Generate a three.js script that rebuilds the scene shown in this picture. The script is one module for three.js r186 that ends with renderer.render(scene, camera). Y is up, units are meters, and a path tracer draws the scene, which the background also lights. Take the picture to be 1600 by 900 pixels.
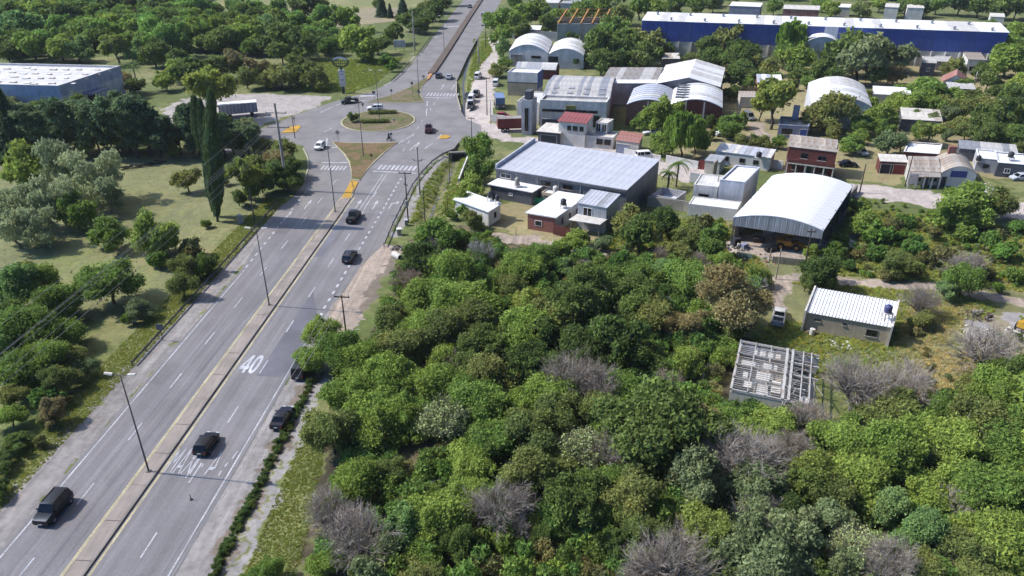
import * as THREE from 'three';
import { Sky } from 'three/addons/objects/Sky.js';
import { MarchingCubes } from 'three/addons/objects/MarchingCubes.js';
import { mergeVertices, toCreasedNormals } from 'three/addons/utils/BufferGeometryUtils.js';
import { FontLoader } from 'three/addons/loaders/FontLoader.js';

// ---------- camera, sky, sun, exposure ----------
const FOCAL = 1200, CAM_H = 60, PITCH = Math.atan(655 / FOCAL);
const scene = new THREE.Scene();
const camera = new THREE.PerspectiveCamera(2 * Math.atan(450 / FOCAL) * 180 / Math.PI, 16 / 9, 1, 6000);
camera.position.set(0, CAM_H, 0);
camera.rotation.set(-PITCH, 0, 0);
const SUN = new THREE.Vector3(-13.4, 13.6, -1.9).normalize();
const sky = new Sky(); sky.name = 'sky'; sky.scale.setScalar(5000); sky.userData.kind = 'structure';
sky.material.uniforms.sunPosition.value.copy(SUN);
sky.material.uniforms.turbidity.value = 7; sky.material.uniforms.rayleigh.value = 0.55;
sky.material.uniforms.mieCoefficient.value = 0.004;
scene.add(sky);
scene.environmentIntensity = 0.3;
const sun = new THREE.DirectionalLight(0xfff3e2, 4.0);
sun.position.copy(SUN).multiplyScalar(600).add(new THREE.Vector3(0, 0, -220));
sun.target.position.set(0, 0, -220); sun.castShadow = true; sun.shadow.radius = 1.2;
Object.assign(sun.shadow.camera, { left: -320, right: 320, top: 320, bottom: -320, near: 10, far: 1400 });
sun.shadow.mapSize.set(4096, 4096); sun.shadow.bias = -0.0005;
scene.add(sun, sun.target);
const renderer = new THREE.WebGLRenderer({ antialias: true });
renderer.toneMapping = THREE.LinearToneMapping; renderer.toneMappingExposure = 1.34;
renderer.shadowMap.enabled = true;
scene.fog = new THREE.FogExp2(0xd8dfe8, 0.00008);

// ---------- helpers ----------
const V = (x, y, z) => new THREE.Vector3(x, y, z);
function rng(seed) { let a = seed >>> 0; return () => { a = (a + 0x6D2B79F5) | 0; let t = Math.imul(a ^ (a >>> 15), 1 | a); t = (t + Math.imul(t ^ (t >>> 7), 61 | t)) ^ t; return ((t ^ (t >>> 14)) >>> 0) / 4294967296; }; }
const CP = Math.cos(PITCH), SP = Math.sin(PITCH);
// survey of the aerial photograph: the place on the ground (or at height y above it) that was measured at a photo point
function G(px, py, y = 0) {
  const v = (py - 450) / FOCAL, u = (px - 800) / FOCAL, zc = (CAM_H - y) / (SP + v * CP);
  return V(u * zc, y, -zc * (CP - v * SP));
}
const depthOf = (p) => (-p.z) * CP + (CAM_H - p.y) * SP;
// road frame: s along the highway, t across it
const AZ = 4.767 * Math.PI / 180, RS = Math.sin(AZ), RC = Math.cos(AZ);
const R = (s, t, y = 0) => V(s * RS + t * RC, y, -(s * RC - t * RS));
const RT = (p) => ({ s: p.x * RS - p.z * RC, t: p.x * RC + p.z * RS });
const used = new Map();
function numbered(n) { const k = used.get(n) || 0; used.set(n, k + 1); return k ? n + '_' + String(k).padStart(3, '0') : n; }
function tag(o, label, category, group, kind) {
  if (label) o.userData.label = label; if (category) o.userData.category = category;
  if (group) o.userData.group = group; if (kind) o.userData.kind = kind; return o;
}
function thing(name, label, category, pos, turn = 0, group) {
  const o = new THREE.Group(); o.name = numbered(name); if (pos) o.position.copy(pos); o.rotation.y = turn;
  scene.add(o); return tag(o, label, category, group);
}
function mesh(name, geo, m, parent) {
  const o = new THREE.Mesh(geo, m); o.castShadow = o.receiveShadow = true;
  if (parent) { o.name = name; parent.add(o); } else { o.name = numbered(name); scene.add(o); }
  return o;
}
class MB {
  constructor() { this.p = []; }
  tri(a, b, c) { this.p.push(a.x, a.y, a.z, b.x, b.y, b.z, c.x, c.y, c.z); return this; }
  quad(a, b, c, d) { this.tri(a, b, c); return this.tri(a, c, d); }
  hexa(a, b, c, d, e, f, g, h) { // bottom a b c d (ccw from above), top e f g h
    return this.quad(d, c, b, a).quad(e, f, g, h).quad(a, b, f, e).quad(b, c, g, f).quad(c, d, h, g).quad(d, a, e, h);
  }
  box(x0, y0, z0, x1, y1, z1) {
    return this.hexa(V(x0, y0, z1), V(x1, y0, z1), V(x1, y0, z0), V(x0, y0, z0), V(x0, y1, z1), V(x1, y1, z1), V(x1, y1, z0), V(x0, y1, z0));
  }
  cbox(cx, y0, cz, w, h, d) { return this.box(cx - w / 2, y0, cz - d / 2, cx + w / 2, y0 + h, cz + d / 2); }
  bar(p, q, w, h = w) {
    const a = q.clone().sub(p).normalize(), s = (Math.abs(a.y) > 0.95 ? V(1, 0, 0) : V(0, 1, 0)).cross(a).normalize(), u = a.clone().cross(s);
    const c = (o, i, j) => o.clone().addScaledVector(s, i * w / 2).addScaledVector(u, j * h / 2);
    return this.hexa(c(p, -1, -1), c(p, 1, -1), c(q, 1, -1), c(q, -1, -1), c(p, -1, 1), c(p, 1, 1), c(q, 1, 1), c(q, -1, 1));
  }
  cyl(p, q, r0, r1 = r0, n = 8, caps = true) {
    const a = q.clone().sub(p).normalize(), s = (Math.abs(a.y) > 0.95 ? V(1, 0, 0) : V(0, 1, 0)).cross(a).normalize(), u = a.clone().cross(s);
    const at = (o, r, i) => o.clone().addScaledVector(s, r * Math.cos(i / n * 6.28318531)).addScaledVector(u, r * Math.sin(i / n * 6.28318531));
    for (let i = 0; i < n; i++) {
      this.quad(at(p, r0, i), at(p, r0, i + 1), at(q, r1, i + 1), at(q, r1, i));
      if (caps) { this.tri(q, at(q, r1, i), at(q, r1, i + 1)); this.tri(p, at(p, r0, i + 1), at(p, r0, i)); }
    }
    return this;
  }
  poly(pts, y) { // flat sheet of points {x,z}
    const f = THREE.ShapeUtils.triangulateShape(pts.map((p) => new THREE.Vector2(p.x, -p.z)), []);
    for (const [i, j, k] of f) this.tri(V(pts[i].x, y, pts[i].z), V(pts[j].x, y, pts[j].z), V(pts[k].x, y, pts[k].z));
    return this;
  }
  prism(pts, y0, y1) {
    this.poly(pts, y1);
    for (let i = 0; i < pts.length; i++) { const a = pts[i], b = pts[(i + 1) % pts.length]; this.quad(V(a.x, y0, a.z), V(b.x, y0, b.z), V(b.x, y1, b.z), V(a.x, y1, a.z)); }
    return this;
  }
  geo(crease) {
    let g = new THREE.BufferGeometry(); const P = new Float32Array(this.p), uv = new Float32Array(P.length / 3 * 2);
    g.setAttribute('position', new THREE.BufferAttribute(P, 3)); g.computeVertexNormals();
    const N = g.attributes.normal.array;
    for (let i = 0; i < P.length / 3; i++) {
      const nx = Math.abs(N[i * 3]), ny = Math.abs(N[i * 3 + 1]), nz = Math.abs(N[i * 3 + 2]);
      if (ny >= nx && ny >= nz) { uv[i * 2] = P[i * 3]; uv[i * 2 + 1] = P[i * 3 + 2]; }
      else if (nx > nz) { uv[i * 2] = P[i * 3 + 2]; uv[i * 2 + 1] = P[i * 3 + 1]; }
      else { uv[i * 2] = P[i * 3]; uv[i * 2 + 1] = P[i * 3 + 1]; }
    }
    g.setAttribute('uv', new THREE.BufferAttribute(uv, 2));
    return crease ? toCreasedNormals(g, crease) : g;
  }
  build(name, m, parent, crease) { return mesh(name, this.geo(crease), m, parent); }
}
// ---------- noise and textures ----------
function makeNoise(seed) {
  const r = rng(seed), T = new Float32Array(65536); for (let i = 0; i < 65536; i++) T[i] = r();
  return (x, y, per = 256) => {
    const xi = Math.floor(x), yi = Math.floor(y), fx = x - xi, fy = y - yi, m = (a) => ((a % per) + per) % per;
    const u = fx * fx * (3 - 2 * fx), v = fy * fy * (3 - 2 * fy), a = m(xi), b = m(xi + 1), c = m(yi) * 256, d = m(yi + 1) * 256;
    return (T[(a + c) & 65535] * (1 - u) + T[(b + c) & 65535] * u) * (1 - v) + (T[(a + d) & 65535] * (1 - u) + T[(b + d) & 65535] * u) * v;
  };
}
const N1 = makeNoise(11), N2 = makeNoise(23);
const fbm = (x, y, o = 4, per = 256, n = N1) => { let s = 0, a = 0.5, t = 0, p = per; for (let i = 0; i < o; i++) { s += a * n(x, y, Math.min(p, 256)); t += a; a *= 0.5; x *= 2; y *= 2; p *= 2; } return s / t; };
function tex(w, h, fn, metresU, metresV, srgb = true) {
  const d = new Uint8Array(w * h * 4);
  for (let j = 0; j < h; j++) for (let i = 0; i < w; i++) { const c = fn(i / w, j / h), k = (j * w + i) * 4; for (let q = 0; q < 3; q++) d[k + q] = Math.max(0, Math.min(255, c[q] * 255)); d[k + 3] = c[3] === undefined ? 255 : c[3] * 255; }
  const t = new THREE.DataTexture(d, w, h); t.wrapS = t.wrapT = THREE.RepeatWrapping; t.magFilter = THREE.LinearFilter; t.minFilter = THREE.LinearMipmapLinearFilter; t.generateMipmaps = true;
  if (srgb) t.colorSpace = THREE.SRGBColorSpace; t.repeat.set(1 / metresU, 1 / metresV); t.needsUpdate = true; return t;
}
const gray = (v) => [v, v, v];
const T = {
  plain: tex(512, 512, (u, v) => gray(0.86 + 0.14 * fbm(u * 8, v * 8, 6, 8) + 0.10 * (fbm(u * 64, v * 64, 2, 64) - 0.5)), 7, 7),
  stain: tex(512, 512, (u, v) => { const st = fbm(u * 40, v * 3, 3, 1e9 && 40), b = fbm(u * 5, v * 5, 5, 5); const k = 0.70 + 0.22 * b + 0.16 * st; return [k, k * 0.99, k * 0.97]; }, 9, 9),
  rust: tex(512, 512, (u, v) => { const b = fbm(u * 10, v * 10, 5, 10), r = THREE.MathUtils.smoothstep(b, 0.52, 0.68), k = 0.82 + 0.18 * fbm(u * 60, v * 6, 2, 60); return [k * (1 - 0.1 * r), k * (1 - 0.16 * r), k * (1 - 0.22 * r)]; }, 12, 12),
  speck: tex(512, 512, (u, v) => { const f = fbm(u * 128, v * 128, 2, 128), c = fbm(u * 6, v * 6, 4, 6); return gray(0.62 + 0.30 * c + 0.28 * (f - 0.3)); }, 9, 9),
  corr: tex(64, 4, (u) => gray(0.5 + 0.5 * Math.sin(u * Math.PI * 2)), 0.35, 1, false),
  brick: tex(256, 256, (u, v) => { const row = Math.floor(v * 16), x = u * 8 + (row % 2) * 0.5, fx = x % 1, fy = (v * 16) % 1, k = 0.75 + 0.35 * N2(Math.floor(x) * 7.3, row * 3.1); return fx < 0.06 || fy < 0.12 ? [0.62, 0.58, 0.55] : [0.56 * k, 0.30 * k, 0.23 * k]; }, 2, 1.4),
  bark: tex(128, 256, (u, v) => gray(0.55 + 0.45 * fbm(u * 16, v * 4, 4, 16)), 1, 2),
};
const hex = (h) => new THREE.Color(h);
function mat(color, o = {}) { return new THREE.MeshStandardMaterial({ color: hex(color), roughness: 0.85, metalness: 0, side: THREE.DoubleSide, ...o }); }
const M = {
  concrete: mat(0xb0aaa0, { map: T.stain }), darkConcrete: mat(0x7d7872, { map: T.stain }), kerb: mat(0xc4bda8, { map: T.speck }),
  median: mat(0x9f958d, { map: T.stain, roughness: 0.95 }), yellow: mat(0xd8a83a, { map: T.speck }), kerbYellow: mat(0xcfc4a0, { map: T.speck }),
  whitePaint: mat(0xd9d9d8, { map: T.speck }), yellowPaint: mat(0xcdb98a, { map: T.speck }),
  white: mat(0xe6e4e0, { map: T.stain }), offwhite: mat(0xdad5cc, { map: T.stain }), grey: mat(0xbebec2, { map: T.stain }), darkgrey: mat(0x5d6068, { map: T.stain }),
  beige: mat(0xbcb09a, { map: T.stain }), brick: mat(0xffffff, { map: T.brick }), brickDark: mat(0xb08a86, { map: T.brick }),
  whiteRoof: mat(0xf0efed, { map: T.plain, roughness: 0.6 }), whiteRoof2: mat(0xdedcd8, { map: T.stain, roughness: 0.6 }),
  blueRoof: mat(0xc8cad0, { map: T.plain, roughness: 0.5, metalness: 0.15 }), blueRoof2: mat(0xc2c4ca, { map: T.plain, roughness: 0.5, metalness: 0.15 }),
  zinc: mat(0xc2c5cc, { map: T.stain, roughness: 0.5, metalness: 0.3 }), zinc2: mat(0xadb0b6, { map: T.stain, roughness: 0.5, metalness: 0.3 }),
  oldRoof: mat(0xb9afa2, { map: T.rust }), oldRoof2: mat(0xa59b90, { map: T.rust }), fibre: mat(0xc2c0bd, { map: T.stain }), fibre2: mat(0x9a958f, { map: T.rust }),
  redRoof: mat(0x9c5a5c, { map: T.stain }), redRoof2: mat(0xa8786e, { map: T.rust }), redPaint: mat(0x7d3330, { map: T.stain }), orangeSteel: mat(0xc08a4e),
  corrGrey: mat(0xb6bac0, { map: T.stain, bumpMap: T.corr, bumpScale: 0.02, roughness: 0.55, metalness: 0.2 }), corrWhite: mat(0xd5d6da, { map: T.stain, bumpMap: T.corr, bumpScale: 0.04, roughness: 0.6 }),
  corrDark: mat(0x74777d, { map: T.stain, bumpMap: T.corr, bumpScale: 0.04, roughness: 0.6 }), blueWall: mat(0x34509c, { map: T.plain, bumpMap: T.corr, bumpScale: 0.04, roughness: 0.55 }), blueWall2: mat(0x3a56a2, { map: T.stain, bumpMap: T.corr, bumpScale: 0.04, roughness: 0.55 }),
  slate: mat(0x949bb4, { map: T.stain, roughness: 0.6 }), paleBlue: mat(0xd6d9e2, { map: T.stain, roughness: 0.7 }), navy: mat(0x2c3a78, { roughness: 0.6 }),
  glass: mat(0x14181d, { roughness: 0.12, metalness: 0.1 }), darkAndShade: mat(0x26262a), frameWhite: mat(0xd8d8d8), frameDark: mat(0x3b3d40),  // colour after glass paints shade in doorways and mouths; also crate and wall
  steel: mat(0x8b8f93, { metalness: 0.6, roughness: 0.45 }), galv: mat(0x9b9d9c, { metalness: 0.35, roughness: 0.55, map: T.stain }), guard: mat(0x77756f, { metalness: 0.2, roughness: 0.6, map: T.stain }),
  pole: mat(0x6f6b66, { map: T.stain }), wood: mat(0x564a40, { map: T.bark }), paleWood: mat(0xb5a894, { map: T.bark }), cable: mat(0x9b9a98, { roughness: 0.5 }), darkCable: mat(0x3a3a3c),
  tyre: mat(0x17171a, { roughness: 0.9 }), rim: mat(0x9ea1a6, { metalness: 0.7, roughness: 0.35 }), black: mat(0x15161a, { roughness: 0.5 }), plate: mat(0xd6d6d2), redLamp: mat(0x7d1414, { roughness: 0.3 }), clearLamp: mat(0xd6dade, { roughness: 0.2, metalness: 0.3 }),
  greenNet: mat(0x1f7a55, { roughness: 0.9 }), tankBlack: mat(0x2a2b2f, { roughness: 0.5 }), tankBlue: mat(0x3b3f66, { roughness: 0.5 }), skin: mat(0x9a6b52), cloth: mat(0x2a2c33), bark: mat(0x5c5146, { map: T.bark }), barkPale: mat(0x8d8478, { map: T.bark }),
  machine: mat(0xb98322, { roughness: 0.6, map: T.rust }), red: mat(0x7c1f28, { roughness: 0.45, map: T.stain }), rubble: mat(0xa79e95, { map: T.speck }), soil: mat(0x6b5a48, { map: T.speck }),
};
// ---------- ground: one sheet, its matter (grass, bare soil, gravel, dry lawn) mapped as a survey ----------
const GX0 = -270, GX1 = 270, GD0 = 36, GD1 = 476, GW = 2048;
const pg = (a) => { const o = []; for (let i = 0; i < a.length; i += 2) o.push(G(a[i], a[i + 1])); return o; };
const prd = (a) => { const o = []; for (let i = 0; i < a.length; i += 2) o.push(R(a[i], a[i + 1])); return o; };
function strip(line, w) { // polygon round a polyline
  const L = [], Q = [];
  line.forEach((p, i) => { const a = line[Math.max(0, i - 1)], b = line[Math.min(line.length - 1, i + 1)], d = b.clone().sub(a).normalize(), n = V(d.z, 0, -d.x); const ww = Array.isArray(w) ? w[i] : w; L.push(p.clone().addScaledVector(n, ww / 2)); Q.unshift(p.clone().addScaledVector(n, -ww / 2)); });
  return L.concat(Q);
}
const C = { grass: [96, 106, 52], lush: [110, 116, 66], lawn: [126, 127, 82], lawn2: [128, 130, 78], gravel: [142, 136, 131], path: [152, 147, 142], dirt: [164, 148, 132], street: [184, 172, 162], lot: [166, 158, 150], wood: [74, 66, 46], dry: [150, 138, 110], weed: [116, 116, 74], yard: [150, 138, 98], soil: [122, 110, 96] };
const ditchLines = [pg([722, 228, 710, 248, 700, 275, 690, 295, 678, 318, 668, 340]), pg([752, 60, 742, 75, 733, 92, 727, 108, 724, 130, 725, 160, 726, 180])];
const areas = [
  ['grass', pg([-200, -30, 1800, -30, 1900, 930, -300, 930])],
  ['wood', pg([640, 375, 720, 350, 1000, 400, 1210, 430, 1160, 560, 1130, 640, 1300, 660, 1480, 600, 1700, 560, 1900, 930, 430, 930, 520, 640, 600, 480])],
  ['weed', pg([930, 330, 1140, 345, 1240, 410, 1600, 330, 1900, 340, 1900, 600, 1560, 560, 1400, 640, 1200, 560, 1180, 430, 980, 400])],
  ['grass', pg([1215, 500, 1400, 525, 1420, 590, 1310, 600, 1150, 560])],
  ['dry', pg([1395, 535, 1560, 560, 1530, 640, 1480, 690, 1380, 670, 1420, 590])],
  ['dry', pg([740, 862, 1000, 870, 1010, 960, 700, 960])],
  ['dry', pg([1480, 520, 1530, 490, 1600, 500, 1600, 560, 1520, 560])],
  ['lawn', pg([-120, 268, 180, 246, 262, 238, 300, 246, 360, 262, 420, 300, 400, 345, 372, 380, 300, 420, 220, 500, 100, 500, -150, 470])],
  ['lawn2', pg([60, 400, 260, 380, 240, 450, 100, 460])],
  ['lawn2', pg([330, 330, 420, 335, 396, 366, 360, 380, 310, 360])],
  ['lawn2', pg([-200, 600, 30, 590, 45, 660, -200, 700])],
  ['lush', strip(prd([40, -61.8, 80, -61.6, 126, -61.4, 144, -60]), 4.4)],
  ['yard', pg([1040, 100, 1420, 90, 1620, 110, 1640, 280, 1330, 280, 1060, 250])],
  ['lot', pg([255, 170, 300, 150, 400, 146, 520, 150, 500, 165, 430, 188, 400, 200, 330, 215, 260, 215])],
  ['grass', pg([410, 95, 660, 70, 690, 30, 640, 100, 600, 128, 560, 146, 420, 146])],
  ['lush', pg([450, 98, 520, 95, 630, 90, 590, 130, 550, 146, 460, 142])],
  ['dry', pg([300, 20, 560, 8, 640, 5, 640, 30, 540, 42, 400, 25])],
  ['lawn2', pg([280, -6, 680, -8, 660, 10, 560, 14, 330, 8])],
  ['gravel', strip(prd([36, -57.6, 120, -57.5, 142, -57.6]), 4.4)],
  ['gravel', strip(prd([36, -34.6, 80, -34.9, 100, -34.6, 124, -34.6]), [5.6, 4.6, 6.6, 5])],
  ['dirt', pg([520, 445, 560, 395, 600, 378, 625, 392, 590, 450, 560, 500, 530, 540, 505, 545])],
  ['soil', strip(pg([618, 402, 600, 430, 580, 470, 560, 492]), 1.6)],
  ['soil', strip(prd([36, -32.9, 60, -33.2, 82, -33.6]), 1.3)],
  ['path', strip(prd([34, -30.4, 52, -31, 66, -31.5, 78, -32, 86, -31.8]), 1.35)],
  ['lush', strip(prd([34, -27, 52, -27.8, 64, -29, 74, -30.4]), [5, 5, 4, 2])],
  ['weed', pg([700, 238, 722, 230, 760, 240, 735, 300, 690, 345, 640, 350, 655, 310, 672, 270])],
  ['path', strip(pg([712, 240, 690, 250, 670, 272, 655, 298, 640, 330, 615, 372]), 1.6)],
  ['street', pg([722, 180, 745, 110, 765, 60, 785, 30, 800, 30, 782, 80, 775, 130, 772, 168, 770, 192, 860, 205, 1000, 240, 1050, 256, 1120, 262, 1080, 285, 990, 262, 860, 232, 770, 216, 722, 212])],
  ['street', pg([1320, 286, 1400, 292, 1500, 305, 1800, 330, 1800, 372, 1560, 340, 1400, 316, 1330, 306])],
  ['lush', pg([740, 62, 760, 55, 770, 80, 752, 102, 738, 130, 728, 150, 728, 120])],
  ['lush', strip(pg([712, 130, 716, 112, 730, 85, 745, 60]), 2)],
  ['lush', pg([790, 208, 850, 206, 850, 214, 800, 215])],
  ['yard', pg([770, 320, 900, 300, 960, 370, 900, 380, 830, 370, 760, 350, 740, 340])],
  ['dirt', strip(pg([715, 372, 760, 370, 820, 372, 900, 388, 960, 395]), [2.5, 4, 4, 3, 2])],
  ['dirt', strip(pg([1205, 480, 1218, 452, 1225, 434, 1300, 436, 1400, 446, 1480, 448, 1540, 460, 1640, 480]), [4, 3.6, 3.4, 2.8, 2.8, 3, 3.4, 4])],
  ['dirt', pg([1130, 378, 1180, 360, 1290, 372, 1310, 400, 1260, 408, 1140, 396])],
  ['path', pg([1505, 500, 1540, 500, 1550, 530, 1510, 532])],
  ['path', pg([1575, 490, 1640, 490, 1640, 530, 1580, 525])],
  ['path', strip(pg([1128, 545, 1108, 575, 1092, 600, 1075, 630]), [1.2, 1.4, 1.1, 1])],
  ['dirt', strip(pg([1180, 192, 1188, 208, 1180, 220]), [4, 4, 6])],
  ['grass', pg([1400, 270, 1600, 280, 1600, 310, 1560, 310, 1400, 288])],
  ['yard', pg([1330, 245, 1370, 240, 1420, 268, 1400, 290, 1330, 280])],
  ['path', pg([1320, 370, 1352, 352, 1345, 372, 1325, 395])],
];
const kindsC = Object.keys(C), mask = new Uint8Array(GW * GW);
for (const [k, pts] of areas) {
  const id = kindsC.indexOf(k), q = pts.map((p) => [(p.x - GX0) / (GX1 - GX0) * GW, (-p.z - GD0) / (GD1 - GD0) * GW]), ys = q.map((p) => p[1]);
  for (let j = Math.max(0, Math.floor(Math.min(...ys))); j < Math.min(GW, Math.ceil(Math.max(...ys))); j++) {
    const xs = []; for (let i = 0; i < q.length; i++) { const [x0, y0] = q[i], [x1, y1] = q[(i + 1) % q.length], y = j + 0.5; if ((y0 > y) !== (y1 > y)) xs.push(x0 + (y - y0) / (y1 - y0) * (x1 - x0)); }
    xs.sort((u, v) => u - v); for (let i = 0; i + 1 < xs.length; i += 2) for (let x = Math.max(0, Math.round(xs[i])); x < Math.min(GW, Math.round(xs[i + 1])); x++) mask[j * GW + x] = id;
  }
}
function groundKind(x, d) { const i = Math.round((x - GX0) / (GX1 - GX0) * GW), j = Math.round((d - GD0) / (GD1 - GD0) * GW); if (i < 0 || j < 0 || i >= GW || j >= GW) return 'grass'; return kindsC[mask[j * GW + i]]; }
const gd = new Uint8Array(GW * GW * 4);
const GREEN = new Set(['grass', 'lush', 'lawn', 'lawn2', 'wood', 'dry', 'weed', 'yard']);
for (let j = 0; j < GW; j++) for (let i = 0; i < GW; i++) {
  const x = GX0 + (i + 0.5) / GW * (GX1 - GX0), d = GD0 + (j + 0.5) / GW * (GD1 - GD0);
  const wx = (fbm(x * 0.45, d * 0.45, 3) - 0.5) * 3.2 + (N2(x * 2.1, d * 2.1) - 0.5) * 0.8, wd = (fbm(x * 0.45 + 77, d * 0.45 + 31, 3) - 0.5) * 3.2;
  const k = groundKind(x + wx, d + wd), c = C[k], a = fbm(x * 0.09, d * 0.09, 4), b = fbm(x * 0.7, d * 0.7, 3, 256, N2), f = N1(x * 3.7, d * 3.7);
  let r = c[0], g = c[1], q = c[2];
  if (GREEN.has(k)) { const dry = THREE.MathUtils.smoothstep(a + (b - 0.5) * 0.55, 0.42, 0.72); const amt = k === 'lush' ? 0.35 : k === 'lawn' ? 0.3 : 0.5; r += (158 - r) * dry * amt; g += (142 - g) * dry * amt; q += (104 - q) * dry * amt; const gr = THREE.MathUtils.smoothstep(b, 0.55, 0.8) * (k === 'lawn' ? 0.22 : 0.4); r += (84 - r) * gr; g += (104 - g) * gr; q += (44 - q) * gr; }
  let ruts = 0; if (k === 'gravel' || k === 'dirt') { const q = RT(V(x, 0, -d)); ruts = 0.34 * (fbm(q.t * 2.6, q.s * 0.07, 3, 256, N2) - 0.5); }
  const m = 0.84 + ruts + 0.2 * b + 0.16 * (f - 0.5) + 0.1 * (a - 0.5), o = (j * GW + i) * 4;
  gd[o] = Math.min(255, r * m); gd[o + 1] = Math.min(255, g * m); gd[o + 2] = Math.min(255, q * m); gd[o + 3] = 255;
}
const gtex = new THREE.DataTexture(gd, GW, GW); gtex.magFilter = THREE.LinearFilter; gtex.minFilter = THREE.LinearFilter; gtex.colorSpace = THREE.SRGBColorSpace; gtex.wrapS = gtex.wrapT = THREE.ClampToEdgeWrapping; gtex.needsUpdate = true;
const segDist = (x, z, a, b) => { const dx = b.x - a.x, dz = b.z - a.z, t = Math.max(0, Math.min(1, ((x - a.x) * dx + (z - a.z) * dz) / (dx * dx + dz * dz))); return Math.hypot(x - a.x - t * dx, z - a.z - t * dz); };
function groundY(x, z) { let y = 0; for (const L of ditchLines) for (let i = 0; i + 1 < L.length; i++) { const d = segDist(x, z, L[i], L[i + 1]); if (d < 2.4) y = Math.min(y, -1.1 * (1 - THREE.MathUtils.smoothstep(d, 0.5, 2.4))); } return y; }
{
  const xs = [-3000, -900, GX0], zs = [3000, 300, 0]; for (let x = GX0 + 2; x <= GX1; x += 2) xs.push(x); xs.push(900, 3000); for (let d = GD0; d <= GD1; d += 2) zs.push(-d); zs.push(-900, -3000);
  const P = [], U = [], I = [], n = xs.length;
  for (const z of zs) for (const x of xs) { P.push(x, (x > -40 && x < 10 && z < -120 && z > -320) ? groundY(x, z) : 0, z); U.push((x - GX0) / (GX1 - GX0), (-z - GD0) / (GD1 - GD0)); }
  for (let j = 0; j + 1 < zs.length; j++) for (let i = 0; i + 1 < n; i++) { const a = j * n + i; I.push(a, a + 1, a + n, a + 1, a + n + 1, a + n); }
  const g = new THREE.BufferGeometry(); g.setAttribute('position', new THREE.Float32BufferAttribute(P, 3)); g.setAttribute('uv', new THREE.Float32BufferAttribute(U, 2)); g.setIndex(I); g.computeVertexNormals();
  const bump = tex(512, 512, (u, v) => gray(0.6 * fbm(u * 16, v * 16, 5, 16) + 0.4 * N2(u * 128, v * 128, 128)), 1, 1, false); bump.repeat.set(24, 20);
  tag(mesh('ground', g, mat(0xffffff, { map: gtex, bumpMap: bump, bumpScale: 0.05, roughness: 1 })), 'grass, bare soil and gravel ground of the whole district', null, null, 'structure');
}
// ---------- roads ----------
const asphaltPlain = tex(512, 512, (u, v) => { const c = fbm(u * 5, v * 5, 5, 5), f = N2(u * 256, v * 256, 256); const k = 0.86 + 0.2 * (c - 0.5) + 0.09 * (f - 0.5); return [k, k, k * 1.01]; }, 14, 14);
const asphaltM = mat(0x8e8a86, { map: asphaltPlain, roughness: 0.92 });
const road = (name, pts, y, m) => tag(new MB().poly(pts, y).build(name, m), null, null, null, 'structure');
const roundC = R(201.4, -53.3); roundC.copy(G(591, 189));
const outline = [R(30, -55.7), R(112, -55.7), ...pg([392, 396, 430, 338, 446, 319, 462, 303, 478, 283, 484, 262, 483, 245, 474, 228, 452, 222, 400, 228, 330, 246, 318, 240, 400, 204, 462, 180, 512, 162, 550, 151, 580, 144, 612, 127, 640, 102, 665, 72, 690, 42, 724, 0, 750, -30, 812, -30, 784, 0, 746, 60, 730, 90, 720, 112, 713, 128, 713, 147, 721, 175, 728, 186, 752, 196, 752, 212, 722, 216, 708, 234, 690, 243, 668, 262, 650, 285, 637, 310, 620, 345, 601, 380, 578, 402, 562, 418, 545, 445]), R(98, -37), R(30, -36.7)];
road('road', outline, 0.02, asphaltM).userData.label = 'grey asphalt highway, roundabout and its branches';
{ // the two carriageways of the straight: surface course with wheel paths along it
  const wheel = (t) => { let k = 0; for (const c of [-53.4, -49.6, -43.3, -39.4]) { k -= 0.045 * Math.exp(-((t - c) ** 2) / 0.5); for (const o of [-0.85, 0.85]) k += 0.035 * Math.exp(-((t - c - o) ** 2) / 0.09); } return k; };
  const st = tex(1024, 1024, (u, v) => { const t = -60 + u * 30, c = fbm(u * 9, v * 9, 4, 9), l = fbm(u * 120, v * 3, 3, 120), f = N2(u * 256, v * 256, 256), w = wheel(t) * (0.6 + 0.8 * fbm(u * 4, v * 4, 3, 4)); const pt = fbm(u * 6 + 40, v * 6, 2, 6) > 0.66 ? -0.035 : 0; const k = 0.84 + pt + w + 0.15 * (c - 0.5) + 0.12 * (l - 0.5) + 0.07 * (f - 0.5); return [k, k, k * 1.012]; }, 1, 1);
  const m = mat(0x8e8a88, { map: st, roughness: 0.9 });
  for (const [n, t0, t1, s1] of [['carriageway', -55.6, -47.5, 140], ['carriageway', -45.5, -36.9, 140]]) {
    const g = new THREE.BufferGeometry(), P = [], U = [];
    const add = (s, t) => { const p = R(s, t, 0.026); P.push(p.x, p.y, p.z); U.push((t + 60) / 30, s / 48); };
    for (let s = 30; s < s1; s += 10) { add(s, t0); add(s, t1); add(s + 10, t1); add(s, t0); add(s + 10, t1); add(s + 10, t0); }
    g.setAttribute('position', new THREE.Float32BufferAttribute(P, 3)); g.setAttribute('uv', new THREE.Float32BufferAttribute(U, 2)); g.computeVertexNormals();
    st.repeat.set(1, 1); tag(mesh(n, g, m), t0 < -50 ? 'left carriageway of worn grey asphalt' : 'right carriageway of worn grey asphalt', null, null, 'structure');
  }
  road('asphalt_patch', prd([82, -41.4, 82, -37.2, 96, -37.2, 106, -41.2]), 0.03, mat(0x757378, { map: asphaltPlain, roughness: 0.92 }));
  road('asphalt_patch', prd([118, -45.3, 118, -43.4, 140, -43.4, 140, -45.3]), 0.03, mat(0x807e83, { map: asphaltPlain, roughness: 0.92 }));
}
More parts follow.
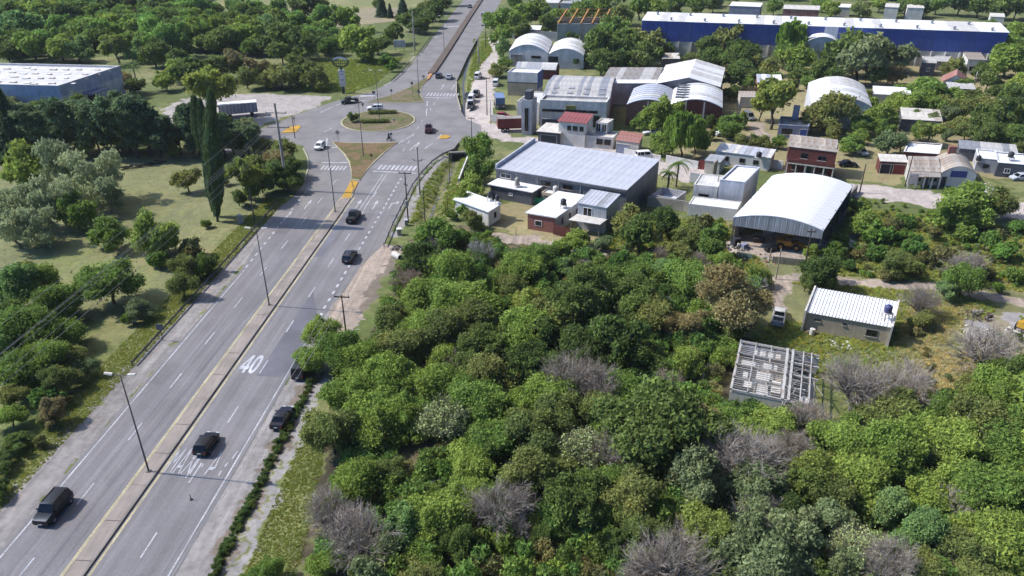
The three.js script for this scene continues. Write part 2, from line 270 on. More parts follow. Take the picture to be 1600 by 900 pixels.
const paintWear = tex(512, 512, (u, v) => { const k = fbm(u * 24, v * 24, 4, 24), a = k > 0.3 ? 1 : 0.45; return [a, a, a]; }, 3, 3, false);
const paintW = mat(0xd4d3d4, { alphaMap: paintWear, transparent: true, map: T.speck }), paintY = mat(0xd0c49c, { alphaMap: paintWear, transparent: true, map: T.speck });
const YM = 0.036;
const marking = (name, polys, m = paintW) => { const b = new MB(); for (const p of polys) b.poly(p, YM); return tag(b.build(name, m), null, null, null, 'structure'); };
const bandRT = (s0, s1, t, w) => prd([s0, t - w / 2, s1, t - w / 2, s1, t + w / 2, s0, t + w / 2]);
marking('edge_line', [bandRT(30, 112, -55.1, 0.16)]); marking('edge_line', [bandRT(30, 99, -37.4, 0.16)]);
marking('median_line', [bandRT(30, 146, -47.75, 0.2)], paintY); marking('median_line', [bandRT(30, 146, -45.05, 0.26)], paintY);
for (let s = 40.2; s < 148; s += 10.6) { if (s < 62 || s > 70) marking('lane_dash', [bandRT(s, s + 3.3, -41.2, 0.16)]); marking('lane_dash', [bandRT(s + 6.4, s + 9.7, -51.7, 0.16)]); }
for (let s = 98; s < 158; s += 2.35) marking('lane_dot', [bandRT(s, s + 1.05, -37.7, 0.38)]);
for (let i = 0; i < 17; i++) { const s = 113 + i * 2.3; marking('lane_dot', [bandRT(s, s + 1.05, -55.2 - i * 0.06, 0.28)]); }
// zebra crossings, stop lines, arrows
for (let i = 0; i < 7; i++) marking('zebra_stripe', [prd([161.8, -57.3 + i * 0.86, 164.6, -57.3 + i * 0.86, 164.6, -56.85 + i * 0.86, 161.8, -56.85 + i * 0.86])]);
for (let i = 0; i < 9; i++) marking('zebra_stripe', [prd([162.9, -44.4 + i, 166, -44.2 + i, 166, -43.65 + i, 162.9, -43.85 + i])]);
for (let i = 0; i < 10; i++) marking('zebra_stripe', [prd([227.6, -44.9 + i, 231.2, -44.9 + i, 231.2, -44.4 + i, 227.6, -44.4 + i])]);
marking('stop_line', [prd([161.6, -45, 161.0, -35, 161.45, -35, 162.05, -45])]); marking('stop_line', [prd([166.3, -58.4, 166.8, -52.2, 167.3, -52.2, 166.8, -58.4])]); marking('stop_line', [prd([225.6, -45, 225.6, -35, 226, -35, 226, -45])]);
marking('stop_line', [bandRT(133, 160, -42.3, 0.16)]); marking('lane_line', [bandRT(139.5, 160, -41.5, 0.16)]);
function arrow(s, t, k, L = 5) { const w = 0.12; const p = [prd([s, t - w, s + L * 0.62, t - w, s + L * 0.62, t + w, s, t + w])]; if (k) p.push(prd([s + L * 0.5, t + 0.1, s + L * 0.62, t + 0.1, s + L * 0.72, t + 0.9, s + L * 0.6, t + 0.9]), prd([s + L * 0.48, t + 0.85, s + L * 0.86, t + 0.85, s + L * 0.66, t + 1.5])); else p.push(prd([s + L * 0.6, t - 0.42, s + L * 0.6, t + 0.42, s + L, t])); marking('lane_arrow', p); }
arrow(140, -43.3, 0); arrow(140, -39.8, 0); arrow(140.5, -36.6, 1); arrow(139, -53.5, 0); arrow(133, -55.6, 0); arrow(178, -38.6, 0, 6); arrow(236, -41.8, 0, 6); arrow(236, -38.4, 0, 6);
for (let i = 0; i < 9; i++) { marking('lane_dash', [strip([R(176 + i * 6, -41.2 + (i > 4 ? 0.4 : 0)), R(178.4 + i * 6, -41.2)], 0.2)]); }
for (const [a, b, c, d] of [[525, 232, 528, 222], [510, 228, 511, 216], [507, 206, 519, 200], [545, 167, 553, 167], [500, 176, 520, 167], [525, 165, 540, 159], [668, 158, 667, 166], [667, 170, 666, 178], [635, 217, 648, 209], [683, 217, 690, 210], [622, 225, 632, 218], [640, 235, 650, 226], [664, 232, 676, 224], [634, 110, 640, 106], [650, 122, 646, 124], [640, 96, 648, 88], [600, 134, 612, 128], [556, 150, 572, 146], [680, 60, 684, 55], [693, 44, 697, 39], [701, 80, 704, 76], [716, 60, 719, 56], [728, 40, 731, 36]]) marking('lane_dash', [strip([G(a, b), G(c, d)], 0.3)]);
for (let i = 0; i < 9; i++) { marking('zebra_stripe', [strip([G(563 + i * 2.6, 151.2 - i * 0.1), G(564.8 + i * 2.6, 149.2 - i * 0.1)], 0.5)]); }
for (let i = 0; i < 7; i++) { marking('rumble_mark', [strip([G(697 + i * 2.9, 42.4 - i * 0.2), G(699 + i * 2.9, 42 - i * 0.2)], 1.5)]); marking('rumble_mark', [strip([G(704 + i * 2.7, 33.6), G(705.5 + i * 2.7, 33.4)], 1.2)]); }
// painted words
const font = await new FontLoader().loadAsync('fonts/droid/droid_sans_bold.typeface.json');
function roadWord(name, text, s0, s1, t0, t1, m, label) {
  const g = new THREE.ShapeGeometry(font.generateShapes(text, 1), 6); g.computeBoundingBox(); const b = g.boundingBox, P = g.attributes.position, U = g.attributes.uv;
  for (let i = 0; i < P.count; i++) { const p = R(s0 + (P.getY(i) - b.min.y) / (b.max.y - b.min.y) * (s1 - s0), t0 + (P.getX(i) - b.min.x) / (b.max.x - b.min.x) * (t1 - t0), YM + 0.003); P.setXYZ(i, p.x, p.y, p.z); U.setXY(i, p.x, p.z); }
  g.computeVertexNormals(); tag(mesh(name, g, m), label, null, null, 'structure');
}
roadWord('speed_number', '40', 82.5, 86.9, -44.4, -41.9, mat(0xdcdbdf, { map: T.speck }), 'white number 40 painted on the right carriageway');
{ // thin worn capitals
  const W = 0.13, L = [], seg = (a, b, c, d, w = W) => L.push(strip([R(a, b), R(c, d)], w)); const s0 = 62.8, s1 = 67, T0 = -44.8;
  const lt = (i) => T0 + i * 0.92, w = 0.72;
  seg(s0, lt(0), s1, lt(0)); seg(s1, lt(0), s0 + 1.6, lt(0) + w / 2); seg(s0 + 1.6, lt(0) + w / 2, s1, lt(0) + w); seg(s1, lt(0) + w, s0, lt(0) + w);
  for (const i of [1, 5]) { const t = lt(i) + (i > 3 ? 0.15 : 0.1); seg(s0, t, s1, t + w / 2); seg(s1, t + w / 2, s0 + (i > 3 ? 1.1 : 0), t + w); seg(s0 + 1.1, t + 0.12, s0 + 1.1, t + w - 0.1, 0.5); }
  seg(s0, lt(2) + 0.15, s1, lt(2) + w + 0.1); seg(s1 - 0.9, lt(2) + 0.3, s0 + 0.2, lt(2) + w + 0.2); seg(s0, lt(3) + 0.3, s1 - 1, lt(3) + 0.3); seg(s0 - 0.7, lt(3) + 0.12, s1 - 0.6, lt(3) + 0.12);
  seg(s0 + 1.2, lt(4) + 0.2, s0 + 1.8, lt(4) + 0.2, 0.1); seg(s1 - 0.9, lt(4) + 0.5, s1, lt(4) + 0.5, 0.14);
  seg(s0, -38.4, s0 + 0.8, -38.4, 0.15); seg(s0 + 1.5, -38.3, s0 + 2.2, -38.25, 0.15); seg(s0 + 2.9, -38, s0 + 4.2, -37.9, 0.15);
  marking('road_lettering', L, mat(0xcfced2, { map: T.speck })).userData.label = 'worn white letters MAXIMA painted behind the black hatchback';
}
// ---------- raised median and islands ----------
const slab = (name, pts, h, m, label) => { const o = new MB().prism(pts, 0, h).build(name, m); return tag(o, label, null, null, 'structure'); };
for (let s = 34; s < 140; s += 5.3) slab('median_slab', prd([s, -47.35, s + 5.24, -47.35, s + 5.24, -45.6, s, -45.6]), 0.17 + 0.012 * ((s * 7) % 3 - 1), M.median);
for (const t of [-47.42, -45.53]) slab('kerb', bandRT(30, 139.5, t, 0.13), 0.19, t < -46 ? M.kerbYellow : M.darkConcrete);
slab('median_nose', pg([533, 312, 547, 312, 560, 285, 549, 282]), 0.16, M.yellow, 'yellow painted nose at the end of the central reservation');
function island(name, pts, label, soilM, kerbM = M.kerbYellow) {
  const o = tag(new MB().prism(pts, 0, 0.16).build(name, kerbM), label, null, null, 'structure');
  const c = pts.reduce((a, p) => a.add(p), V(0, 0, 0)).divideScalar(pts.length);
  const inner = pts.map((p) => p.clone().add(c.clone().sub(p).normalize().multiplyScalar(0.42)));
  new MB().prism(inner, 0.05, 0.2).build('soil_bed', soilM, o); return o;
}
const bedTex = tex(512, 512, (u, v) => { const a = fbm(u * 7, v * 7, 5, 7), f = N2(u * 90, v * 90, 90), k = 0.8 + 0.35 * (f - 0.5), w = THREE.MathUtils.smoothstep(a, 0.42, 0.6); return [(0.44 + 0.11 * w) * k, (0.45 + 0.03 * w) * k, (0.24 + 0.12 * w) * k]; }, 16, 16);
const bed = mat(0xffffff, { map: bedTex, roughness: 1 }), bedDry = mat(0xffeede, { map: bedTex, roughness: 1 });
const ring = []; for (let i = 0; i < 48; i++) ring.push(V(roundC.x + 10 * Math.cos(i / 48 * 6.2832), 0, roundC.z + 10 * Math.sin(i / 48 * 6.2832)));
island('roundabout_island', ring, 'round grassy island in the middle of the roundabout', bed);
island('splitter_island', pg([519, 222, 545, 223.5, 580, 224, 622, 223, 612, 230, 600, 240, 586, 253, 572, 268, 562, 283, 549, 281, 549, 270, 545, 254, 537, 241, 528, 231]), 'dry triangular island between the zebra crossings', bedDry);
island('splitter_island', pg([574, 160, 592, 155, 612, 149, 640, 137, 662, 124, 673, 118, 668, 126, 660, 135, 656, 146, 663, 160, 640, 161, 610, 161]), 'long triangular grass island beyond the roundabout', bed);
slab('traffic_pad', pg([686, 215, 690, 211.5, 700, 211.5, 704, 214, 698, 217, 688, 217]), 0.12, M.yellow, 'small yellow painted pad at the mouth of the dirt street');
slab('traffic_pad', pg([439, 208, 452, 199, 468, 196, 470, 199, 462, 207]), 0.12, M.yellow, 'yellow painted wedge at the mouth of the western street');
slab('median_barrier', strip(pg([674, 116, 690, 93, 709, 64, 728, 34, 751, 0, 775, -35]), 2.3), 0.5, mat(0x6a5c50, { map: T.stain }), 'long dark brown central strip of the far highway');
slab('barrier_nose', pg([666, 126, 671, 124, 676, 116, 672, 113]), 0.3, mat(0xd09a62, { map: T.speck }), 'orange nose of the far central strip');
for (const [n, l, w] of [['kerb', pg([476, 283, 482, 262, 481, 247, 474, 232]), 0.3], ['kerb', pg([713, 128, 713, 147, 720, 172]), 0.3], ['kerb', pg([549, 310, 553, 296, 549, 282]), 0.3]]) slab(n, strip(l, w), 0.16, M.kerb);
{ const L = ditchLines[0]; tag(new MB().poly(strip(L.slice(1), 0.8), -0.9).build('ditch_water', mat(0x6f6a63, { roughness: 0.15 })), null, null, null, 'structure'); tag(new MB().poly(strip(ditchLines[1], 0.8), -0.9).build('ditch_water', mat(0x4a463c, { roughness: 0.3 })), null, null, null, 'structure'); }
// ---------- buildings ----------
const sheared = [];
function building(name, label, o) {
  const h = o.h, A = G(o.fl[0], o.fl[1], h), B = G(o.fr[0], o.fr[1], h), w = A.distanceTo(B), ang = Math.atan2(-(B.z - A.z), B.x - A.x);
  const back = V(-Math.sin(ang), 0, -Math.cos(ang)); let d = o.d;
  if (o.bl) d = G(o.bl[0], o.bl[1], o.h2 ?? h).sub(A).dot(back); if (o.br) d = G(o.br[0], o.br[1], o.h2 ?? h).sub(B).dot(back); d = Math.max(2, d);
  const along0 = V(Math.cos(ang), 0, -Math.sin(ang)), kx = o.bl ? G(o.bl[0], o.bl[1], o.h2 ?? h).sub(A).dot(along0) / d : o.br ? G(o.br[0], o.br[1], o.h2 ?? h).sub(B).dot(along0) / d : 0.12;
  const g = thing(name, label, o.cat ?? 'building', A.clone().add(B).multiplyScalar(0.5).setY(0), ang, o.group ?? 'buildings of the district');
  const axis = o.axis ?? 'x', across = axis === 'x' ? d : w, along = axis === 'x' ? w : d, ov = o.over ?? 0.15;
  const at = (u, y, a) => axis === 'x' ? V(a - w / 2, y, -u) : V(u - w / 2, y, -a);
  const wallM = o.wall ?? M.white, roofM = [].concat(o.roofm ?? [M.whiteRoof, M.whiteRoof2]);
  let prof; const kind = o.roof ?? 'flat', rise = o.rise ?? 1.5;
  if (kind === 'mono') prof = [[0, h], [across, o.h2 ?? h + 1]];
  else if (kind === 'gable') prof = [[0, h], [across / 2, h + rise], [across, h]];
  else if (kind === 'arch') { prof = []; for (let i = 0; i <= 12; i++) { const x = i / 12; prof.push([x * across, h + rise * (1 - (2 * x - 1) ** 2)]); } }
  else prof = [[0, h], [across, h]];
  if (kind === 'flat' && o.parapet) {
    const t = 0.22, wb = new MB().box(-w / 2, 0, -t, w / 2, h, 0).box(-w / 2, 0, -d, w / 2, h, -d + t).box(-w / 2, 0, -d + t + 0.002, -w / 2 + t, h, -t - 0.002).box(w / 2 - t, 0, -d + t + 0.002, w / 2, h, -t - 0.002); wb.build('wall', wallM, g);
    const n = o.n ?? 1, pw = (w - 2 * t) / n; for (let i = 0; i < n; i++) new MB().box(-w / 2 + t + i * pw + 0.01, h - o.parapet - 0.15, -d + t + 0.01, -w / 2 + t + (i + 1) * pw - 0.01, h - o.parapet, -t - 0.01).build('roof', roofM[i % roofM.length], g);
    if (o.coping) { const c = new MB(), k = 0.06; c.box(-w / 2 - k, h, -t - k, w / 2 + k, h + 0.08, k).box(-w / 2 - k, h, -d - k, w / 2 + k, h + 0.08, -d + t + k).box(-w / 2 - k, h, -d + t + k + 0.002, -w / 2 + t + k, h + 0.08, -t - k - 0.002).box(w / 2 - t - k, h, -d + t + k + 0.002, w / 2 + k, h + 0.08, -t - k - 0.002); c.build('coping', o.coping, g); }
  } else {
    if (!o.open) { // closed wall body under the profile
      const m = new MB(), e = 0.06, top = prof.map(([u, y]) => [u, y - e]);
      for (let i = 0; i + 1 < top.length; i++) { const [u0, y0] = top[i], [u1, y1] = top[i + 1]; m.quad(at(u0, 0, 0), at(u1, 0, 0), at(u1, y1, 0), at(u0, y0, 0)); m.quad(at(u1, 0, along), at(u0, 0, along), at(u0, y0, along), at(u1, y1, along)); m.quad(at(u0, y0, 0), at(u1, y1, 0), at(u1, y1, along), at(u0, y0, along)); }
      m.quad(at(0, 0, 0), at(0, top[0][1], 0), at(0, top[0][1], along), at(0, 0, along)); const L = top[top.length - 1]; m.quad(at(L[0], 0, 0), at(L[0], 0, along), at(L[0], L[1], along), at(L[0], L[1], 0));
      m.build('wall', wallM, g);
    }
    const n = o.n ?? 6, pw = (along + 2 * ov) / n, th = o.th ?? 0.12, m = new MB(), P2 = prof.map(([u, y]) => [u, y]);
    if (kind !== 'arch') { const a = P2[0], b = P2[1], k = (b[1] - a[1]) / (b[0] - a[0]); P2[0] = [-ov, a[1] - k * ov]; const c = P2[P2.length - 1], e = P2[P2.length - 2], k2 = (c[1] - e[1]) / (c[0] - e[0]); P2[P2.length - 1] = [c[0] + ov, c[1] + k2 * ov]; }
    const gp = pw - 0.012; // one sheet of the roof, shared by all panels
    const loc = (u, y, a) => axis === 'x' ? V(a, y, -u) : V(u - w / 2, y, -a);
    for (let i = 0; i + 1 < P2.length; i++) { const [u0, y0] = P2[i], [u1, y1] = P2[i + 1]; m.quad(loc(u0, y0 + th, 0), loc(u0, y0 + th, gp), loc(u1, y1 + th, gp), loc(u1, y1 + th, 0)); m.quad(loc(u0, y0, 0), loc(u1, y1, 0), loc(u1, y1, gp), loc(u0, y0, gp)); for (const a of [0, gp]) m.quad(loc(u0, y0, a), loc(u1, y1, a), loc(u1, y1 + th, a), loc(u0, y0 + th, a)); }
    for (const [u, y] of [P2[0], P2[P2.length - 1]]) m.quad(loc(u, y, 0), loc(u, y, gp), loc(u, y + th, gp), loc(u, y + th, 0));
    if (o.rib) { for (let i = 0; i + 1 < P2.length; i++) { const [u0, y0] = P2[i], [u1, y1] = P2[i + 1]; m.hexa(loc(u0, y0 + th, 0), loc(u1, y1 + th, 0), loc(u1, y1 + th, 0.09), loc(u0, y0 + th, 0.09), loc(u0, y0 + th + o.rib, 0.015), loc(u1, y1 + th + o.rib, 0.015), loc(u1, y1 + th + o.rib, 0.075), loc(u0, y0 + th + o.rib, 0.075)); } }
    const geo = m.geo(kind === 'arch' ? 0.6 : 0); const q = rng(Math.round(w * 100 + d * 37));
    for (let i = 0; i < n; i++) { const p = mesh('roof_panel', geo, roofM[Math.floor(q() * roofM.length)], g), off = -ov + i * pw; if (axis === 'x') p.position.x = off - w / 2; else p.position.z = -off; p.position.y = (i % 2) * 0.004; }
    if (o.curb) { const m2 = new MB(); for (let i = 0; i + 1 < prof.length; i++) for (const a of [0, along - 0.25]) { const [u0, y0] = prof[i], [u1, y1] = prof[i + 1]; m2.hexa(at(u0, y0, a), at(u1, y1, a), at(u1, y1, a + 0.25), at(u0, y0, a + 0.25), at(u0, y0 + o.curb, a), at(u1, y1 + o.curb, a), at(u1, y1 + o.curb, a + 0.25), at(u0, y0 + o.curb, a + 0.25)); } m2.build('parapet', wallM, g); }
  }
  const face = (f, u) => f === 'f' ? [V(-w / 2 + u * w, 0, 0), 0] : f === 'r' ? [V(w / 2, 0, -u * d), Math.PI / 2] : [V(-w / 2, 0, -d + u * d), -Math.PI / 2];
  for (const [f, u, y, ww, wh, fm] of o.win ?? []) {
    const [p, a] = face(f, u), fr = new MB(), t = 0.09; fr.box(-ww / 2, 0, 0, ww / 2, t, 0.07).box(-ww / 2, wh - t, 0, ww / 2, wh, 0.07).box(-ww / 2, t, 0, -ww / 2 + t, wh - t, 0.07).box(ww / 2 - t, t, 0, ww / 2, wh - t, 0.07).box(-0.035, t, 0, 0.035, wh - t, 0.06);
    const W = fr.build('window', fm ?? M.frameWhite, g); W.position.copy(p).setY(y); W.rotation.y = a; new MB().box(-ww / 2 + t, t, 0.005, ww / 2 - t, wh - t, 0.025).build('pane', M.glass, W); new MB().box(-ww / 2 - 0.1, -0.1, 0, ww / 2 + 0.1, -0.005, 0.14).build('sill', M.concrete, W);
  }
  for (const [f, u, ww, wh, dm] of o.door ?? []) { const [p, a] = face(f, u); const D = new MB().box(-ww / 2, 0, 0, ww / 2, wh, 0.05).build('door', dm ?? M.frameDark, g); D.position.copy(p); D.rotation.y = a; const fr = new MB().box(-ww / 2 - 0.1, 0, 0, -ww / 2 - 0.003, wh + 0.1, 0.1).box(ww / 2 + 0.003, 0, 0, ww / 2 + 0.1, wh + 0.1, 0.1).box(-ww / 2 - 0.003, wh + 0.003, 0, ww / 2 + 0.003, wh + 0.1, 0.1); fr.build('frame', M.offwhite, D); }
  sheared.push([g, Math.max(-0.3, Math.min(0.3, kx))]); return { g, w, d, h, ang };
}
function extra(b, name, m, f) { const k = new MB(); f(k, b.w, b.d, b.h); return k.build(name, m, b.g); }
function tank(px, py, base, r, h, m, label, legs = 0) { // water tank on a roof; base = height of what it stands on
  const p = G(px, py, base), o = thing('water_tank', label, 'water tank', p, 0, 'rooftop water tanks'), L = legs;
  if (L) { const s = new MB(); for (const [x, z] of [[-1, -1], [1, -1], [1, 1], [-1, 1]]) s.bar(V(x * r, 0, z * r), V(x * r, L, z * r), 0.09); s.box(-r - 0.1, L - 0.1, -r - 0.1, r + 0.1, L, r + 0.1); s.bar(V(-r, 0.1, r), V(r, L - 0.2, r), 0.05); s.build('stand', M.offwhite, o); }
  const pts = [[0.001, 0], [r * 0.96, 0], [r, 0.08], [r * 0.98, h * 0.3], [r, h * 0.34], [r * 0.98, h * 0.6], [r, h * 0.64], [r, h * 0.82], [r * 0.7, h * 0.94], [r * 0.32, h * 0.98]].map(([a, b]) => new THREE.Vector2(a, b + L)); mesh('tank_body', new THREE.LatheGeometry(pts, 16), m, o);
  new MB().cyl(V(0, L + h * 0.97, 0), V(0, L + h * 1.05, 0), r * 0.36, r * 0.33, 12).build('lid', m, o);
}
// --- near block by the road
let b = building('grey_warehouse', 'long grey warehouse with pale blue sheet roof beside the ditch', { fl: [775, 263], fr: [979, 297], br: [1030, 250], h: 5.2, h2: 6.8, roof: 'mono', n: 22, th: 0.1, rib: 0.025, curb: 0, wall: M.corrDark, roofm: [M.blueRoof, M.blueRoof, M.blueRoof2], win: [['f', 0.08, 3.4, 2.4, 1, M.frameWhite], ['f', 0.4, 3.2, 2.2, 1, M.frameDark], ['f', 0.57, 3.2, 2.2, 1, M.frameDark]] });
extra(b, 'parapet', M.paleBlue, (k, w, d, h) => k.hexa(V(-w / 2 - 0.1, h, 0.1), V(-w / 2 + 0.15, h, 0.1), V(-w / 2 + 0.15, h, -d), V(-w / 2 - 0.1, h, -d), V(-w / 2 - 0.1, h + 0.9, 0.1), V(-w / 2 + 0.15, h + 0.9, 0.1), V(-w / 2 + 0.15, h + 2.5, -d), V(-w / 2 - 0.1, h + 2.5, -d)));
extra(b, 'gutter', M.darkgrey, (k, w, d, h) => k.box(-w / 2, h - 0.35, 0.17, w / 2, h - 0.08, 0.4)); for (let i = 1; i < 6; i++) extra(b, 'downpipe', M.grey, (k, w, d, h) => k.cbox(-w / 2 + i * w / 6, 0, 0.08, 0.12, h - 0.35, 0.12));
b = building('white_hut', 'low hut with white slab roof and chimney against the grey warehouse', { fl: [766, 288], fr: [831, 300], bl: [779, 281], h: 2.9, roof: 'mono', h2: 3, n: 1, over: 0.4, th: 0.18, wall: M.darkgrey, roofm: M.whiteRoof, win: [['f', 0.5, 1.3, 0.8, 0.6]] });
tank(808, 292, 3.1, 0.5, 1.5, M.concrete, 'pale cement water tank on the low hut', 0.5);
b = building('tank_shed', 'small beige block shed in front of the grey warehouse', { fl: [846, 300], fr: [869, 304], d: 3.5, h: 2.6, parapet: 0.2, wall: M.beige, win: [['f', 0.3, 1.6, 0.7, 0.4, M.frameDark]] });
tank(868, 303, 2.6, 0.55, 1.3, M.offwhite, 'white water tank on the small beige shed', 0.4);
b = building('brick_front_house', 'white roofed house with red brick front wall and side windows', { fl: [825, 333], fr: [868, 340], bl: [873, 301], h: 3.2, roof: 'mono', h2: 3.5, n: 2, over: 0.35, th: 0.2, wall: M.white, roofm: M.whiteRoof, win: [['r', 0.25, 1.1, 1.1, 1.1, M.frameDark], ['r', 0.5, 1.1, 1.1, 1.1, M.frameDark], ['r', 0.75, 1.3, 1.4, 0.8, M.frameDark]] });
{ const br = extra(b, 'brick_wall', M.brick, (k, w, d, h) => k.box(-w / 2, 0, 0.002, w / 2, h - 0.05, 0.1)); const W = new MB().box(-0.7, 1, 0.1, 0.7, 2.1, 0.17).build('window', M.frameWhite, b.g); W.position.x = -0.6; new MB().box(-0.6, 1.1, 0.171, 0.6, 2, 0.18).build('pane', M.glass, W); }
tank(880, 326, 3.35, 0.55, 1.1, M.tankBlack, 'black water tank on the brick fronted house', 0.9);
b = building('grey_annex', 'two storey grey annex with zinc sheet roof beside brick fronted house', { fl: [903, 317], fr: [948, 325], bl: [924, 297], h: 5.2, roof: 'mono', h2: 5.7, n: 8, rib: 0.05, wall: M.corrGrey, roofm: [M.zinc, M.blueRoof, M.zinc2], win: [['f', 0.35, 2.9, 1.8, 1.7]] });
b = building('porch_canopy', 'cream canopy on posts before the grey annex', { fl: [890, 344], fr: [937, 351], bl: [907, 334], h: 2.7, roof: 'mono', h2: 2.9, n: 2, open: 1, th: 0.12, roofm: M.offwhite, cat: 'canopy' });
for (const x of [-1, 1]) for (const z of [0, 1]) extra(b, 'post', M.paleWood, (k, w, d, h) => k.cbox(x * (w / 2 - 0.2), 0, -0.2 - z * (d - 0.5), 0.14, h, 0.14));
b = building('ditch_hut', 'white hut with flat white roof beside the ditch', { fl: [711, 312], fr: [763, 331], bl: [730, 301], h: 3, roof: 'mono', h2: 3.1, n: 1, th: 0.2, over: 0.3, wall: M.white, roofm: M.whiteRoof, win: [['r', 0.5, 1.1, 1, 1.1, M.frameDark], ['f', 0.6, 1.1, 1, 1, M.frameDark]] });
tank(765, 314, 3.2, 0.42, 1.1, M.tankBlack, 'left black water tank on the white ditch hut', 0.8); tank(777, 319, 3.2, 0.42, 1.1, M.tankBlack, 'right black water tank on the white ditch hut', 0.8);
// --- cube house with tank and walls
b = building('white_cube_house', 'tall white cube house with blank side wall', { fl: [1125, 281], fr: [1164, 285], bl: [1150, 258], h: 5.8, parapet: 0.25, coping: M.paleBlue, wall: M.paleBlue, roofm: M.whiteRoof, win: [['f', 0.6, 1.2, 2, 0.6, M.frameDark]] });
b = building('house_wing', 'lower pale wing of the white cube house', { fl: [1084, 288], fr: [1122, 292], h: 4.3, d: 7, parapet: 0.2, wall: M.white, roofm: M.whiteRoof2, win: [['f', 0.45, 1.9, 2, 0.6, M.frameDark]] });
b = building('house_terrace', 'low white terrace block before the cube house', { fl: [1076, 318], fr: [1152, 327], h: 2.5, d: 4.2, parapet: 0.15, wall: M.white, roofm: M.whiteRoof });
b = building('swimming_tank', 'open grey walled pool beside the garden wall', { fl: [1018, 304], fr: [1056, 311], h: 2.3, d: 5, parapet: 1.4, wall: M.grey, roofm: M.paleBlue, cat: 'pool' });
function wallLine(name, label, px, h, m, th = 0.22, cat = 'wall') { const L = pg(px), o = new THREE.Group(); o.name = numbered(name); scene.add(o); tag(o, label, cat); for (let i = 0; i + 1 < L.length; i++) new MB().prism(strip([L[i], L[i + 1]], th + 0.004 * (i % 2)), 0, h - 0.005 * (i % 2)).build('wall_section', m, o); return o; }
wallLine('garden_wall', 'grey block wall below the pool and cube house', [1011, 322, 1068, 330, 1128, 340, 1152, 346], 2.2, M.concrete);
wallLine('garden_wall', 'white street wall with red gate behind the warehouse', [1040, 254, 1090, 264], 1.8, M.white); wallLine('gate', 'dark red sheet gate beside the white street wall', [1091, 264, 1115, 267], 2.2, M.redPaint, 0.1, 'gate');
wallLine('garden_wall', 'white wall beside the brick house with balcony', [1204, 262, 1222, 265], 2, M.white); wallLine('garden_wall', 'cream wall panel beside the cube house yard', [1112, 282, 1118, 276], 4, M.beige); wallLine('garden_wall', 'white channel wall beside the open ditch', [717, 286, 724, 268, 731, 250], 1, M.white, 0.3);
wallLine('garden_wall', 'grey wall left of the orange trusses', [797, 60, 870, 64], 3.4, M.grey); wallLine('garden_wall', 'white street wall right of red roofed white house', [975, 240, 1000, 246, 1032, 252], 1.4, M.white); wallLine('garden_wall', 'curved white yard wall beside the red lorry', [769, 178, 769, 190, 788, 192], 2, M.white); wallLine('garden_wall', 'rubble boundary wall right of the open shed', [1315, 325, 1337, 300], 1.6, M.rubble, 0.4);
b = building('zinc_house', 'low white house with pale zinc roof and black tank', { fl: [1119, 236], fr: [1204, 247], bl: [1128, 224], h: 3, roof: 'mono', h2: 3.6, n: 10, rib: 0.05, wall: M.white, roofm: [M.blueRoof, M.zinc, M.whiteRoof2], win: [['f', 0.2, 1, 1.2, 1.1, M.frameDark], ['f', 0.5, 1, 1.2, 1.1, M.frameDark], ['f', 0.75, 1, 1.2, 1.1, M.frameDark]] });
tank(1185, 248, 2.8, 0.6, 1.2, M.tankBlack, 'black water tank before the zinc roofed house', 0.4);
b = building('yard_roof', 'pale lean-to roof over the cube house yard', { fl: [1102, 251], fr: [1125, 254], d: 4, h: 2.8, roof: 'mono', h2: 3, n: 3, wall: M.offwhite, roofm: M.zinc });
b = building('balcony_house', 'two storey dark brick house with balcony and pale roof', { fl: [1233, 229], fr: [1308, 238], bl: [1235, 211], h: 6, roof: 'mono', h2: 6.9, n: 8, wall: M.brickDark, roofm: [M.oldRoof, M.oldRoof2], win: [['f', 0.35, 3.7, 1.5, 1.3, M.frameDark], ['f', 0.72, 3.7, 1.7, 1.1, M.frameDark], ['f', 0.2, 0.9, 1.4, 1.2, M.frameDark], ['f', 0.8, 0.9, 1.4, 1.2, M.frameDark]], door: [['f', 0.5, 1.1, 2.2]] });
extra(b, 'balcony_slab', M.offwhite, (k, w) => k.box(-w / 2, 2.8, 0.003, w / 2, 3.1, 2)); for (let i = 0; i < 6; i++) extra(b, 'column', M.offwhite, (k, w) => k.cbox(-w / 2 + 0.2 + i * (w - 0.4) / 5, 0, 1.8, 0.24, 2.8, 0.24)); extra(b, 'railing', M.brickDark, (k, w) => k.box(-w / 2, 3.1, 1.9, w / 2, 3.9, 2));
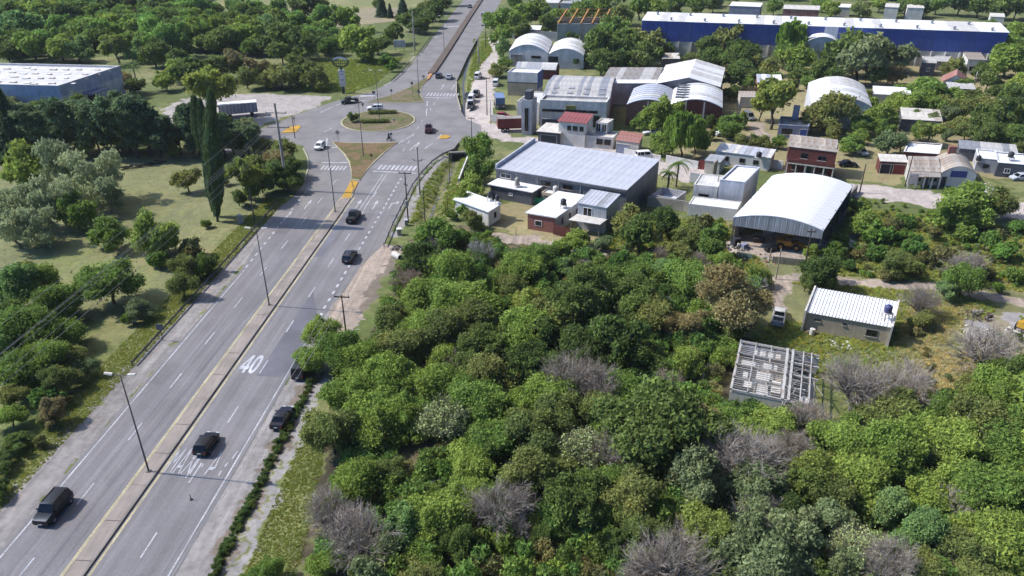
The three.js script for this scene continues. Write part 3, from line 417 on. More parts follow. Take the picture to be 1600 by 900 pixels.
// --- open shed
b = building('open_shed', 'large open shed with white curved roof and grey fascia', { fl: [1146, 340], fr: [1287, 361], bl: [1207, 275], h: 5.4, roof: 'arch', rise: 1.35, axis: 'z', n: 16, over: 0.1, open: 1, th: 0.14, roofm: [M.whiteRoof] });
{ const { w, d, h } = b; const n = 30, pw = w / n; for (let i = 0; i < n; i++) { const x0 = i / n, x1 = (i + 1) / n, ya = h + 1.35 * (1 - (2 * x0 - 1) ** 2), yb = h + 1.35 * (1 - (2 * x1 - 1) ** 2), X = -w / 2 + i * pw; new MB().hexa(V(X + 0.01, h - 1.5, 0.05), V(X + pw - 0.01, h - 1.5, 0.05), V(X + pw - 0.01, h - 1.5, 0), V(X + 0.01, h - 1.5, 0), V(X + 0.01, ya, 0.05 + 0.03 * (i % 2)), V(X + pw - 0.01, yb, 0.05 + 0.03 * (i % 2)), V(X + pw - 0.01, yb, 0), V(X + 0.01, ya, 0)).build('fascia_sheet', i % 3 ? M.corrGrey : M.zinc2, b.g); }
  for (let i = 0; i < 6; i++) for (const s of [-1, 1]) extra(b, 'column', M.darkgrey, (k) => k.cbox(s * (w / 2 - 0.2), 0, -0.3 - i * (d - 0.6) / 5, 0.25, h + 0.25, 0.25));
  for (let i = 0; i < 6; i++) extra(b, 'truss', M.darkgrey, (k) => k.bar(V(-w / 2 + 0.3, h - 0.1, -0.3 - i * (d - 0.6) / 5), V(w / 2 - 0.3, h - 0.1, -0.3 - i * (d - 0.6) / 5), 0.15, 0.35));
  extra(b, 'back_wall', M.darkConcrete, (k) => k.box(-w / 2 + 0.35, 0, -d + 0.05, w / 2 - 0.35, h, -d + 0.2)); extra(b, 'side_wall', M.concrete, (k) => k.box(-w / 2, 0, -d + 0.3, -w / 2 + 0.05, h, -2)); extra(b, 'low_wall', M.darkConcrete, (k) => k.box(w / 2 - 0.05, 0, -d, w / 2, 1.6, -d * 0.35)); }
const shed = b;
// --- small house with tank
b = building('small_house', 'small grey rendered house with ribbed white roof and blue tank', { fl: [1260, 487], fr: [1393, 511], bl: [1274, 451], h: 3.1, roof: 'mono', h2: 3.9, n: 26, rib: 0.1, th: 0.06, over: 0.2, wall: M.beige, roofm: [M.whiteRoof], win: [['f', 0.8, 1, 1.5, 1.1, M.frameDark], ['f', 0.15, 1.9, 0.9, 0.4, M.frameDark], ['f', 0.47, 2, 0.5, 0.4, M.frameDark]] });
for (const s of [-1, 1]) extra(b, 'parapet', M.offwhite, (k, w, d, h) => k.hexa(V(s * (w / 2 + 0.1) - 0.13, 0, 0.5), V(s * (w / 2 + 0.1) + 0.13, 0, 0.5), V(s * (w / 2 + 0.1) + 0.13, 0, -d - 0.2), V(s * (w / 2 + 0.1) - 0.13, 0, -d - 0.2), V(s * (w / 2 + 0.1) - 0.13, h + 0.4, 0.5), V(s * (w / 2 + 0.1) + 0.13, h + 0.4, 0.5), V(s * (w / 2 + 0.1) + 0.13, h + 1.2, -d - 0.2), V(s * (w / 2 + 0.1) - 0.13, h + 1.2, -d - 0.2)));
tank(1384, 499, 3.5, 0.52, 1.15, M.tankBlue, 'blue water tank on a steel stand over the small house', 1.2);
// --- derelict frame
{
  const A = G(1141, 608, 3), B = G(1277, 636, 3), D = G(1170, 536, 3), w = A.distanceTo(B), ang = Math.atan2(-(B.z - A.z), B.x - A.x), dd = D.clone().sub(A).dot(V(-Math.sin(ang), 0, -Math.cos(ang)));
  const o = thing('derelict_shed', 'derelict shed with bare grey roof beams and no roof', 'shed', A.clone().add(B).multiplyScalar(0.5).setY(0), ang), r = rng(8), X = -w / 2, gm = mat(0xc0bdb8, { map: T.rust }), gm2 = mat(0xa5a29e, { map: T.stain });
  new MB().box(X, 0, -0.2, w / 2 - 4, 2.7, 0).build('wall', M.offwhite, o); new MB().box(X, 0, -dd + 0.3, X + 0.2, 2.7, -0.25).build('wall', M.offwhite, o); new MB().box(X, 0, -dd, w / 2, 2.7, -dd + 0.2).build('wall', M.grey, o); new MB().box(w * 0.12, 0, -dd + 0.25, w * 0.12 + 0.2, 2.7, -0.25).build('wall', M.offwhite, o);
  new MB().box(X + 0.3, 0, -dd + 0.3, w / 2, 0.06, -0.3).build('floor_slab', M.concrete, o);
  for (let i = 0; i < 5; i++) new MB().bar(V(X, 3, -i * dd / 4), V(w / 2 - (i < 2 ? 2.5 - i : 0), 3, -i * dd / 4), 0.16, 0.26).build('beam', gm, o);
  for (const f of [0, 0.2, 0.4, 0.6, 0.67, 0.8, 0.9]) new MB().bar(V(X + f * w, 3.2, 0.1), V(X + f * w, 3.2, -dd - 0.1), f === 0.6 || f === 0.67 ? 0.3 : 0.12, 0.18).build('beam', gm, o);
  for (let i = 0; i < 26; i++) { const z = -(i + 0.5) * dd / 26; if (i % 6 === 5) continue; new MB().bar(V(X + 0.1, 3.32, z), V(X + w * 0.58, 3.32 + 0.04 * r(), z + 0.1 * r()), 0.08, 0.07).build('purlin', i % 3 ? gm : gm2, o); if (r() < 0.75) new MB().bar(V(X + w * 0.62, 3.3, z), V(X + w * (0.75 + 0.2 * r()), 3.3 - 0.4 * r(), z + 0.5 * (r() - 0.5)), 0.07, 0.06).build('purlin', gm2, o); }
  for (const [u, v, a, c] of [[0.27, 0.86, 0.14, 0.15], [0.45, 0.86, 0.16, 0.14], [0.16, 0.6, 0.2, 0.13], [0.42, 0.62, 0.17, 0.12], [0.2, 0.2, 0.12, 0.1], [0.38, 0.14, 0.16, 0.2], [0.5, 0.26, 0.15, 0.24], [0.36, 0.4, 0.18, 0.16], [0.14, 0.36, 0.06, 0.14], [0.86, 0.12, 0.1, 0.12]]) new MB().box(X + u * w - a * w / 2, 2.6, -v * dd - c * dd / 2, X + u * w + a * w / 2, 2.66, -v * dd + c * dd / 2).build('ceiling_panel', M.whiteRoof2, o);
  for (let i = 0; i < 14; i++) { const x = X + w * (0.64 + 0.34 * r()), z = -dd * r() * 0.7, q = r() * 3; new MB().bar(V(x, 2.6 + r(), z), V(x + Math.cos(q) * 2.6, 1.2 + 2 * r(), z + Math.sin(q) * 2.6), 0.08, 0.08).build('fallen_beam', gm2, o); }
}
// --- street on the right
b = building('vaulted_shop', 'pale vaulted shop with dark name board on its front', { fl: [1471, 270], fr: [1526, 273], bl: [1460, 247], h: 3, roof: 'arch', rise: 1.6, axis: 'z', n: 7, wall: M.white, roofm: [M.oldRoof, M.oldRoof2], door: [['f', 0.12, 1, 2.2]] });
extra(b, 'name_board', M.navy, (k) => k.box(-1.6, 2.2, 0.005, 1.6, 3.6, 0.09)); extra(b, 'chimney', M.brick, (k, w, d) => k.cbox(-0.5, 3, -d + 0.8, 1.6, 3.2, 1.2));
b = building('veranda_shop', 'tan roofed shop with veranda posts left of the vaulted shop', { fl: [1422, 268], fr: [1469, 269], bl: [1421, 245], h: 3, roof: 'mono', h2: 4, n: 6, wall: M.offwhite, roofm: [M.oldRoof, M.oldRoof2], win: [['f', 0.3, 0.9, 1.6, 1.4, M.frameDark], ['f', 0.85, 0.9, 1.4, 1.4, M.frameDark]], door: [['f', 0.6, 1, 2.2]] });
for (let i = 0; i < 5; i++) extra(b, 'post', M.white, (k, w) => k.cbox(-w / 2 + i * w / 4, 0, 2, 0.3, 2.6, 0.3)); extra(b, 'veranda_roof', M.oldRoof2, (k, w) => k.hexa(V(-w / 2, 2.6, 2.3), V(w / 2, 2.6, 2.3), V(w / 2, 2.9, 0.15), V(-w / 2, 2.9, 0.15), V(-w / 2, 2.7, 2.3), V(w / 2, 2.7, 2.3), V(w / 2, 3, 0.15), V(-w / 2, 3, 0.15)));
b = building('brown_garage', 'low garage with dark red door left of veranda shop', { fl: [1376, 252], fr: [1418, 254], d: 4, h: 2.8, roof: 'mono', h2: 3.1, n: 4, wall: M.brickDark, roofm: M.offwhite, door: [['f', 0.7, 3, 2.2, M.redPaint], ['f', 0.28, 2.6, 2.2, M.darkAndShade]] });  // second door is a dark sheet painted as the shade inside
b = building('flat_white_house', 'flat white roofed house behind the veranda shop', { fl: [1412, 237], fr: [1467, 241], bl: [1426, 222], h: 3.2, parapet: 0.2, wall: M.brickDark, coping: M.white, roofm: M.whiteRoof });
b = building('grey_house', 'grey walled house with white flat roof right of vaulted shop', { fl: [1528, 247], fr: [1560, 250], d: 7, h: 3.2, parapet: 0.2, wall: M.grey, coping: M.whiteRoof, roofm: M.whiteRoof, win: [['f', 0.5, 1, 1.2, 1, M.frameDark]] });
b = building('grey_house', 'grey walled house at the right edge beside silver car', { fl: [1560, 254], fr: [1618, 259], d: 8, h: 3.2, parapet: 0.2, wall: M.darkgrey, coping: M.whiteRoof, roofm: M.whiteRoof, win: [['f', 0.3, 1, 1.2, 1, M.frameWhite]] });
tank(1578, 248, 3.4, 0.6, 1.2, M.tankBlack, 'black water tank on the right edge grey house', 0.4); tank(1527, 255, 2, 0.5, 1.2, M.tankBlack, 'black water tank beside the vaulted shop', 0.6);
b = building('long_shed', 'long grey roofed shed behind the right edge houses', { fl: [1500, 232], fr: [1590, 240], d: 6, h: 2.8, roof: 'mono', h2: 3, n: 8, wall: M.darkgrey, roofm: [M.zinc2, M.fibre] });
// --- industrial block in the middle distance
b = building('factory_hall', 'grey factory hall with fibre roof and skylights', { fl: [846, 156], fr: [951, 160], bl: [866, 118], h: 6.6, roof: 'gable', rise: 1.4, axis: 'x', n: 16, wall: M.grey, roofm: [M.fibre, M.fibre, M.zinc2] });
{ const S = b; for (let i = 0; i < 8; i++) extra(S, 'skylight', M.zinc2, (k, w, d) => { const x = -w / 2 + 2 + (i % 4) * w / 4.2, z = -d * (i < 4 ? 0.2 : 0.34), y = 6.6 + 1.4 * (i < 4 ? 0.4 : 0.68) + 0.16; k.box(x, y - 0.2, z - 0.8, x + 1.6, y + 0.06, z + 0.8); }); }
b = building('factory_office', 'grey factory front with dark entrance and flat roof', { fl: [844, 156], fr: [948, 160], d: 5, h: 7.4, parapet: 0.5, coping: M.white, wall: M.white, roofm: [M.fibre], win: [['f', 0.12, 4.4, 3, 0.7, M.frameDark], ['f', 0.28, 4.4, 3, 0.7, M.frameDark], ['f', 0.64, 4.4, 2.6, 0.7, M.frameDark], ['f', 0.8, 4.4, 2.6, 0.7, M.frameDark], ['f', 0.86, 0.8, 1.6, 3, M.frameDark]], door: [['f', 0.47, 3.2, 5.2, M.darkAndShade], ['f', 0.18, 5, 2.4, M.darkgrey]] });  // entrance door is a dark sheet, the recess shade put into its colour
extra(b, 'red_stripe', M.redPaint, (k, w) => k.box(w * 0.06, 2.4, 0.004, w * 0.3, 2.9, 0.03)); extra(b, 'green_canopy', mat(0x8a8a48, { map: T.stain }), (k, w) => k.box(-w * 0.1, 5.3, 0.004, w * 0.04, 6.3, 0.5));
b = building('office_tower', 'narrow grey stair tower with slit window', { fl: [815, 156], fr: [831, 157], d: 4, h: 9, parapet: 0.2, wall: M.grey, roofm: M.grey, win: [['f', 0.5, 1, 1, 6, M.frameDark]] });
extra(b, 'turret', M.darkgrey, (k, w, d, h) => k.cbox(0, h, -d / 2, w * 0.6, 2, d * 0.6));
b = building('office_block', 'white flat roofed office block behind stair tower', { fl: [808, 158], fr: [842, 160], d: 11, h: 6, parapet: 0.3, wall: M.white, roofm: [M.whiteRoof2] });
b = building('blue_sided_shop', 'white fronted shop with blue side wall', { fl: [793, 112], fr: [840, 114], d: 6, h: 7, parapet: 0.4, wall: M.white, roofm: M.whiteRoof });
extra(b, 'side_panel', M.blueWall, (k, w, d, h) => k.box(w / 2 + 0.003, 2, -d, w / 2 + 0.06, h, 0)); extra(b, 'lower_wall', M.beige, (k, w, d, h) => k.box(-w / 2, 0, 0.003, w / 2, 3.8, 0.08)); extra(b, 'eave_shade_strip', M.darkgrey, (k, w) => k.box(-w / 2, 3.8, 0.003, w / 2, 4.1, 0.3));  // dark grey strip stands in for the shade under the eave
b = building('vault_shed', 'long low shed with rounded white roof', { fl: [806, 108], fr: [868, 110], d: 6, h: 3, roof: 'arch', rise: 1.6, axis: 'x', n: 8, wall: M.brickDark, roofm: [M.whiteRoof2, M.zinc] });
b = building('arched_hangar', 'left arched hangar with pale curved roof', { fl: [795, 80], fr: [856, 83], bl: [806, 62], h: 5, roof: 'arch', rise: 2.5, axis: 'z', n: 9, wall: M.corrWhite, roofm: [M.whiteRoof2, M.whiteRoof], win: [['f', 0.65, 3, 2, 0.9, M.frameDark], ['f', 0.75, 3, 2, 0.9, M.frameDark]], door: [['f', 0.2, 4, 4, M.fibre2]] });
b = building('arched_hangar', 'right arched hangar with dark open doorway', { fl: [857, 85], fr: [912, 87], bl: [866, 68], h: 4.6, roof: 'arch', rise: 2.1, axis: 'z', n: 9, wall: M.corrWhite, roofm: [M.whiteRoof2, M.whiteRoof], win: [['f', 0.8, 2.6, 2, 0.8, M.frameDark]], door: [['f', 0.14, 3.4, 4, M.darkAndShade]] });  // door part is a near-black sheet painted as the shaded doorway
b = building('long_hall', 'long hall with grey fibre roof and white front strip', { fl: [937, 131], fr: [1024, 131], bl: [955, 106], h: 6, roof: 'mono', h2: 7, n: 9, wall: M.offwhite, roofm: [M.fibre2, M.fibre] }); extra(b, 'roof_strip', M.whiteRoof, (k, w, d, h) => k.hexa(V(-w / 2, h + 0.16, 0.1), V(w / 2, h + 0.16, 0.1), V(w / 2, h + 0.38, -d * 0.2), V(-w / 2, h + 0.38, -d * 0.2), V(-w / 2, h + 0.22, 0.1), V(w / 2, h + 0.22, 0.1), V(w / 2, h + 0.44, -d * 0.2), V(-w / 2, h + 0.44, -d * 0.2)));
b = building('white_gabled_hall', 'white gabled hall behind the brick fronted vaults', { fl: [1025, 131], fr: [1125, 136], bl: [1041, 102], h: 6.5, roof: 'gable', rise: 2.2, axis: 'z', n: 10, wall: M.corrDark, roofm: [M.whiteRoof, M.whiteRoof2] });
b = building('brick_vault_hall', 'left brick fronted vault hall with ribbed white roof', { fl: [979, 164], fr: [1046, 166], bl: [990, 139], h: 5.5, roof: 'arch', rise: 1.5, axis: 'z', n: 8, rib: 0.1, wall: M.brick, roofm: [M.whiteRoof2, M.blueRoof] }); extra(b, 'pilaster', M.offwhite, (k) => k.cbox(0, 0, 0.1, 0.4, 6.6, 0.2));
b = building('brick_vault_hall', 'right brick fronted vault hall with ladder vents on roof', { fl: [1047, 165], fr: [1129, 169], bl: [1053, 139], h: 5.5, roof: 'arch', rise: 1.9, axis: 'z', n: 8, rib: 0.1, wall: M.brickDark, roofm: [M.whiteRoof, M.whiteRoof2], win: [['f', 0.75, 2.4, 3.4, 0.9, M.frameDark]] }); for (const x of [-0.2, 0.15]) extra(b, 'pilaster', M.offwhite, (k, w) => k.cbox(x * w, 0, 0.1, 0.4, 6.8, 0.2)); for (let i = 0; i < 6; i++) extra(b, 'roof_vent', M.corrDark, (k, w, d) => k.box(-w * 0.42, 7.1, -d * (0.1 + 0.15 * i) - 0.2, -w * 0.16, 7.6, -d * (0.1 + 0.15 * i)));
b = building('red_roof_house', 'white two storey house with red roof facing the street', { fl: [873, 189], fr: [915, 193], d: 4.5, h: 6, roof: 'mono', h2: 6.9, n: 8, rib: 0.06, over: 0.3, wall: M.white, roofm: [M.redRoof], win: [['f', 0.4, 3.9, 1, 1.2, M.frameDark], ['f', 0.62, 3.9, 1.2, 1.2, M.frameDark], ['f', 0.86, 3.9, 1, 1.2, M.frameDark]] });
b = building('white_ground_floor', 'white ground floor wing below the red roofed house', { fl: [876, 208], fr: [958, 215], d: 5, h: 3, parapet: 0.3, wall: M.white, roofm: M.offwhite, win: [['f', 0.75, 1, 1.6, 1.4, M.frameDark], ['f', 0.9, 1, 1.6, 1.4, M.frameDark], ['f', 0.35, 0.8, 2.4, 1.6]] });
b = building('glass_porch', 'blue framed glazed porch beside the red roofed house', { fl: [931, 191], fr: [949, 193], d: 4, h: 5.4, parapet: 0.1, wall: M.paleBlue, coping: M.offwhite, roofm: M.offwhite, win: [['f', 0.25, 3.1, 1.2, 2.1, M.frameWhite], ['f', 0.75, 3.1, 1.2, 2.1, M.frameWhite]] });
b = building('street_garage', 'grey garage with pale roof left of the red roofed house', { fl: [841, 205], fr: [874, 208], d: 6, h: 3.2, roof: 'mono', h2: 3.5, n: 3, over: 0.4, wall: M.darkgrey, roofm: M.offwhite, door: [['f', 0.5, 4, 2.4, M.frameDark]] });
b = building('red_roof_shed', 'low shed with faded red roof beside the street', { fl: [963, 219], fr: [998, 224], bl: [970, 205], h: 3, roof: 'mono', h2: 3.6, n: 6, wall: M.offwhite, roofm: [M.redRoof2], door: [['f', 0.3, 3, 2.2, M.slate]] });
// --- the back: blue warehouse and houses
b = building('blue_warehouse', 'very long warehouse with white roof and deep blue wall band', { fl: [1004, 32], fr: [1576, 51], bl: [1013, 19], h: 12, roof: 'mono', h2: 12.8, n: 40, over: 0.3, wall: M.grey, roofm: [M.whiteRoof, M.whiteRoof2, M.whiteRoof] });
{ const { w, d, h, g } = b, n = 27, pw = w / n; const gp = new MB().box(0.02, 0, 0.003, pw - 0.02, 6.8, 0.12).geo(), gl = new MB().box(0.4, 0, 0.003, pw - 0.02, 5, 0.06).geo(), gq = new MB().box(-0.02, 0, 0.003, 0.38, 5.1, 0.6).geo(); for (let i = 0; i < n; i++) { const x = -w / 2 + i * pw; const a = mesh('blue_panel', gp, i > 12 && i < 16 ? (i === 14 ? M.paleBlue : M.blueWall2) : i % 3 ? M.blueWall : M.blueWall2, g); a.position.set(x, 5.15, 0); const c = mesh('wall_panel', gl, i % 4 ? M.offwhite : M.concrete, g); c.position.x = x; const q = mesh('pilaster', gq, M.white, g); q.position.x = x; } new MB().box(-w / 2 - 0.1, 5.15, -d, -w / 2 - 0.003, h, 0.1).build('blue_panel', M.blueWall, g); for (let i = 0; i < 20; i++) { const v = new MB().cyl(V(0, 0, 0), V(0, 0.7, 0), 0.35, 0.35, 8).cyl(V(0, 0.7, 0), V(0, 1.1, 0), 0.7, 0.2, 8).build('roof_vent', M.steel, g); v.position.set(-w / 2 + 4 + i * w / 20.5, h + (i % 2 ? 0.2 : 0.6), i % 2 ? -1.5 : -d * 0.7); } }
b = building('white_dome_shed', 'white curved shed roof left, before the blue warehouse', { fl: [1253, 70], fr: [1316, 72], d: 18, h: 7, roof: 'arch', rise: 2.8, axis: 'z', n: 7, wall: M.corrWhite, roofm: [M.whiteRoof] }); b = building('white_dome_shed', 'white curved shed roof right, before the blue warehouse', { fl: [1318, 72], fr: [1384, 76], d: 18, h: 7, roof: 'arch', rise: 2.8, axis: 'z', n: 7, wall: M.corrWhite, roofm: [M.whiteRoof] });
b = building('white_vaulted_shed', 'big white shed with bright curved roof among trees', { fl: [1267, 163], fr: [1363, 168], bl: [1263, 130], h: 6, roof: 'arch', rise: 2.2, axis: 'z', n: 7, rib: 0.06, wall: M.corrWhite, roofm: [M.whiteRoof, M.whiteRoof2], win: [['f', 0.8, 2.5, 3, 1.2, M.frameDark]] });
b = building('slate_house', 'dark blue grey house with tall chimney block', { fl: [1217, 195], fr: [1264, 198], d: 8, h: 3.2, parapet: 0.3, wall: M.slate, coping: M.slate, roofm: M.oldRoof, door: [['f', 0.85, 1.6, 2.4, M.blueWall]], win: [['f', 0.3, 0.9, 2.6, 1.5, M.frameDark]] }); extra(b, 'chimney_block', M.slate, (k, w, d, h) => k.cbox(0, h, -d + 1.5, 1.6, 3.4, 1.4));
const H = (label, fl, fr, d, h, o = {}) => building('house', label, { fl, fr, d, h, roof: 'mono', h2: h + 0.6, n: 5, cat: 'house', ...o });
H('flat old house with bare tree before it', [1410, 186], [1472, 190], 9, 3.2, { roofm: [M.oldRoof, M.offwhite], wall: M.darkgrey }); H('low white roofed house right of the white vaulted shed', [1366, 147], [1424, 150], 7, 3, { roofm: [M.whiteRoof], wall: M.white }); H('white and pale blue roofed house behind the acacia', [1184, 129], [1222, 130], 8, 3.2, { roofm: [M.blueRoof, M.whiteRoof], wall: M.redRoof2 }); H('narrow pale roofed shed left of the acacia', [1157, 152], [1182, 152], 4, 3, { roofm: [M.oldRoof], wall: M.offwhite });
H('zinc roofed lean-to below the blue warehouse', [1427, 84], [1455, 85], 7, 3.4, { roofm: [M.zinc], wall: M.darkAndShade }); H('dark narrow house with pale gable below the blue warehouse', [1443, 98], [1463, 99], 7, 4.2, { roofm: [M.fibre], wall: M.darkgrey, win: [['f', 0.5, 1.5, 1, 1.2]] }); H('zinc roofed shack left of the white stepped house', [1474, 86], [1500, 88], 6, 3.4, { roofm: [M.zinc2], wall: M.fibre2 }); H('white stepped house with grey roof near the right edge', [1513, 93], [1540, 94], 9, 4.6, { roofm: [M.oldRoof2], wall: M.white, win: [['f', 0.3, 1, 1.2, 1.4, M.frameDark], ['f', 0.75, 1, 1.2, 1.4, M.frameDark]] }); H('pale flat house behind the stepped house', [1528, 84], [1560, 86], 8, 4, { roofm: [M.offwhite], wall: M.offwhite }); H('grey flat house left of dark narrow house', [1464, 96], [1490, 97], 6, 3, { roofm: [M.fibre], wall: M.concrete });
building('terracotta_house', 'small house with terracotta gable roof among trees', { fl: [1473, 127], fr: [1511, 130], d: 8, h: 3.2, roof: 'gable', rise: 2.2, axis: 'z', n: 4, over: 0.4, wall: M.white, roofm: [M.redRoof2], cat: 'house', win: [['f', 0.5, 2.4, 1.6, 1.2, M.frameDark]] }); H('grey flat roof before the terracotta gable', [1482, 138], [1524, 140], 5, 2.8, { roofm: [M.fibre], wall: M.darkgrey });
H('pink walled house on the skyline behind the blue warehouse', [1224, 14], [1280, 16], 8, 6, { roofm: [M.offwhite], wall: M.redRoof2, win: [['f', 0.3, 2, 2, 1.4], ['f', 0.7, 2, 2, 1.4]] }); H('white house with dark doorway behind the blue warehouse', [1140, 9], [1188, 11], 8, 5, { roofm: [M.whiteRoof], wall: M.slate }); H('small white house left of the far white pair', [1305, 11], [1329, 12], 6, 4, { roofm: [M.whiteRoof], wall: M.white }); H('far white house left of the pair', [1383, 11], [1404, 12], 8, 5, { roofm: [M.offwhite], wall: M.white }); H('far white house right of the pair', [1418, 12], [1444, 13], 8, 5, { roofm: [M.offwhite], wall: M.white }); H('far pale house at the upper edge', [1548, 26], [1570, 27], 6, 4, { roofm: [M.offwhite], wall: M.offwhite });
H('white roofed shed at the top beside the highway trees', [826, 4], [872, 5], 8, 4, { roofm: [M.whiteRoof2], wall: M.offwhite }); H('second white roofed shed at the top behind trees', [876, 5], [906, 6], 8, 4, { roofm: [M.zinc], wall: M.grey }); H('low white roof above the grey wall by the trusses', [804, 47], [844, 47], 6, 3.4, { roofm: [M.whiteRoof], wall: M.brickDark }); H('pale roofed shed under the dark tree clump', [1035, 92], [1062, 92], 6, 3.4, { roofm: [M.offwhite, M.oldRoof], wall: M.darkgrey }); H('small grey roofed hut at the right edge among trees', [1588, 140], [1612, 142], 7, 3.2, { roofm: [M.offwhite], wall: M.slate });
{ // unfinished hall with orange trusses
  const o = thing('unfinished_hall', 'unfinished grey hall with five slanting orange roof trusses', 'building', G(915, 66)); const s = depthOf(o.position) / FOCAL; const k = (px) => (px - 915) * s; for (let i = 0; i < 5; i++) new MB().box(k(870 + i * 18), 0, -i * 0.3, k(887 + i * 18), 7 - (i % 2) * 0.02, 0.4 - i * 0.3).build('wall_panel', i % 2 ? M.grey : M.fibre, o); new MB().box(k(868), 0, -14, k(960), 7, -13.6).build('wall_panel', M.fibre2, o);
  for (let i = 0; i < 5; i++) new MB().bar(V(k(871 + i * 17.5), 7, 0), V(k(888 + i * 17), 10.5, -12), 0.35, 0.6).build('truss', M.orangeSteel, o); for (let i = 0; i < 4; i++) new MB().bar(V(k(875), 7.9 + i * 0.9, -3 - i * 3), V(k(950), 7.9 + i * 0.9, -3 - i * 3), 0.12, 0.2).build('purlin', M.orangeSteel, o);
}
// --- white roofed warehouse on the left
b = building('white_roof_warehouse', 'blue walled warehouse with broad white flat roof and skylights', { fl: [-150, 128], fr: [91, 134], br: [187, 103], h: 9, parapet: 0.5, coping: M.white, wall: M.paleBlue, roofm: [M.whiteRoof2], n: 16 });
extra(b, 'fascia', mat(0xaebad6, { map: T.stain }), (k, w, d, h) => k.box(-w / 2, h - 3, 0.01, w / 2 + 0.12, h - 0.02, 0.12).box(w / 2 + 0.003, h - 3, -d, w / 2 + 0.12, h - 0.02, 0)); { const r = rng(31); for (let i = 0; i < 40; i++) extra(b, 'skylight', i % 3 ? M.offwhite : M.whiteRoof, (k, w, d, h) => { const x = -w / 2 + 4 + (i % 10) * w / 10.4 + r() * 2, z = -2.5 - Math.floor(i / 10) * d / 4.4 - r() * 2; k.box(x, h - 0.5, z - 0.45, x + 0.8 + 1.2 * r(), h - 0.32 + 0.12 * r(), z + 0.45); }); extra(b, 'entrance', M.darkAndShade, (k, w, d) => k.box(w / 2 + 0.003, 0, -d * 0.52, w / 2 + 0.3, 4.6, -d * 0.38)); extra(b, 'entrance_canopy', M.slate, (k, w, d) => k.box(w / 2 + 0.003, 4.7, -d * 0.58, w / 2 + 3, 5.1, -d * 0.3)); }  // entrance is a dark box, the doorway shade given as its colour
{ const A = G(346, 178), o = thing('truck_trailer', 'parked box trailer with white top and ribbed blue side', 'trailer', G(374, 181), 0.35); new MB().box(-5, 1, -1.4, 5, 3.6, 1.4).build('box_body', M.paleBlue, o); new MB().box(-5.05, 3.6, -1.45, 5.05, 3.75, 1.45).build('roof', M.whiteRoof, o); for (let i = 0; i < 11; i++) new MB().box(-4.9 + i * 0.96, 1, 1.403, -4.7 + i * 0.96, 3.58, 1.47).build('rib', M.slate, o); for (const x of [-3.6, -2.4, 3.4]) for (const z of [-1, 1]) new MB().cyl(V(x, 0.5, z - 0.15), V(x, 0.5, z + 0.15), 0.5, 0.5, 14).build('wheel', M.tyre, o); }

// plots here are not square: set each building to its plot's slant
for (const [g, k] of sheared) { const done = new Set(); for (const c of g.children) { const turned = Math.abs(c.rotation.y) > 1e-6 || c.name === 'window' || c.name === 'door'; if (!turned && !done.has(c.geometry)) { done.add(c.geometry); c.geometry.applyMatrix4(new THREE.Matrix4().set(1, 0, -k, 0, 0, 1, 0, 0, 0, 0, 1, 0, 0, 0, 0, 1)); } c.position.x -= k * c.position.z; } }
// ---------- vehicles ----------
const paint = {}; const carPaint = (h) => paint[h] ??= new THREE.MeshPhysicalMaterial({ color: hex(h), roughness: 0.35, metalness: 0, specularIntensity: 0.6, clearcoat: 0.2, clearcoatRoughness: 0.15, side: THREE.DoubleSide });
const CAR = { // L, W, belt, roof, hood; cabin bottom z0..z1, top z0..z1 (from the rear); bed
  suv: { L: 4.5, W: 1.95, belt: 1.12, roof: 1.82, hood: 1.12, cb: [-2.12, 1.2], ct: [-1.92, 0.62], rear: 1.12, drop: 0.5 }, hatch: { L: 3.95, W: 1.8, belt: 0.95, roof: 1.5, hood: 0.95, cb: [-1.88, 1.15], ct: [-1.45, 0.35], rear: 0.98 },
  sedan: { L: 4.3, W: 1.78, belt: 0.95, roof: 1.45, hood: 0.92, cb: [-1.55, 1.05], ct: [-0.9, 0.3], rear: 0.98 }, wagon: { L: 4.6, W: 1.78, belt: 0.97, roof: 1.56, hood: 0.92, cb: [-2.15, 1.0], ct: [-1.95, 0.25], rear: 0.98 },
  pickup: { L: 5.2, W: 1.88, belt: 1.12, roof: 1.8, hood: 1.08, cb: [-0.65, 1.25], ct: [-0.5, 0.65], rear: 1.08, bed: 1 }, van: { L: 4.8, W: 1.85, belt: 1.2, roof: 2.0, hood: 1.05, cb: [-2.3, 1.5], ct: [-2.2, 0.9], rear: 1.15 } };
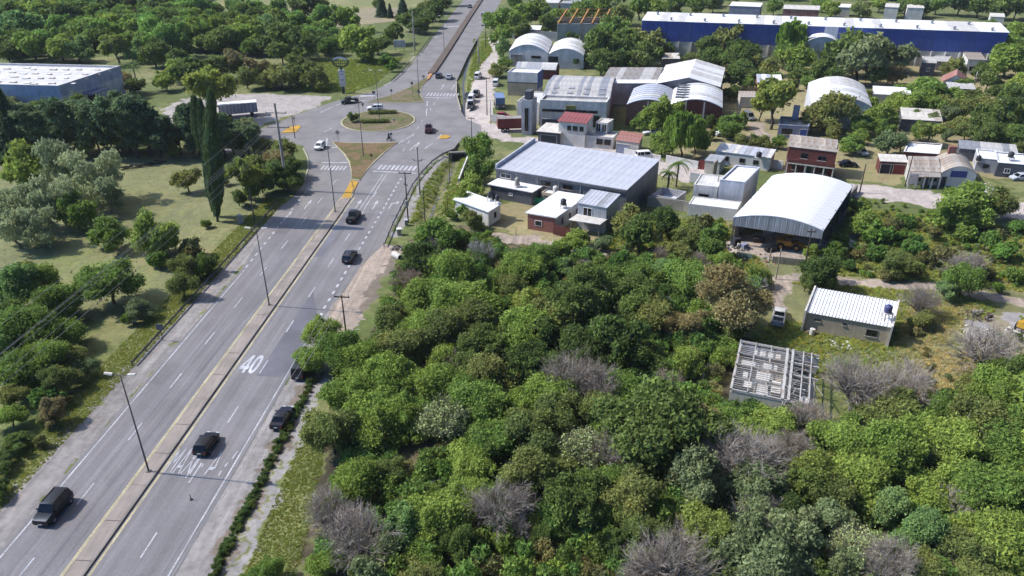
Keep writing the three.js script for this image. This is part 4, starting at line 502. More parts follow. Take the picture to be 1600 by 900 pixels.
function car(name, label, type, color, pos, turn, o = {}) {
  const k = CAR[type], g = thing(name, label, o.cat ?? 'car', pos, turn, 'road vehicles'), P = carPaint(color), hl = k.L / 2, hw = k.W / 2, y0 = 0.24;
  const st = [[-hl, 0.42, k.rear - 0.12, 0.86], [-hl + 0.12, 0.28, k.rear, 0.95], [-hl + 0.7, y0, k.rear + 0.02, 1], [-0.3, y0, k.belt, 1], [k.cb[1] - 0.1, y0, k.belt - 0.02, 1], [hl - 1.0, y0, k.hood, 0.98], [hl - 0.3, 0.26, k.hood - 0.12 * (k.drop ?? 1), 0.94], [hl - 0.05, 0.34, k.hood - 0.28 * (k.drop ?? 1), 0.88], [hl, 0.4, k.hood - 0.42 * (k.drop ?? 1), 0.82]];
  const ringAt = ([z, b, t, f]) => { const w = hw * f; return [[-w * 0.9, b], [w * 0.9, b], [w, b + 0.14], [w, t - 0.24], [w * 0.97, t - 0.1], [w * 0.88, t], [-w * 0.88, t], [-w * 0.97, t - 0.1], [-w, t - 0.24], [-w, b + 0.14]].map(([x, y]) => V(x, y, z)); };
  const m = new MB(), rs = st.map(ringAt); for (let i = 0; i + 1 < rs.length; i++) for (let j = 0; j < 10; j++) m.quad(rs[i][j], rs[i + 1][j], rs[i + 1][(j + 1) % 10], rs[i][(j + 1) % 10]);
  for (const e of [rs[0], rs[rs.length - 1]]) for (let j = 1; j + 1 < 10; j++) m.tri(e[0], e[j], e[j + 1]);
  const body = m.build('body', P, g, 0.55);
  const yb = k.belt - 0.03, yt = k.roof, wb = hw * 0.9, wt = hw * 0.78, c = [V(-wb, yb, k.cb[1]), V(wb, yb, k.cb[1]), V(wb, yb, k.cb[0]), V(-wb, yb, k.cb[0]), V(-wt, yt, k.ct[1]), V(wt, yt, k.ct[1]), V(wt, yt, k.ct[0]), V(-wt, yt, k.ct[0])];
  new MB().hexa(...c).build('cabin', P, g);
  const rf = new MB(); { const a = [4, 5, 6, 7].map((i) => c[i]), ctr = V(0, yt, (k.ct[0] + k.ct[1]) / 2), t = a.map((p) => p.clone().lerp(ctr, 0.14).setY(yt + 0.06)); rf.quad(t[0], t[1], t[2], t[3]); for (let i = 0; i < 4; i++) rf.quad(a[i], a[(i + 1) % 4], t[(i + 1) % 4], t[i]); } rf.build('roof', P, g, 1.2);
  const glass = (name, i, a, b2, c2, d, u0 = 0.07, u1 = 0.93, v0 = 0.1, v1 = 0.9) => { const f = (u, v) => a.clone().lerp(b2, u).lerp(d.clone().lerp(c2, u), v), n = b2.clone().sub(a).cross(d.clone().sub(a)).normalize(), ctr = f(0.5, 0.5); if (n.dot(ctr.clone().sub(V(0, (yb + yt) / 2, (k.cb[0] + k.cb[1]) / 2))) < 0) n.negate(); const q = [f(u0, v0), f(u1, v0), f(u1, v1), f(u0, v1)].map((p) => p.addScaledVector(n, 0.012)); new MB().quad(...q).build(name, M.glass, g); };
  glass('windscreen', 0, c[0], c[1], c[5], c[4]); glass('rear_window', 1, c[2], c[3], c[7], c[6]);
  for (const [a, b2, t1, t0] of [[c[1], c[2], c[6], c[5]], [c[0], c[3], c[7], c[4]]]) { glass('side_window', 2, a, b2, t1, t0, 0.1, 0.47); glass('side_window', 3, a, b2, t1, t0, 0.52, type === 'pickup' ? 0.92 : 0.78); if (type !== 'pickup' && type !== 'sedan') glass('side_window', 4, a, b2, t1, t0, 0.81, 0.93); }
  if (k.bed) { new MB().box(-hw * 0.84, k.rear, -hl + 0.1, -hw * 0.76, k.rear + 0.12, k.cb[0] - 0.06).box(hw * 0.76, k.rear, -hl + 0.1, hw * 0.84, k.rear + 0.12, k.cb[0] - 0.06).box(-hw * 0.76, k.rear, -hl + 0.1, hw * 0.76, k.rear + 0.12, -hl + 0.2).build('bed_rail', P, g); new MB().box(-hw * 0.76, k.rear + 0.012, -hl + 0.21, hw * 0.76, k.rear + 0.03, k.cb[0] - 0.06).build('bed_floor', M.black, g); }
  const wr = type === 'suv' || type === 'pickup' ? 0.38 : 0.32, wg = new THREE.CylinderGeometry(wr, wr, 0.22, 18), rg = new THREE.CylinderGeometry(wr * 0.6, wr * 0.6, 0.235, 12); wg.rotateZ(Math.PI / 2); rg.rotateZ(Math.PI / 2);
  for (const z of [-hl + 0.85, hl - 0.88]) for (const s of [-1, 1]) { const w = mesh('wheel', wg, M.tyre, g); w.position.set(s * (hw - 0.08), wr, z); mesh('rim', rg, M.rim, w); const arch = new MB().cyl(V(s * (hw - 0.2), wr + 0.02, z), V(s * (hw + 0.004), wr + 0.02, z), wr + 0.07, wr + 0.07, 18).build('wheel_arch', M.black, g); }
  for (const s of [-1, 1]) { new MB().box(s * hw * 0.62 - 0.2, k.hood - 0.36, hl - 0.14, s * hw * 0.62 + 0.18, k.hood - 0.22, hl - 0.02).build('headlight', M.clearLamp, g); new MB().box(s * hw * 0.74 - 0.12, k.rear - 0.34, -hl - 0.015, s * hw * 0.74 + 0.12, k.rear - 0.12, -hl + 0.1).build('tail_light', M.redLamp, g); new MB().box(s * (hw + 0.1) - 0.1, k.belt, k.cb[1] - 0.42, s * (hw + 0.1) + 0.1, k.belt + 0.15, k.cb[1] - 0.3).build('mirror', P, g); }
  new MB().box(-0.2, 0.62, -hl - 0.03, 0.2, 0.74, -hl - 0.005).build('number_plate', M.plate, g); new MB().box(-0.2, 0.46, hl + 0.005, 0.2, 0.58, hl + 0.03).build('number_plate', M.plate, g); new MB().box(-hw * 0.45, 0.56, hl - 0.03, hw * 0.45, 0.62, hl + 0.015).build('grille', M.black, g);
  if (type === 'suv' || type === 'wagon') for (const s of [-1, 1]) new MB().bar(V(s * wt * 0.86, yt + 0.1, k.ct[0] + 0.2), V(s * wt * 0.86, yt + 0.1, k.ct[1] - 0.2), 0.05, 0.05).build('roof_rail', M.black, g);
  return g;
}
const AWAY = Math.PI - AZ, TOWARD = -AZ, onRoad = (px, py) => G(px, py).setY(0.03);
car('off_roader', 'black off-roader driving down the left carriageway', 'suv', 0x0b0c12, onRoad(86, 801), TOWARD - 0.02); car('hatchback', 'black hatchback beside the worn road lettering', 'hatch', 0x0c0d12, onRoad(324, 699), AWAY); car('sedan', 'dark blue sedan stopped on the right gravel shoulder', 'sedan', 0x11131f, onRoad(442, 658), AWAY - 0.03).position.y = 0;
car('van', 'dark van half hidden under the roadside tree', 'van', 0x23252b, onRoad(474, 581), AWAY).position.y = 0; car('pickup_truck', 'black pickup truck in the inner right lane', 'pickup', 0x111217, onRoad(553, 343), AWAY, { cat: 'pickup' }); car('station_wagon', 'dark grey wagon in the outer right lane', 'wagon', 0x2b2b32, onRoad(547, 405), AWAY);
car('hatchback', 'white hatchback leaving the roundabout toward the left zebra', 'hatch', 0xd9d9d6, onRoad(500, 232), TOWARD - 0.1); car('pickup_truck', 'dark grey green pickup entering the roundabout', 'pickup', 0x2a302f, onRoad(546, 161), -1.1, { cat: 'pickup' }); car('station_wagon', 'white estate car behind the roundabout island', 'wagon', 0xdedddb, onRoad(586, 172), -1.55); car('pickup_truck', 'dark red pickup right of the roundabout island', 'pickup', 0x4a1822, onRoad(670, 205), AWAY + 0.15, { cat: 'pickup' });
car('station_wagon', 'dark car beside the orange nose on far carriageway', 'wagon', 0x35353c, onRoad(686, 121), AWAY); car('sedan', 'silver sedan behind the far zebra crossing', 'sedan', 0x9aa0a8, onRoad(702, 123), AWAY); car('sedan', 'small dark car on the far left carriageway', 'sedan', 0x2c2d33, onRoad(734, 12), TOWARD); car('hatchback', 'small silver car on the far right carriageway', 'hatch', 0x8d9299, onRoad(755, 25), AWAY);
car('van', 'white van parked farthest up the dirt street', 'van', 0xd2d2d0, G(747, 122), AWAY - 0.1); car('van', 'white van facing the blue sided shop', 'van', 0xcfcfcd, G(775, 133), AWAY); car('pickup_truck', 'black pickup nearest the ditch end in dirt street', 'pickup', 0x17181c, G(736, 168), TOWARD, { cat: 'pickup' }); car('van', 'white van parked behind the black pickup', 'van', 0xd8d8d6, G(736, 159), TOWARD); car('pickup_truck', 'dark pickup parked right of three street vehicles', 'pickup', 0x34352f, G(744, 150), TOWARD, { cat: 'pickup' }); car('sedan', 'dark blue car parked closest to the ditch', 'sedan', 0x1d2230, G(731, 153), TOWARD);
car('pickup_truck', 'white pickup parked behind the zinc roofed house', 'pickup', 0xdcdcda, G(1132, 212), -1.4, { cat: 'pickup' }); car('station_wagon', 'white car parked beside the willow', 'wagon', 0xcfcfcd, G(1018, 210), -1.4); car('van', 'white van on the street behind the warehouse', 'van', 0xe0dfdc, G(1008, 248), 1.75); car('sedan', 'dark car parked right of the balcony house', 'sedan', 0x1b1c26, G(1324, 260), 1.5); car('hatchback', 'silver car on the grass behind the dark car', 'hatch', 0xb9bcc0, G(1345, 241), 0.2); car('hatchback', 'silver hatchback parked at the right edge', 'hatch', 0xb4b7bc, G(1592, 281), -1.5); car('pickup_truck', 'old white pickup wreck beside the small house', 'pickup', 0xb9b8b4, G(1216, 500), 2.75, { cat: 'pickup' }); car('hatchback', 'small grey car under the stair tower', 'hatch', 0x8d8f90, G(838, 188), 0.4); car('van', 'grey truck cab parked by the acacia', 'van', 0x6b6c6e, G(1169, 186), 0.2);
{ // red lorry
  const o = thing('lorry', 'red lorry with slatted cargo body and white cab', 'truck', G(808, 204), Math.PI / 2 + 0.12, 'road vehicles');
  new MB().box(-1.25, 1.15, -5.2, 1.25, 3.5, 2.2).build('cargo_body', M.red, o); new MB().box(-1.28, 3.5, -5.25, 1.28, 3.62, 2.25).build('tarpaulin', M.fibre2, o); for (let i = 0; i < 10; i++) for (const s of [-1, 1]) new MB().box(s * 1.29 - 0.04, 1.15, -5.1 + i * 0.78, s * 1.29 + 0.04, 3.48, -4.98 + i * 0.78).build('side_post', M.redPaint, o);
  new MB().box(-0.5, 0.7, -5, 0.5, 1.1, 4.6).build('chassis', M.black, o); const cab = new MB().hexa(V(-1.15, 0.7, 4.7), V(1.15, 0.7, 4.7), V(1.15, 0.7, 2.5), V(-1.15, 0.7, 2.5), V(-1.05, 2.9, 4.3), V(1.05, 2.9, 4.3), V(1.05, 2.9, 2.5), V(-1.05, 2.9, 2.5)).build('cab', M.white, o); new MB().quad(V(-0.95, 1.8, 4.54), V(0.95, 1.8, 4.54), V(0.9, 2.7, 4.375), V(-0.9, 2.7, 4.375)).build('windscreen', M.glass, o); for (const s of [-1, 1]) new MB().quad(V(s * 1.112, 1.8, 4.2), V(s * 1.112, 1.8, 3.1), V(s * 1.08, 2.65, 3.1), V(s * 1.08, 2.65, 4.1)).build('side_window', M.glass, o);
  for (const z of [-3.8, -2.6, 3.6]) for (const s of [-1, 1]) { const w = new MB().cyl(V(s * 1.1 - 0.15, 0.5, z), V(s * 1.1 + 0.15, 0.5, z), 0.5, 0.5, 16).build('wheel', M.tyre, o); new MB().cyl(V(s * 1.1 - 0.16, 0.5, z), V(s * 1.1 + 0.16, 0.5, z), 0.26, 0.26, 12).build('rim', M.rim, w); }
  const t = thing('parked_bus', 'dark parked bus with blue glass front in the yard', 'bus', G(782, 172), 0.1, 'road vehicles'); new MB().box(-1.3, 0.6, -6, 1.3, 3.3, 0).build('body', M.darkgrey, t); new MB().box(-1.2, 1.7, 0.003, 1.2, 3.1, 0.05).build('windscreen', mat(0x4a6488, { roughness: 0.15 }), t); new MB().box(-1.28, 3.3, -6, 1.28, 3.45, 0).build('roof', mat(0x6a80a0, { roughness: 0.4 }), t); for (const z of [-5, -1]) for (const s of [-1, 1]) new MB().cyl(V(s * 1.2 - 0.14, 0.5, z), V(s * 1.2 + 0.14, 0.5, z), 0.5, 0.5, 14).build('wheel', M.tyre, t);
  for (const s of [-1, 1]) new MB().box(s * 1.303 - 0.01, 1.7, -5.6, s * 1.303 + 0.01, 2.9, -0.4).build('side_window', M.glass, t); for (const s of [-1, 1]) new MB().box(s * 0.9 - 0.2, 0.9, 0.003, s * 0.9 + 0.2, 1.15, 0.06).build('headlight', M.clearLamp, t);
  car('hatchback', 'faded red car wreck in the yard above the lorry', 'hatch', 0x8a3038, G(786, 184), 1.5);
}
{ // motorcyclist
  const p = G(608, 219).setY(0.03), o = thing('motorcycle', 'dark motorcycle crossing before the roundabout island', 'motorcycle', p, AWAY - 0.5, 'road vehicles');
  for (const z of [-0.65, 0.65]) { const t = mesh('wheel', new THREE.TorusGeometry(0.27, 0.06, 8, 20), M.tyre, o); t.rotation.y = Math.PI / 2; t.position.set(0, 0.32, z); } new MB().bar(V(0, 0.45, -0.6), V(0, 0.6, 0.5), 0.2, 0.28).build('frame', M.black, o); new MB().box(-0.13, 0.72, -0.5, 0.13, 0.82, 0.15).build('seat', M.black, o); new MB().box(-0.15, 0.66, 0.1, 0.15, 0.88, 0.45).build('fuel_tank', M.red, o); new MB().bar(V(-0.35, 1.02, 0.45), V(0.35, 1.02, 0.45), 0.04).bar(V(0, 0.32, 0.65), V(0, 1.02, 0.45), 0.06).build('handlebar', M.steel, o);
  const mc = new MarchingCubes(56, M.cloth, false, false, 60000); mc.isolation = 0; const bones = [[0, 0.92, -0.2, 0.15, 0, 1.38, -0.1, 0.17], [0, 1.38, -0.1, 0.1, 0, 1.62, -0.04, 0.12], [0, 1.62, -0.04, 0.125, 0, 1.68, -0.02, 0.12], [0.19, 1.4, -0.1, 0.07, 0.3, 1.16, 0.12, 0.05], [-0.19, 1.4, -0.1, 0.07, -0.3, 1.16, 0.12, 0.05], [0.3, 1.16, 0.12, 0.05, 0.3, 1.06, 0.42, 0.045], [-0.3, 1.16, 0.12, 0.05, -0.3, 1.06, 0.42, 0.045], [-0.18, 1.4, -0.1, 0.09, 0.18, 1.4, -0.1, 0.09], [0.1, 0.9, -0.18, 0.1, 0.2, 0.78, 0.22, 0.075], [-0.1, 0.9, -0.18, 0.1, -0.2, 0.78, 0.22, 0.075], [0.2, 0.78, 0.22, 0.07, 0.19, 0.36, 0.0, 0.05], [-0.2, 0.78, 0.22, 0.07, -0.19, 0.36, 0.0, 0.05], [0.19, 0.36, 0, 0.05, 0.19, 0.33, 0.18, 0.04], [-0.19, 0.36, 0, 0.05, -0.19, 0.33, 0.18, 0.04]];
  const n = 56; for (let a = 0; a < n; a++) for (let c = 0; c < n; c++) for (let e = 0; e < n; e++) { const x = (e / n - 0.5) * 1.8, y = (c / n - 0.5) * 1.8 + 1.05, z = (a / n - 0.5) * 1.8; let s = 0; for (const B of bones) { const d = [B[4] - B[0], B[5] - B[1], B[6] - B[2]], q = [x - B[0], y - B[1], z - B[2]], t = Math.max(0, Math.min(1, (q[0] * d[0] + q[1] * d[1] + q[2] * d[2]) / (d[0] ** 2 + d[1] ** 2 + d[2] ** 2))), r = B[3] + (B[7] - B[3]) * t; s += Math.exp(-28 * (Math.hypot(q[0] - t * d[0], q[1] - t * d[1], q[2] - t * d[2]) - r)); } mc.field[a * n * n + c * n + e] = Math.log(s + 1e-9) / 28; }
  mc.update(); const cnt = mc.count ?? mc.geometry.drawRange.count, pa = mc.positionArray.slice(0, cnt * 3), na = mc.normalArray.slice(0, cnt * 3), bg = new THREE.BufferGeometry(); for (let i = 0; i < cnt; i++) { pa[i * 3] *= 0.9; pa[i * 3 + 1] = pa[i * 3 + 1] * 0.9 + 1.05; pa[i * 3 + 2] *= 0.9; } bg.setAttribute('position', new THREE.BufferAttribute(new Float32Array(pa), 3)); bg.setAttribute('normal', new THREE.BufferAttribute(new Float32Array(na), 3));
  const pr = thing('person', 'person in dark clothes riding the motorcycle', 'person', p, AWAY - 0.5); mesh('body', bg, M.cloth, pr); const hm = mesh('helmet', new THREE.SphereGeometry(0.16, 16, 12), M.black, pr); hm.position.set(0, 1.66, -0.02); hm.scale.set(0.95, 1.05, 1.1); const vis = new MB().box(-0.1, 1.6, 0.12, 0.1, 1.7, 0.17).build('visor', M.glass, pr);
}
// ---------- poles, lamps, cables ----------
const heightTo = (px, base, top) => { const b = G(px, base), zc = depthOf(b), v = (top - 450) / FOCAL; return ((base - 450) / FOCAL * zc - v * zc) / (CP - v * SP); };
function lamp(px, base, H, label, arms = 2) {
  const o = thing('street_lamp', label, 'street lamp', G(px, base).setY(0.17), -AZ, 'street lamps'); new MB().cyl(V(0, 0, 0), V(0, H, 0), 0.11, 0.06, 10).build('pole', M.pole, o, 0.9); new MB().cbox(0, 0, 0, 0.5, 0.05, 0.5).build('base_plate', M.pole, o);
  for (const s of arms === 2 ? [-1, 1] : [arms]) { new MB().cyl(V(0, H - 0.1, 0), V(s * 0.9, H + 0.12, 0), 0.045, 0.04, 6).build('arm', M.pole, o); new MB().hexa(V(s * 0.8, H + 0.02, 0.2), V(s * 1.75, H + 0.12, 0.16), V(s * 1.75, H + 0.12, -0.16), V(s * 0.8, H + 0.02, -0.2), V(s * 0.85, H + 0.2, 0.13), V(s * 1.7, H + 0.26, 0.1), V(s * 1.7, H + 0.26, -0.1), V(s * 0.85, H + 0.2, -0.13)).build('lamp_head', M.offwhite, o); }
}
lamp(233, 738, 13.2, 'double street lamp nearest the camera on the median'); lamp(421, 478, 13, 'double street lamp in the middle of the median'); lamp(524, 332, 13, 'double street lamp before the yellow median nose'); lamp(593, 187, 13, 'double street lamp on the roundabout island'); lamp(568, 245, 13, 'double street lamp on the dry triangular island'); lamp(655, 150, 12, 'double street lamp on the far triangular island'); lamp(694, 78, 12, 'double street lamp on the far central strip');
function post(name, label, px, base, top, r, m, arms, cat = 'utility pole') { // arms: [drop below top, half length, angle]
  const H = heightTo(px, base, top), o = thing(name, label, cat, G(px, base), 0, cat + 's'); new MB().cyl(V(0, -0.2, 0), V(0, H, 0), r, r * 0.62, 10).build('pole', m, o, 0.9);
  for (const [dy, hl, a] of arms ?? []) { const c = new MB().bar(V(-Math.cos(a) * hl, H - dy, -Math.sin(a) * hl), V(Math.cos(a) * hl, H - dy, Math.sin(a) * hl), 0.13, 0.16).build('crossarm', m, o); for (const s of [-0.94, 0, 0.94]) new MB().cyl(V(Math.cos(a) * hl * s, H - dy + 0.08, Math.sin(a) * hl * s), V(Math.cos(a) * hl * s, H - dy + 0.36, Math.sin(a) * hl * s), 0.06, 0.04, 6).build('insulator', M.brickDark, c); }
  o.userData.top = undefined; delete o.userData.top; return { o, H, p: G(px, base) };
}
const pyl = post('concrete_pylon', 'big pale concrete pylon with two crossarms by the hedge', 449, 297, 161, 0.34, M.concrete, [[2, 2.2, 0.1], [5, 2.4, 0.1]]);
const tp = post('wooden_pole', 'wooden T pole at the edge of the wood', 542, 531, 461, 0.13, M.wood, [[0.3, 1.1, 0.1]]); post('concrete_pole', 'tall concrete pole with side bracket by the guard rail', 656, 304, 229, 0.22, M.concrete, [[3, 0.9, 0.1]]); const tfp = post('wooden_pole', 'pole carrying a transformer beside the guard rail', 638, 348, 269, 0.15, M.wood, [[0.2, 1.2, 0.1], [2.5, 0.5, 0.8]]); post('thin_pole', 'thin dark pole on the ditch bank', 664, 344, 292, 0.1, M.wood); post('thin_pole', 'thin pole beside the open ditch', 703, 286, 240, 0.08, M.wood); post('thin_pole', 'thin pole left of the white ditch hut', 697, 343, 318, 0.07, M.wood); post('thin_pole', 'second thin pole left of the white ditch hut', 700, 335, 304, 0.07, M.wood); post('concrete_pylon', 'concrete pylon with crossarms left of the far highway', 648, 79, 18, 0.32, M.concrete, [[3, 2.2, 0.1], [6, 2.4, 0.1]]); post('concrete_pole', 'concrete pole right of the far highway', 748, 99, 58, 0.3, M.concrete); post('wooden_pole', 'T pole beside the far ditch', 759, 72, 39, 0.15, M.wood, [[0.2, 1.6, 0.1]]); post('wooden_pole', 'bracket pole in the dirt street', 761, 180, 121, 0.14, M.wood, [[0.3, 1, 0.1]]); post('wooden_pole', 'pole at the corner of the white yard wall', 767, 194, 157, 0.16, M.concrete); post('street_light_pole', 'twin lamp pole at the mouth of the dirt street', 737, 214, 183, 0.12, M.pole, [[0.3, 0.8, 0.1]], 'lamp post'); post('thin_pole', 'thin pole behind the concrete pylon', 461, 216, 181, 0.12, M.wood); post('wooden_pole', 'leaning pole by the open shed entrance', 1258, 412, 358, 0.14, M.wood, [[0.5, 0.7, 0.1]]); post('wooden_pole', 'pole at the track corner below the open shed', 1212, 436, 388, 0.12, M.paleWood); post('wooden_pole', 'short post beside the shed gate', 1202, 407, 389, 0.12, M.paleWood); post('wooden_pole', 'pole on the dirt street beside balcony house', 1343, 301, 256, 0.15, M.wood); post('wooden_pole', 'pole before the white ground floor wing', 894, 226, 192, 0.1, M.pole); post('wooden_pole', 'second pole before the white ground floor wing', 909, 228, 197, 0.1, M.pole); post('wooden_pole', 'pole before the pool garden', 1118, 313, 272, 0.12, M.pole); post('wooden_pole', 'pole left of the veranda shop', 1414, 291, 244, 0.15, M.wood); post('wooden_pole', 'pole beside the lawn lamp left of the pylon', 398, 346, 292, 0.14, M.pole); post('wooden_pole', 'pole before the balcony house', 1299, 276, 226, 0.12, M.wood); post('thin_pole', 'white mast among trees near the stepped house', 1523, 128, 112, 0.2, M.white); post('thin_pole', 'pole beside the zinc roofed house', 1138, 246, 224, 0.12, M.wood);
new MB().cyl(V(0, tfp.H * 0.36, 0.35), V(0, tfp.H * 0.36 + 1, 0.35), 0.36, 0.36, 12).build('transformer', M.galv, tfp.o);
function cable(label, a, b, sag, m = M.cable, r = 0.022) { const c = a.clone().lerp(b, 0.5); c.y -= sag * 2; const curve = new THREE.QuadraticBezierCurve3(a, c, b); const o = mesh('power_cable', new THREE.TubeGeometry(curve, 24, r, 4), m); tag(o, label, 'cable', 'overhead cables'); }
{ const P = pyl.p, dir = R(1, 0).sub(R(0, 0)); for (const [dy, x, n] of [[2, -2.1, 'upper left'], [2, 2.1, 'upper right'], [5, -2.2, 'lower left'], [5, 2.2, 'lower right'], [5, -1.1, 'lower inner left'], [5, 0.9, 'lower inner right']]) { const a = V(P.x + x, pyl.H - dy + 0.3, P.z); const b2 = a.clone().addScaledVector(dir, -150); b2.x -= 3; cable('pylon cable over the lawn trees, from the ' + n + ' insulator', a, b2, 2.4); }
  for (const [s, n] of [[-0.9, 'left'], [0, 'middle'], [0.9, 'right']]) { const a = V(tp.p.x + s, tp.H + 0.1, tp.p.z); cable('cable running down from the T pole, ' + n + ' strand', a, R(18, -34 + s * 0.4, 7.5), 0.6); cable('cable from the T pole to the transformer pole, ' + n + ' strand', a, V(tfp.p.x + s, tfp.H + 0.1, tfp.p.z), 0.5, M.darkCable, 0.016); }
}
// ---------- guard rails: W beam sections on posts ----------
function guardRail(label, line, off = 0) {
  const L = line, o = new THREE.Group(); o.name = numbered('guard_rail'); scene.add(o); tag(o, label, 'guard rail', 'guard rails');
  for (let i = 0; i + 1 < L.length; i++) { const n = Math.max(1, Math.round(L[i].distanceTo(L[i + 1]) / 4)); for (let j = 0; j < n; j++) { const a = L[i].clone().lerp(L[i + 1], j / n), c = L[i].clone().lerp(L[i + 1], (j + 1) / n), d = c.clone().sub(a).normalize(), s = V(-d.z, 0, d.x); const prof = [[0, 0.44], [0.07, 0.5], [0.07, 0.56], [0, 0.62], [0.07, 0.68], [0.07, 0.74], [0, 0.8]]; const m = new MB(); for (let k = 0; k + 1 < prof.length; k++) { const f = (p, [u, y]) => p.clone().addScaledVector(s, u).setY(y); m.quad(f(a, prof[k]), f(c, prof[k]), f(c, prof[k + 1]), f(a, prof[k + 1])); const q = (p, e) => f(p, e).addScaledVector(s, -0.012); m.quad(q(a, prof[k]), q(a, prof[k + 1]), q(c, prof[k + 1]), q(c, prof[k])); } m.build('rail_section', M.guard, o); new MB().cbox(a.x - s.x * 0.1, 0, a.z - s.z * 0.1, 0.14, 0.82, 0.14).build('post', M.guard, o); } }
}
guardRail('long guard rail along the left road shoulder', prd([83, -59.2, 105, -59.2, 127, -59.4, 141, -59.6])); guardRail('curved guard rail on the right before the roundabout', pg([601, 386, 615, 352, 632, 318, 645, 292, 660, 272, 675, 256, 692, 244, 712, 236])); guardRail('guard rail left of the far highway, nearer one', pg([612, 128, 628, 114, 642, 98])); guardRail('guard rail left of the far highway, farther one', pg([652, 88, 664, 72, 674, 58]));
// ---------- signs ----------
function sign(label, px, base, H, w, h, m, rot = 0, round = false) { const o = thing('road_sign', label, 'sign', G(px, base), rot, 'road signs'); new MB().cyl(V(0, 0, 0), V(0, H, 0), 0.05, 0.05, 8).build('post', M.pole, o); const p = round ? new MB().cyl(V(0, H - h / 2, 0.05), V(0, H - h / 2, 0.09), w / 2, w / 2, 16).build('sign_plate', m, o) : new MB().box(-w / 2, H - h, 0.05, w / 2, H, 0.09).build('sign_plate', m, o); new MB()[round ? 'cyl' : 'box'](...(round ? [V(0, H - h / 2, 0.091), V(0, H - h / 2, 0.1), w * 0.4, w * 0.4, 16] : [-w * 0.44, H - h * 0.94, 0.091, w * 0.44, H - h * 0.06, 0.1])).build('sign_face', round ? M.white : m, o); }
const signBlue = mat(0x5a6f93), signBack = mat(0x6b6d70);
sign('blue grey sign beside the left guard rail', 255, 532, 2.8, 1, 1, signBack); sign('dark sign at the left corner of the dry island', 529, 222, 3, 1, 0.9, signBack, 0, true); sign('small sign at the right corner of the dry island', 612, 222, 2.4, 0.6, 0.6, signBack); sign('dark sign beside the white estate car', 568, 175, 2.6, 0.5, 0.8, signBack); sign('dark sign on the left tip of the far triangular island', 585, 157, 2.8, 0.9, 0.8, signBack); sign('dark sign on the right edge of the far island', 655, 156, 3, 0.7, 1.1, signBack); sign('tall dark sign in the far triangular island', 645, 153, 4.8, 0.7, 0.8, signBack); sign('small dark sign on the upper edge of the far island', 612, 150, 2, 0.6, 0.6, signBack); sign('round sign at the orange nose', 662, 126, 1.8, 0.9, 0.8, signBack, 0, true); sign('small sign amid the dry triangular island', 581, 252, 1.8, 0.5, 0.5, M.redPaint); sign('white sign beside the yellow wedge', 461, 196, 2.4, 0.6, 0.8, M.white); sign('white marker on the roundabout island', 616, 191, 1, 0.5, 0.6, M.white); sign('white board in the right hand field', 1432, 395, 1.2, 0.9, 0.6, M.white); sign('small white board in the weeds below it', 1382, 424, 1, 0.6, 0.6, M.white); sign('white notice board on the street before the veranda shop', 1423, 294, 3.2, 2, 2.2, M.white);
{ const o = thing('billboard', 'small pale billboard beside the far highway', 'billboard', G(625, 80)); new MB().box(-2.2, 1.4, 0, 2.2, 4, 0.15).build('panel', M.paleBlue, o); new MB().box(-1.6, 2, 0.151, 0.4, 3.2, 0.17).build('print', M.white, o); for (const s of [-1.6, 1.6]) new MB().cbox(s, 0, -0.1, 0.15, 2, 0.15).build('leg', M.pole, o); }
{ // pylon sign: oval frame over a stack of white panels
  const H = heightTo(537, 146, 90), o = thing('pylon_sign', 'tall sign with oval frame over stacked white panels', 'sign', G(537, 146)); const s = H / 15; new MB().cbox(0, 0, 0, 1.1 * s, 4.6 * s, 0.7).build('base_column', M.darkgrey, o); new MB().cbox(0, 9.9 * s, 0, 0.8 * s, 1.4 * s, 0.5).build('neck', M.darkgrey, o);
  for (let i = 0; i < 6; i++) { const q = new MB().box(-1.25 * s, (3 + i * 1.16) * s, -0.42, 1.25 * s, (3 + i * 1.16 + 1.1) * s, 0.42).build('panel', M.white, o); if (i > 3 || i === 2) new MB().box(-0.5 * s, (3.35 + i * 1.16) * s, 0.421, 0.9 * s, (3.75 + i * 1.16) * s, 0.43).build('print', M.slate, q); }
  const el = []; for (let i = 0; i <= 40; i++) el.push(V(Math.cos(i / 40 * 6.2832) * 3.3 * s, 13.2 * s + Math.sin(i / 40 * 6.2832) * 2 * s, 0)); mesh('oval_frame', new THREE.TubeGeometry(new THREE.CatmullRomCurve3(el, true), 60, 0.2, 8, true), M.frameDark, o); for (let i = -3; i <= 3; i++) { const hh = Math.sqrt(1 - (i / 3.6) ** 2) * 1.9 * s; new MB().cbox(i * 0.85 * s, 13.2 * s - hh, 0, 0.1, hh * 1.5, 0.12).build('bar', M.frameDark, o); } for (const y of [-0.6, 0.5]) new MB().box(-3 * s, (13.2 + y) * s - 0.05, -0.05, 3 * s, (13.2 + y) * s + 0.05, 0.05).build('bar', M.frameDark, o);
  const cap = new MB(); for (let i = 3; i < 17; i++) { const f = (k, r) => V(Math.cos(k / 40 * 6.2832) * 3.3 * s * r, 13.2 * s + Math.sin(k / 40 * 6.2832) * 2 * s * r, 0); const a = f(i, 1.02), b2 = f(i + 1, 1.02), c = f(i + 1, 0.82), d = f(i, 0.82); cap.hexa(a.clone().setZ(0.25), b2.clone().setZ(0.25), c.clone().setZ(0.25), d.clone().setZ(0.25), a.setZ(-0.25), b2.setZ(-0.25), c.setZ(-0.25), d.setZ(-0.25)); } cap.build('oval_cap', mat(0xb9cfd8), o);
}
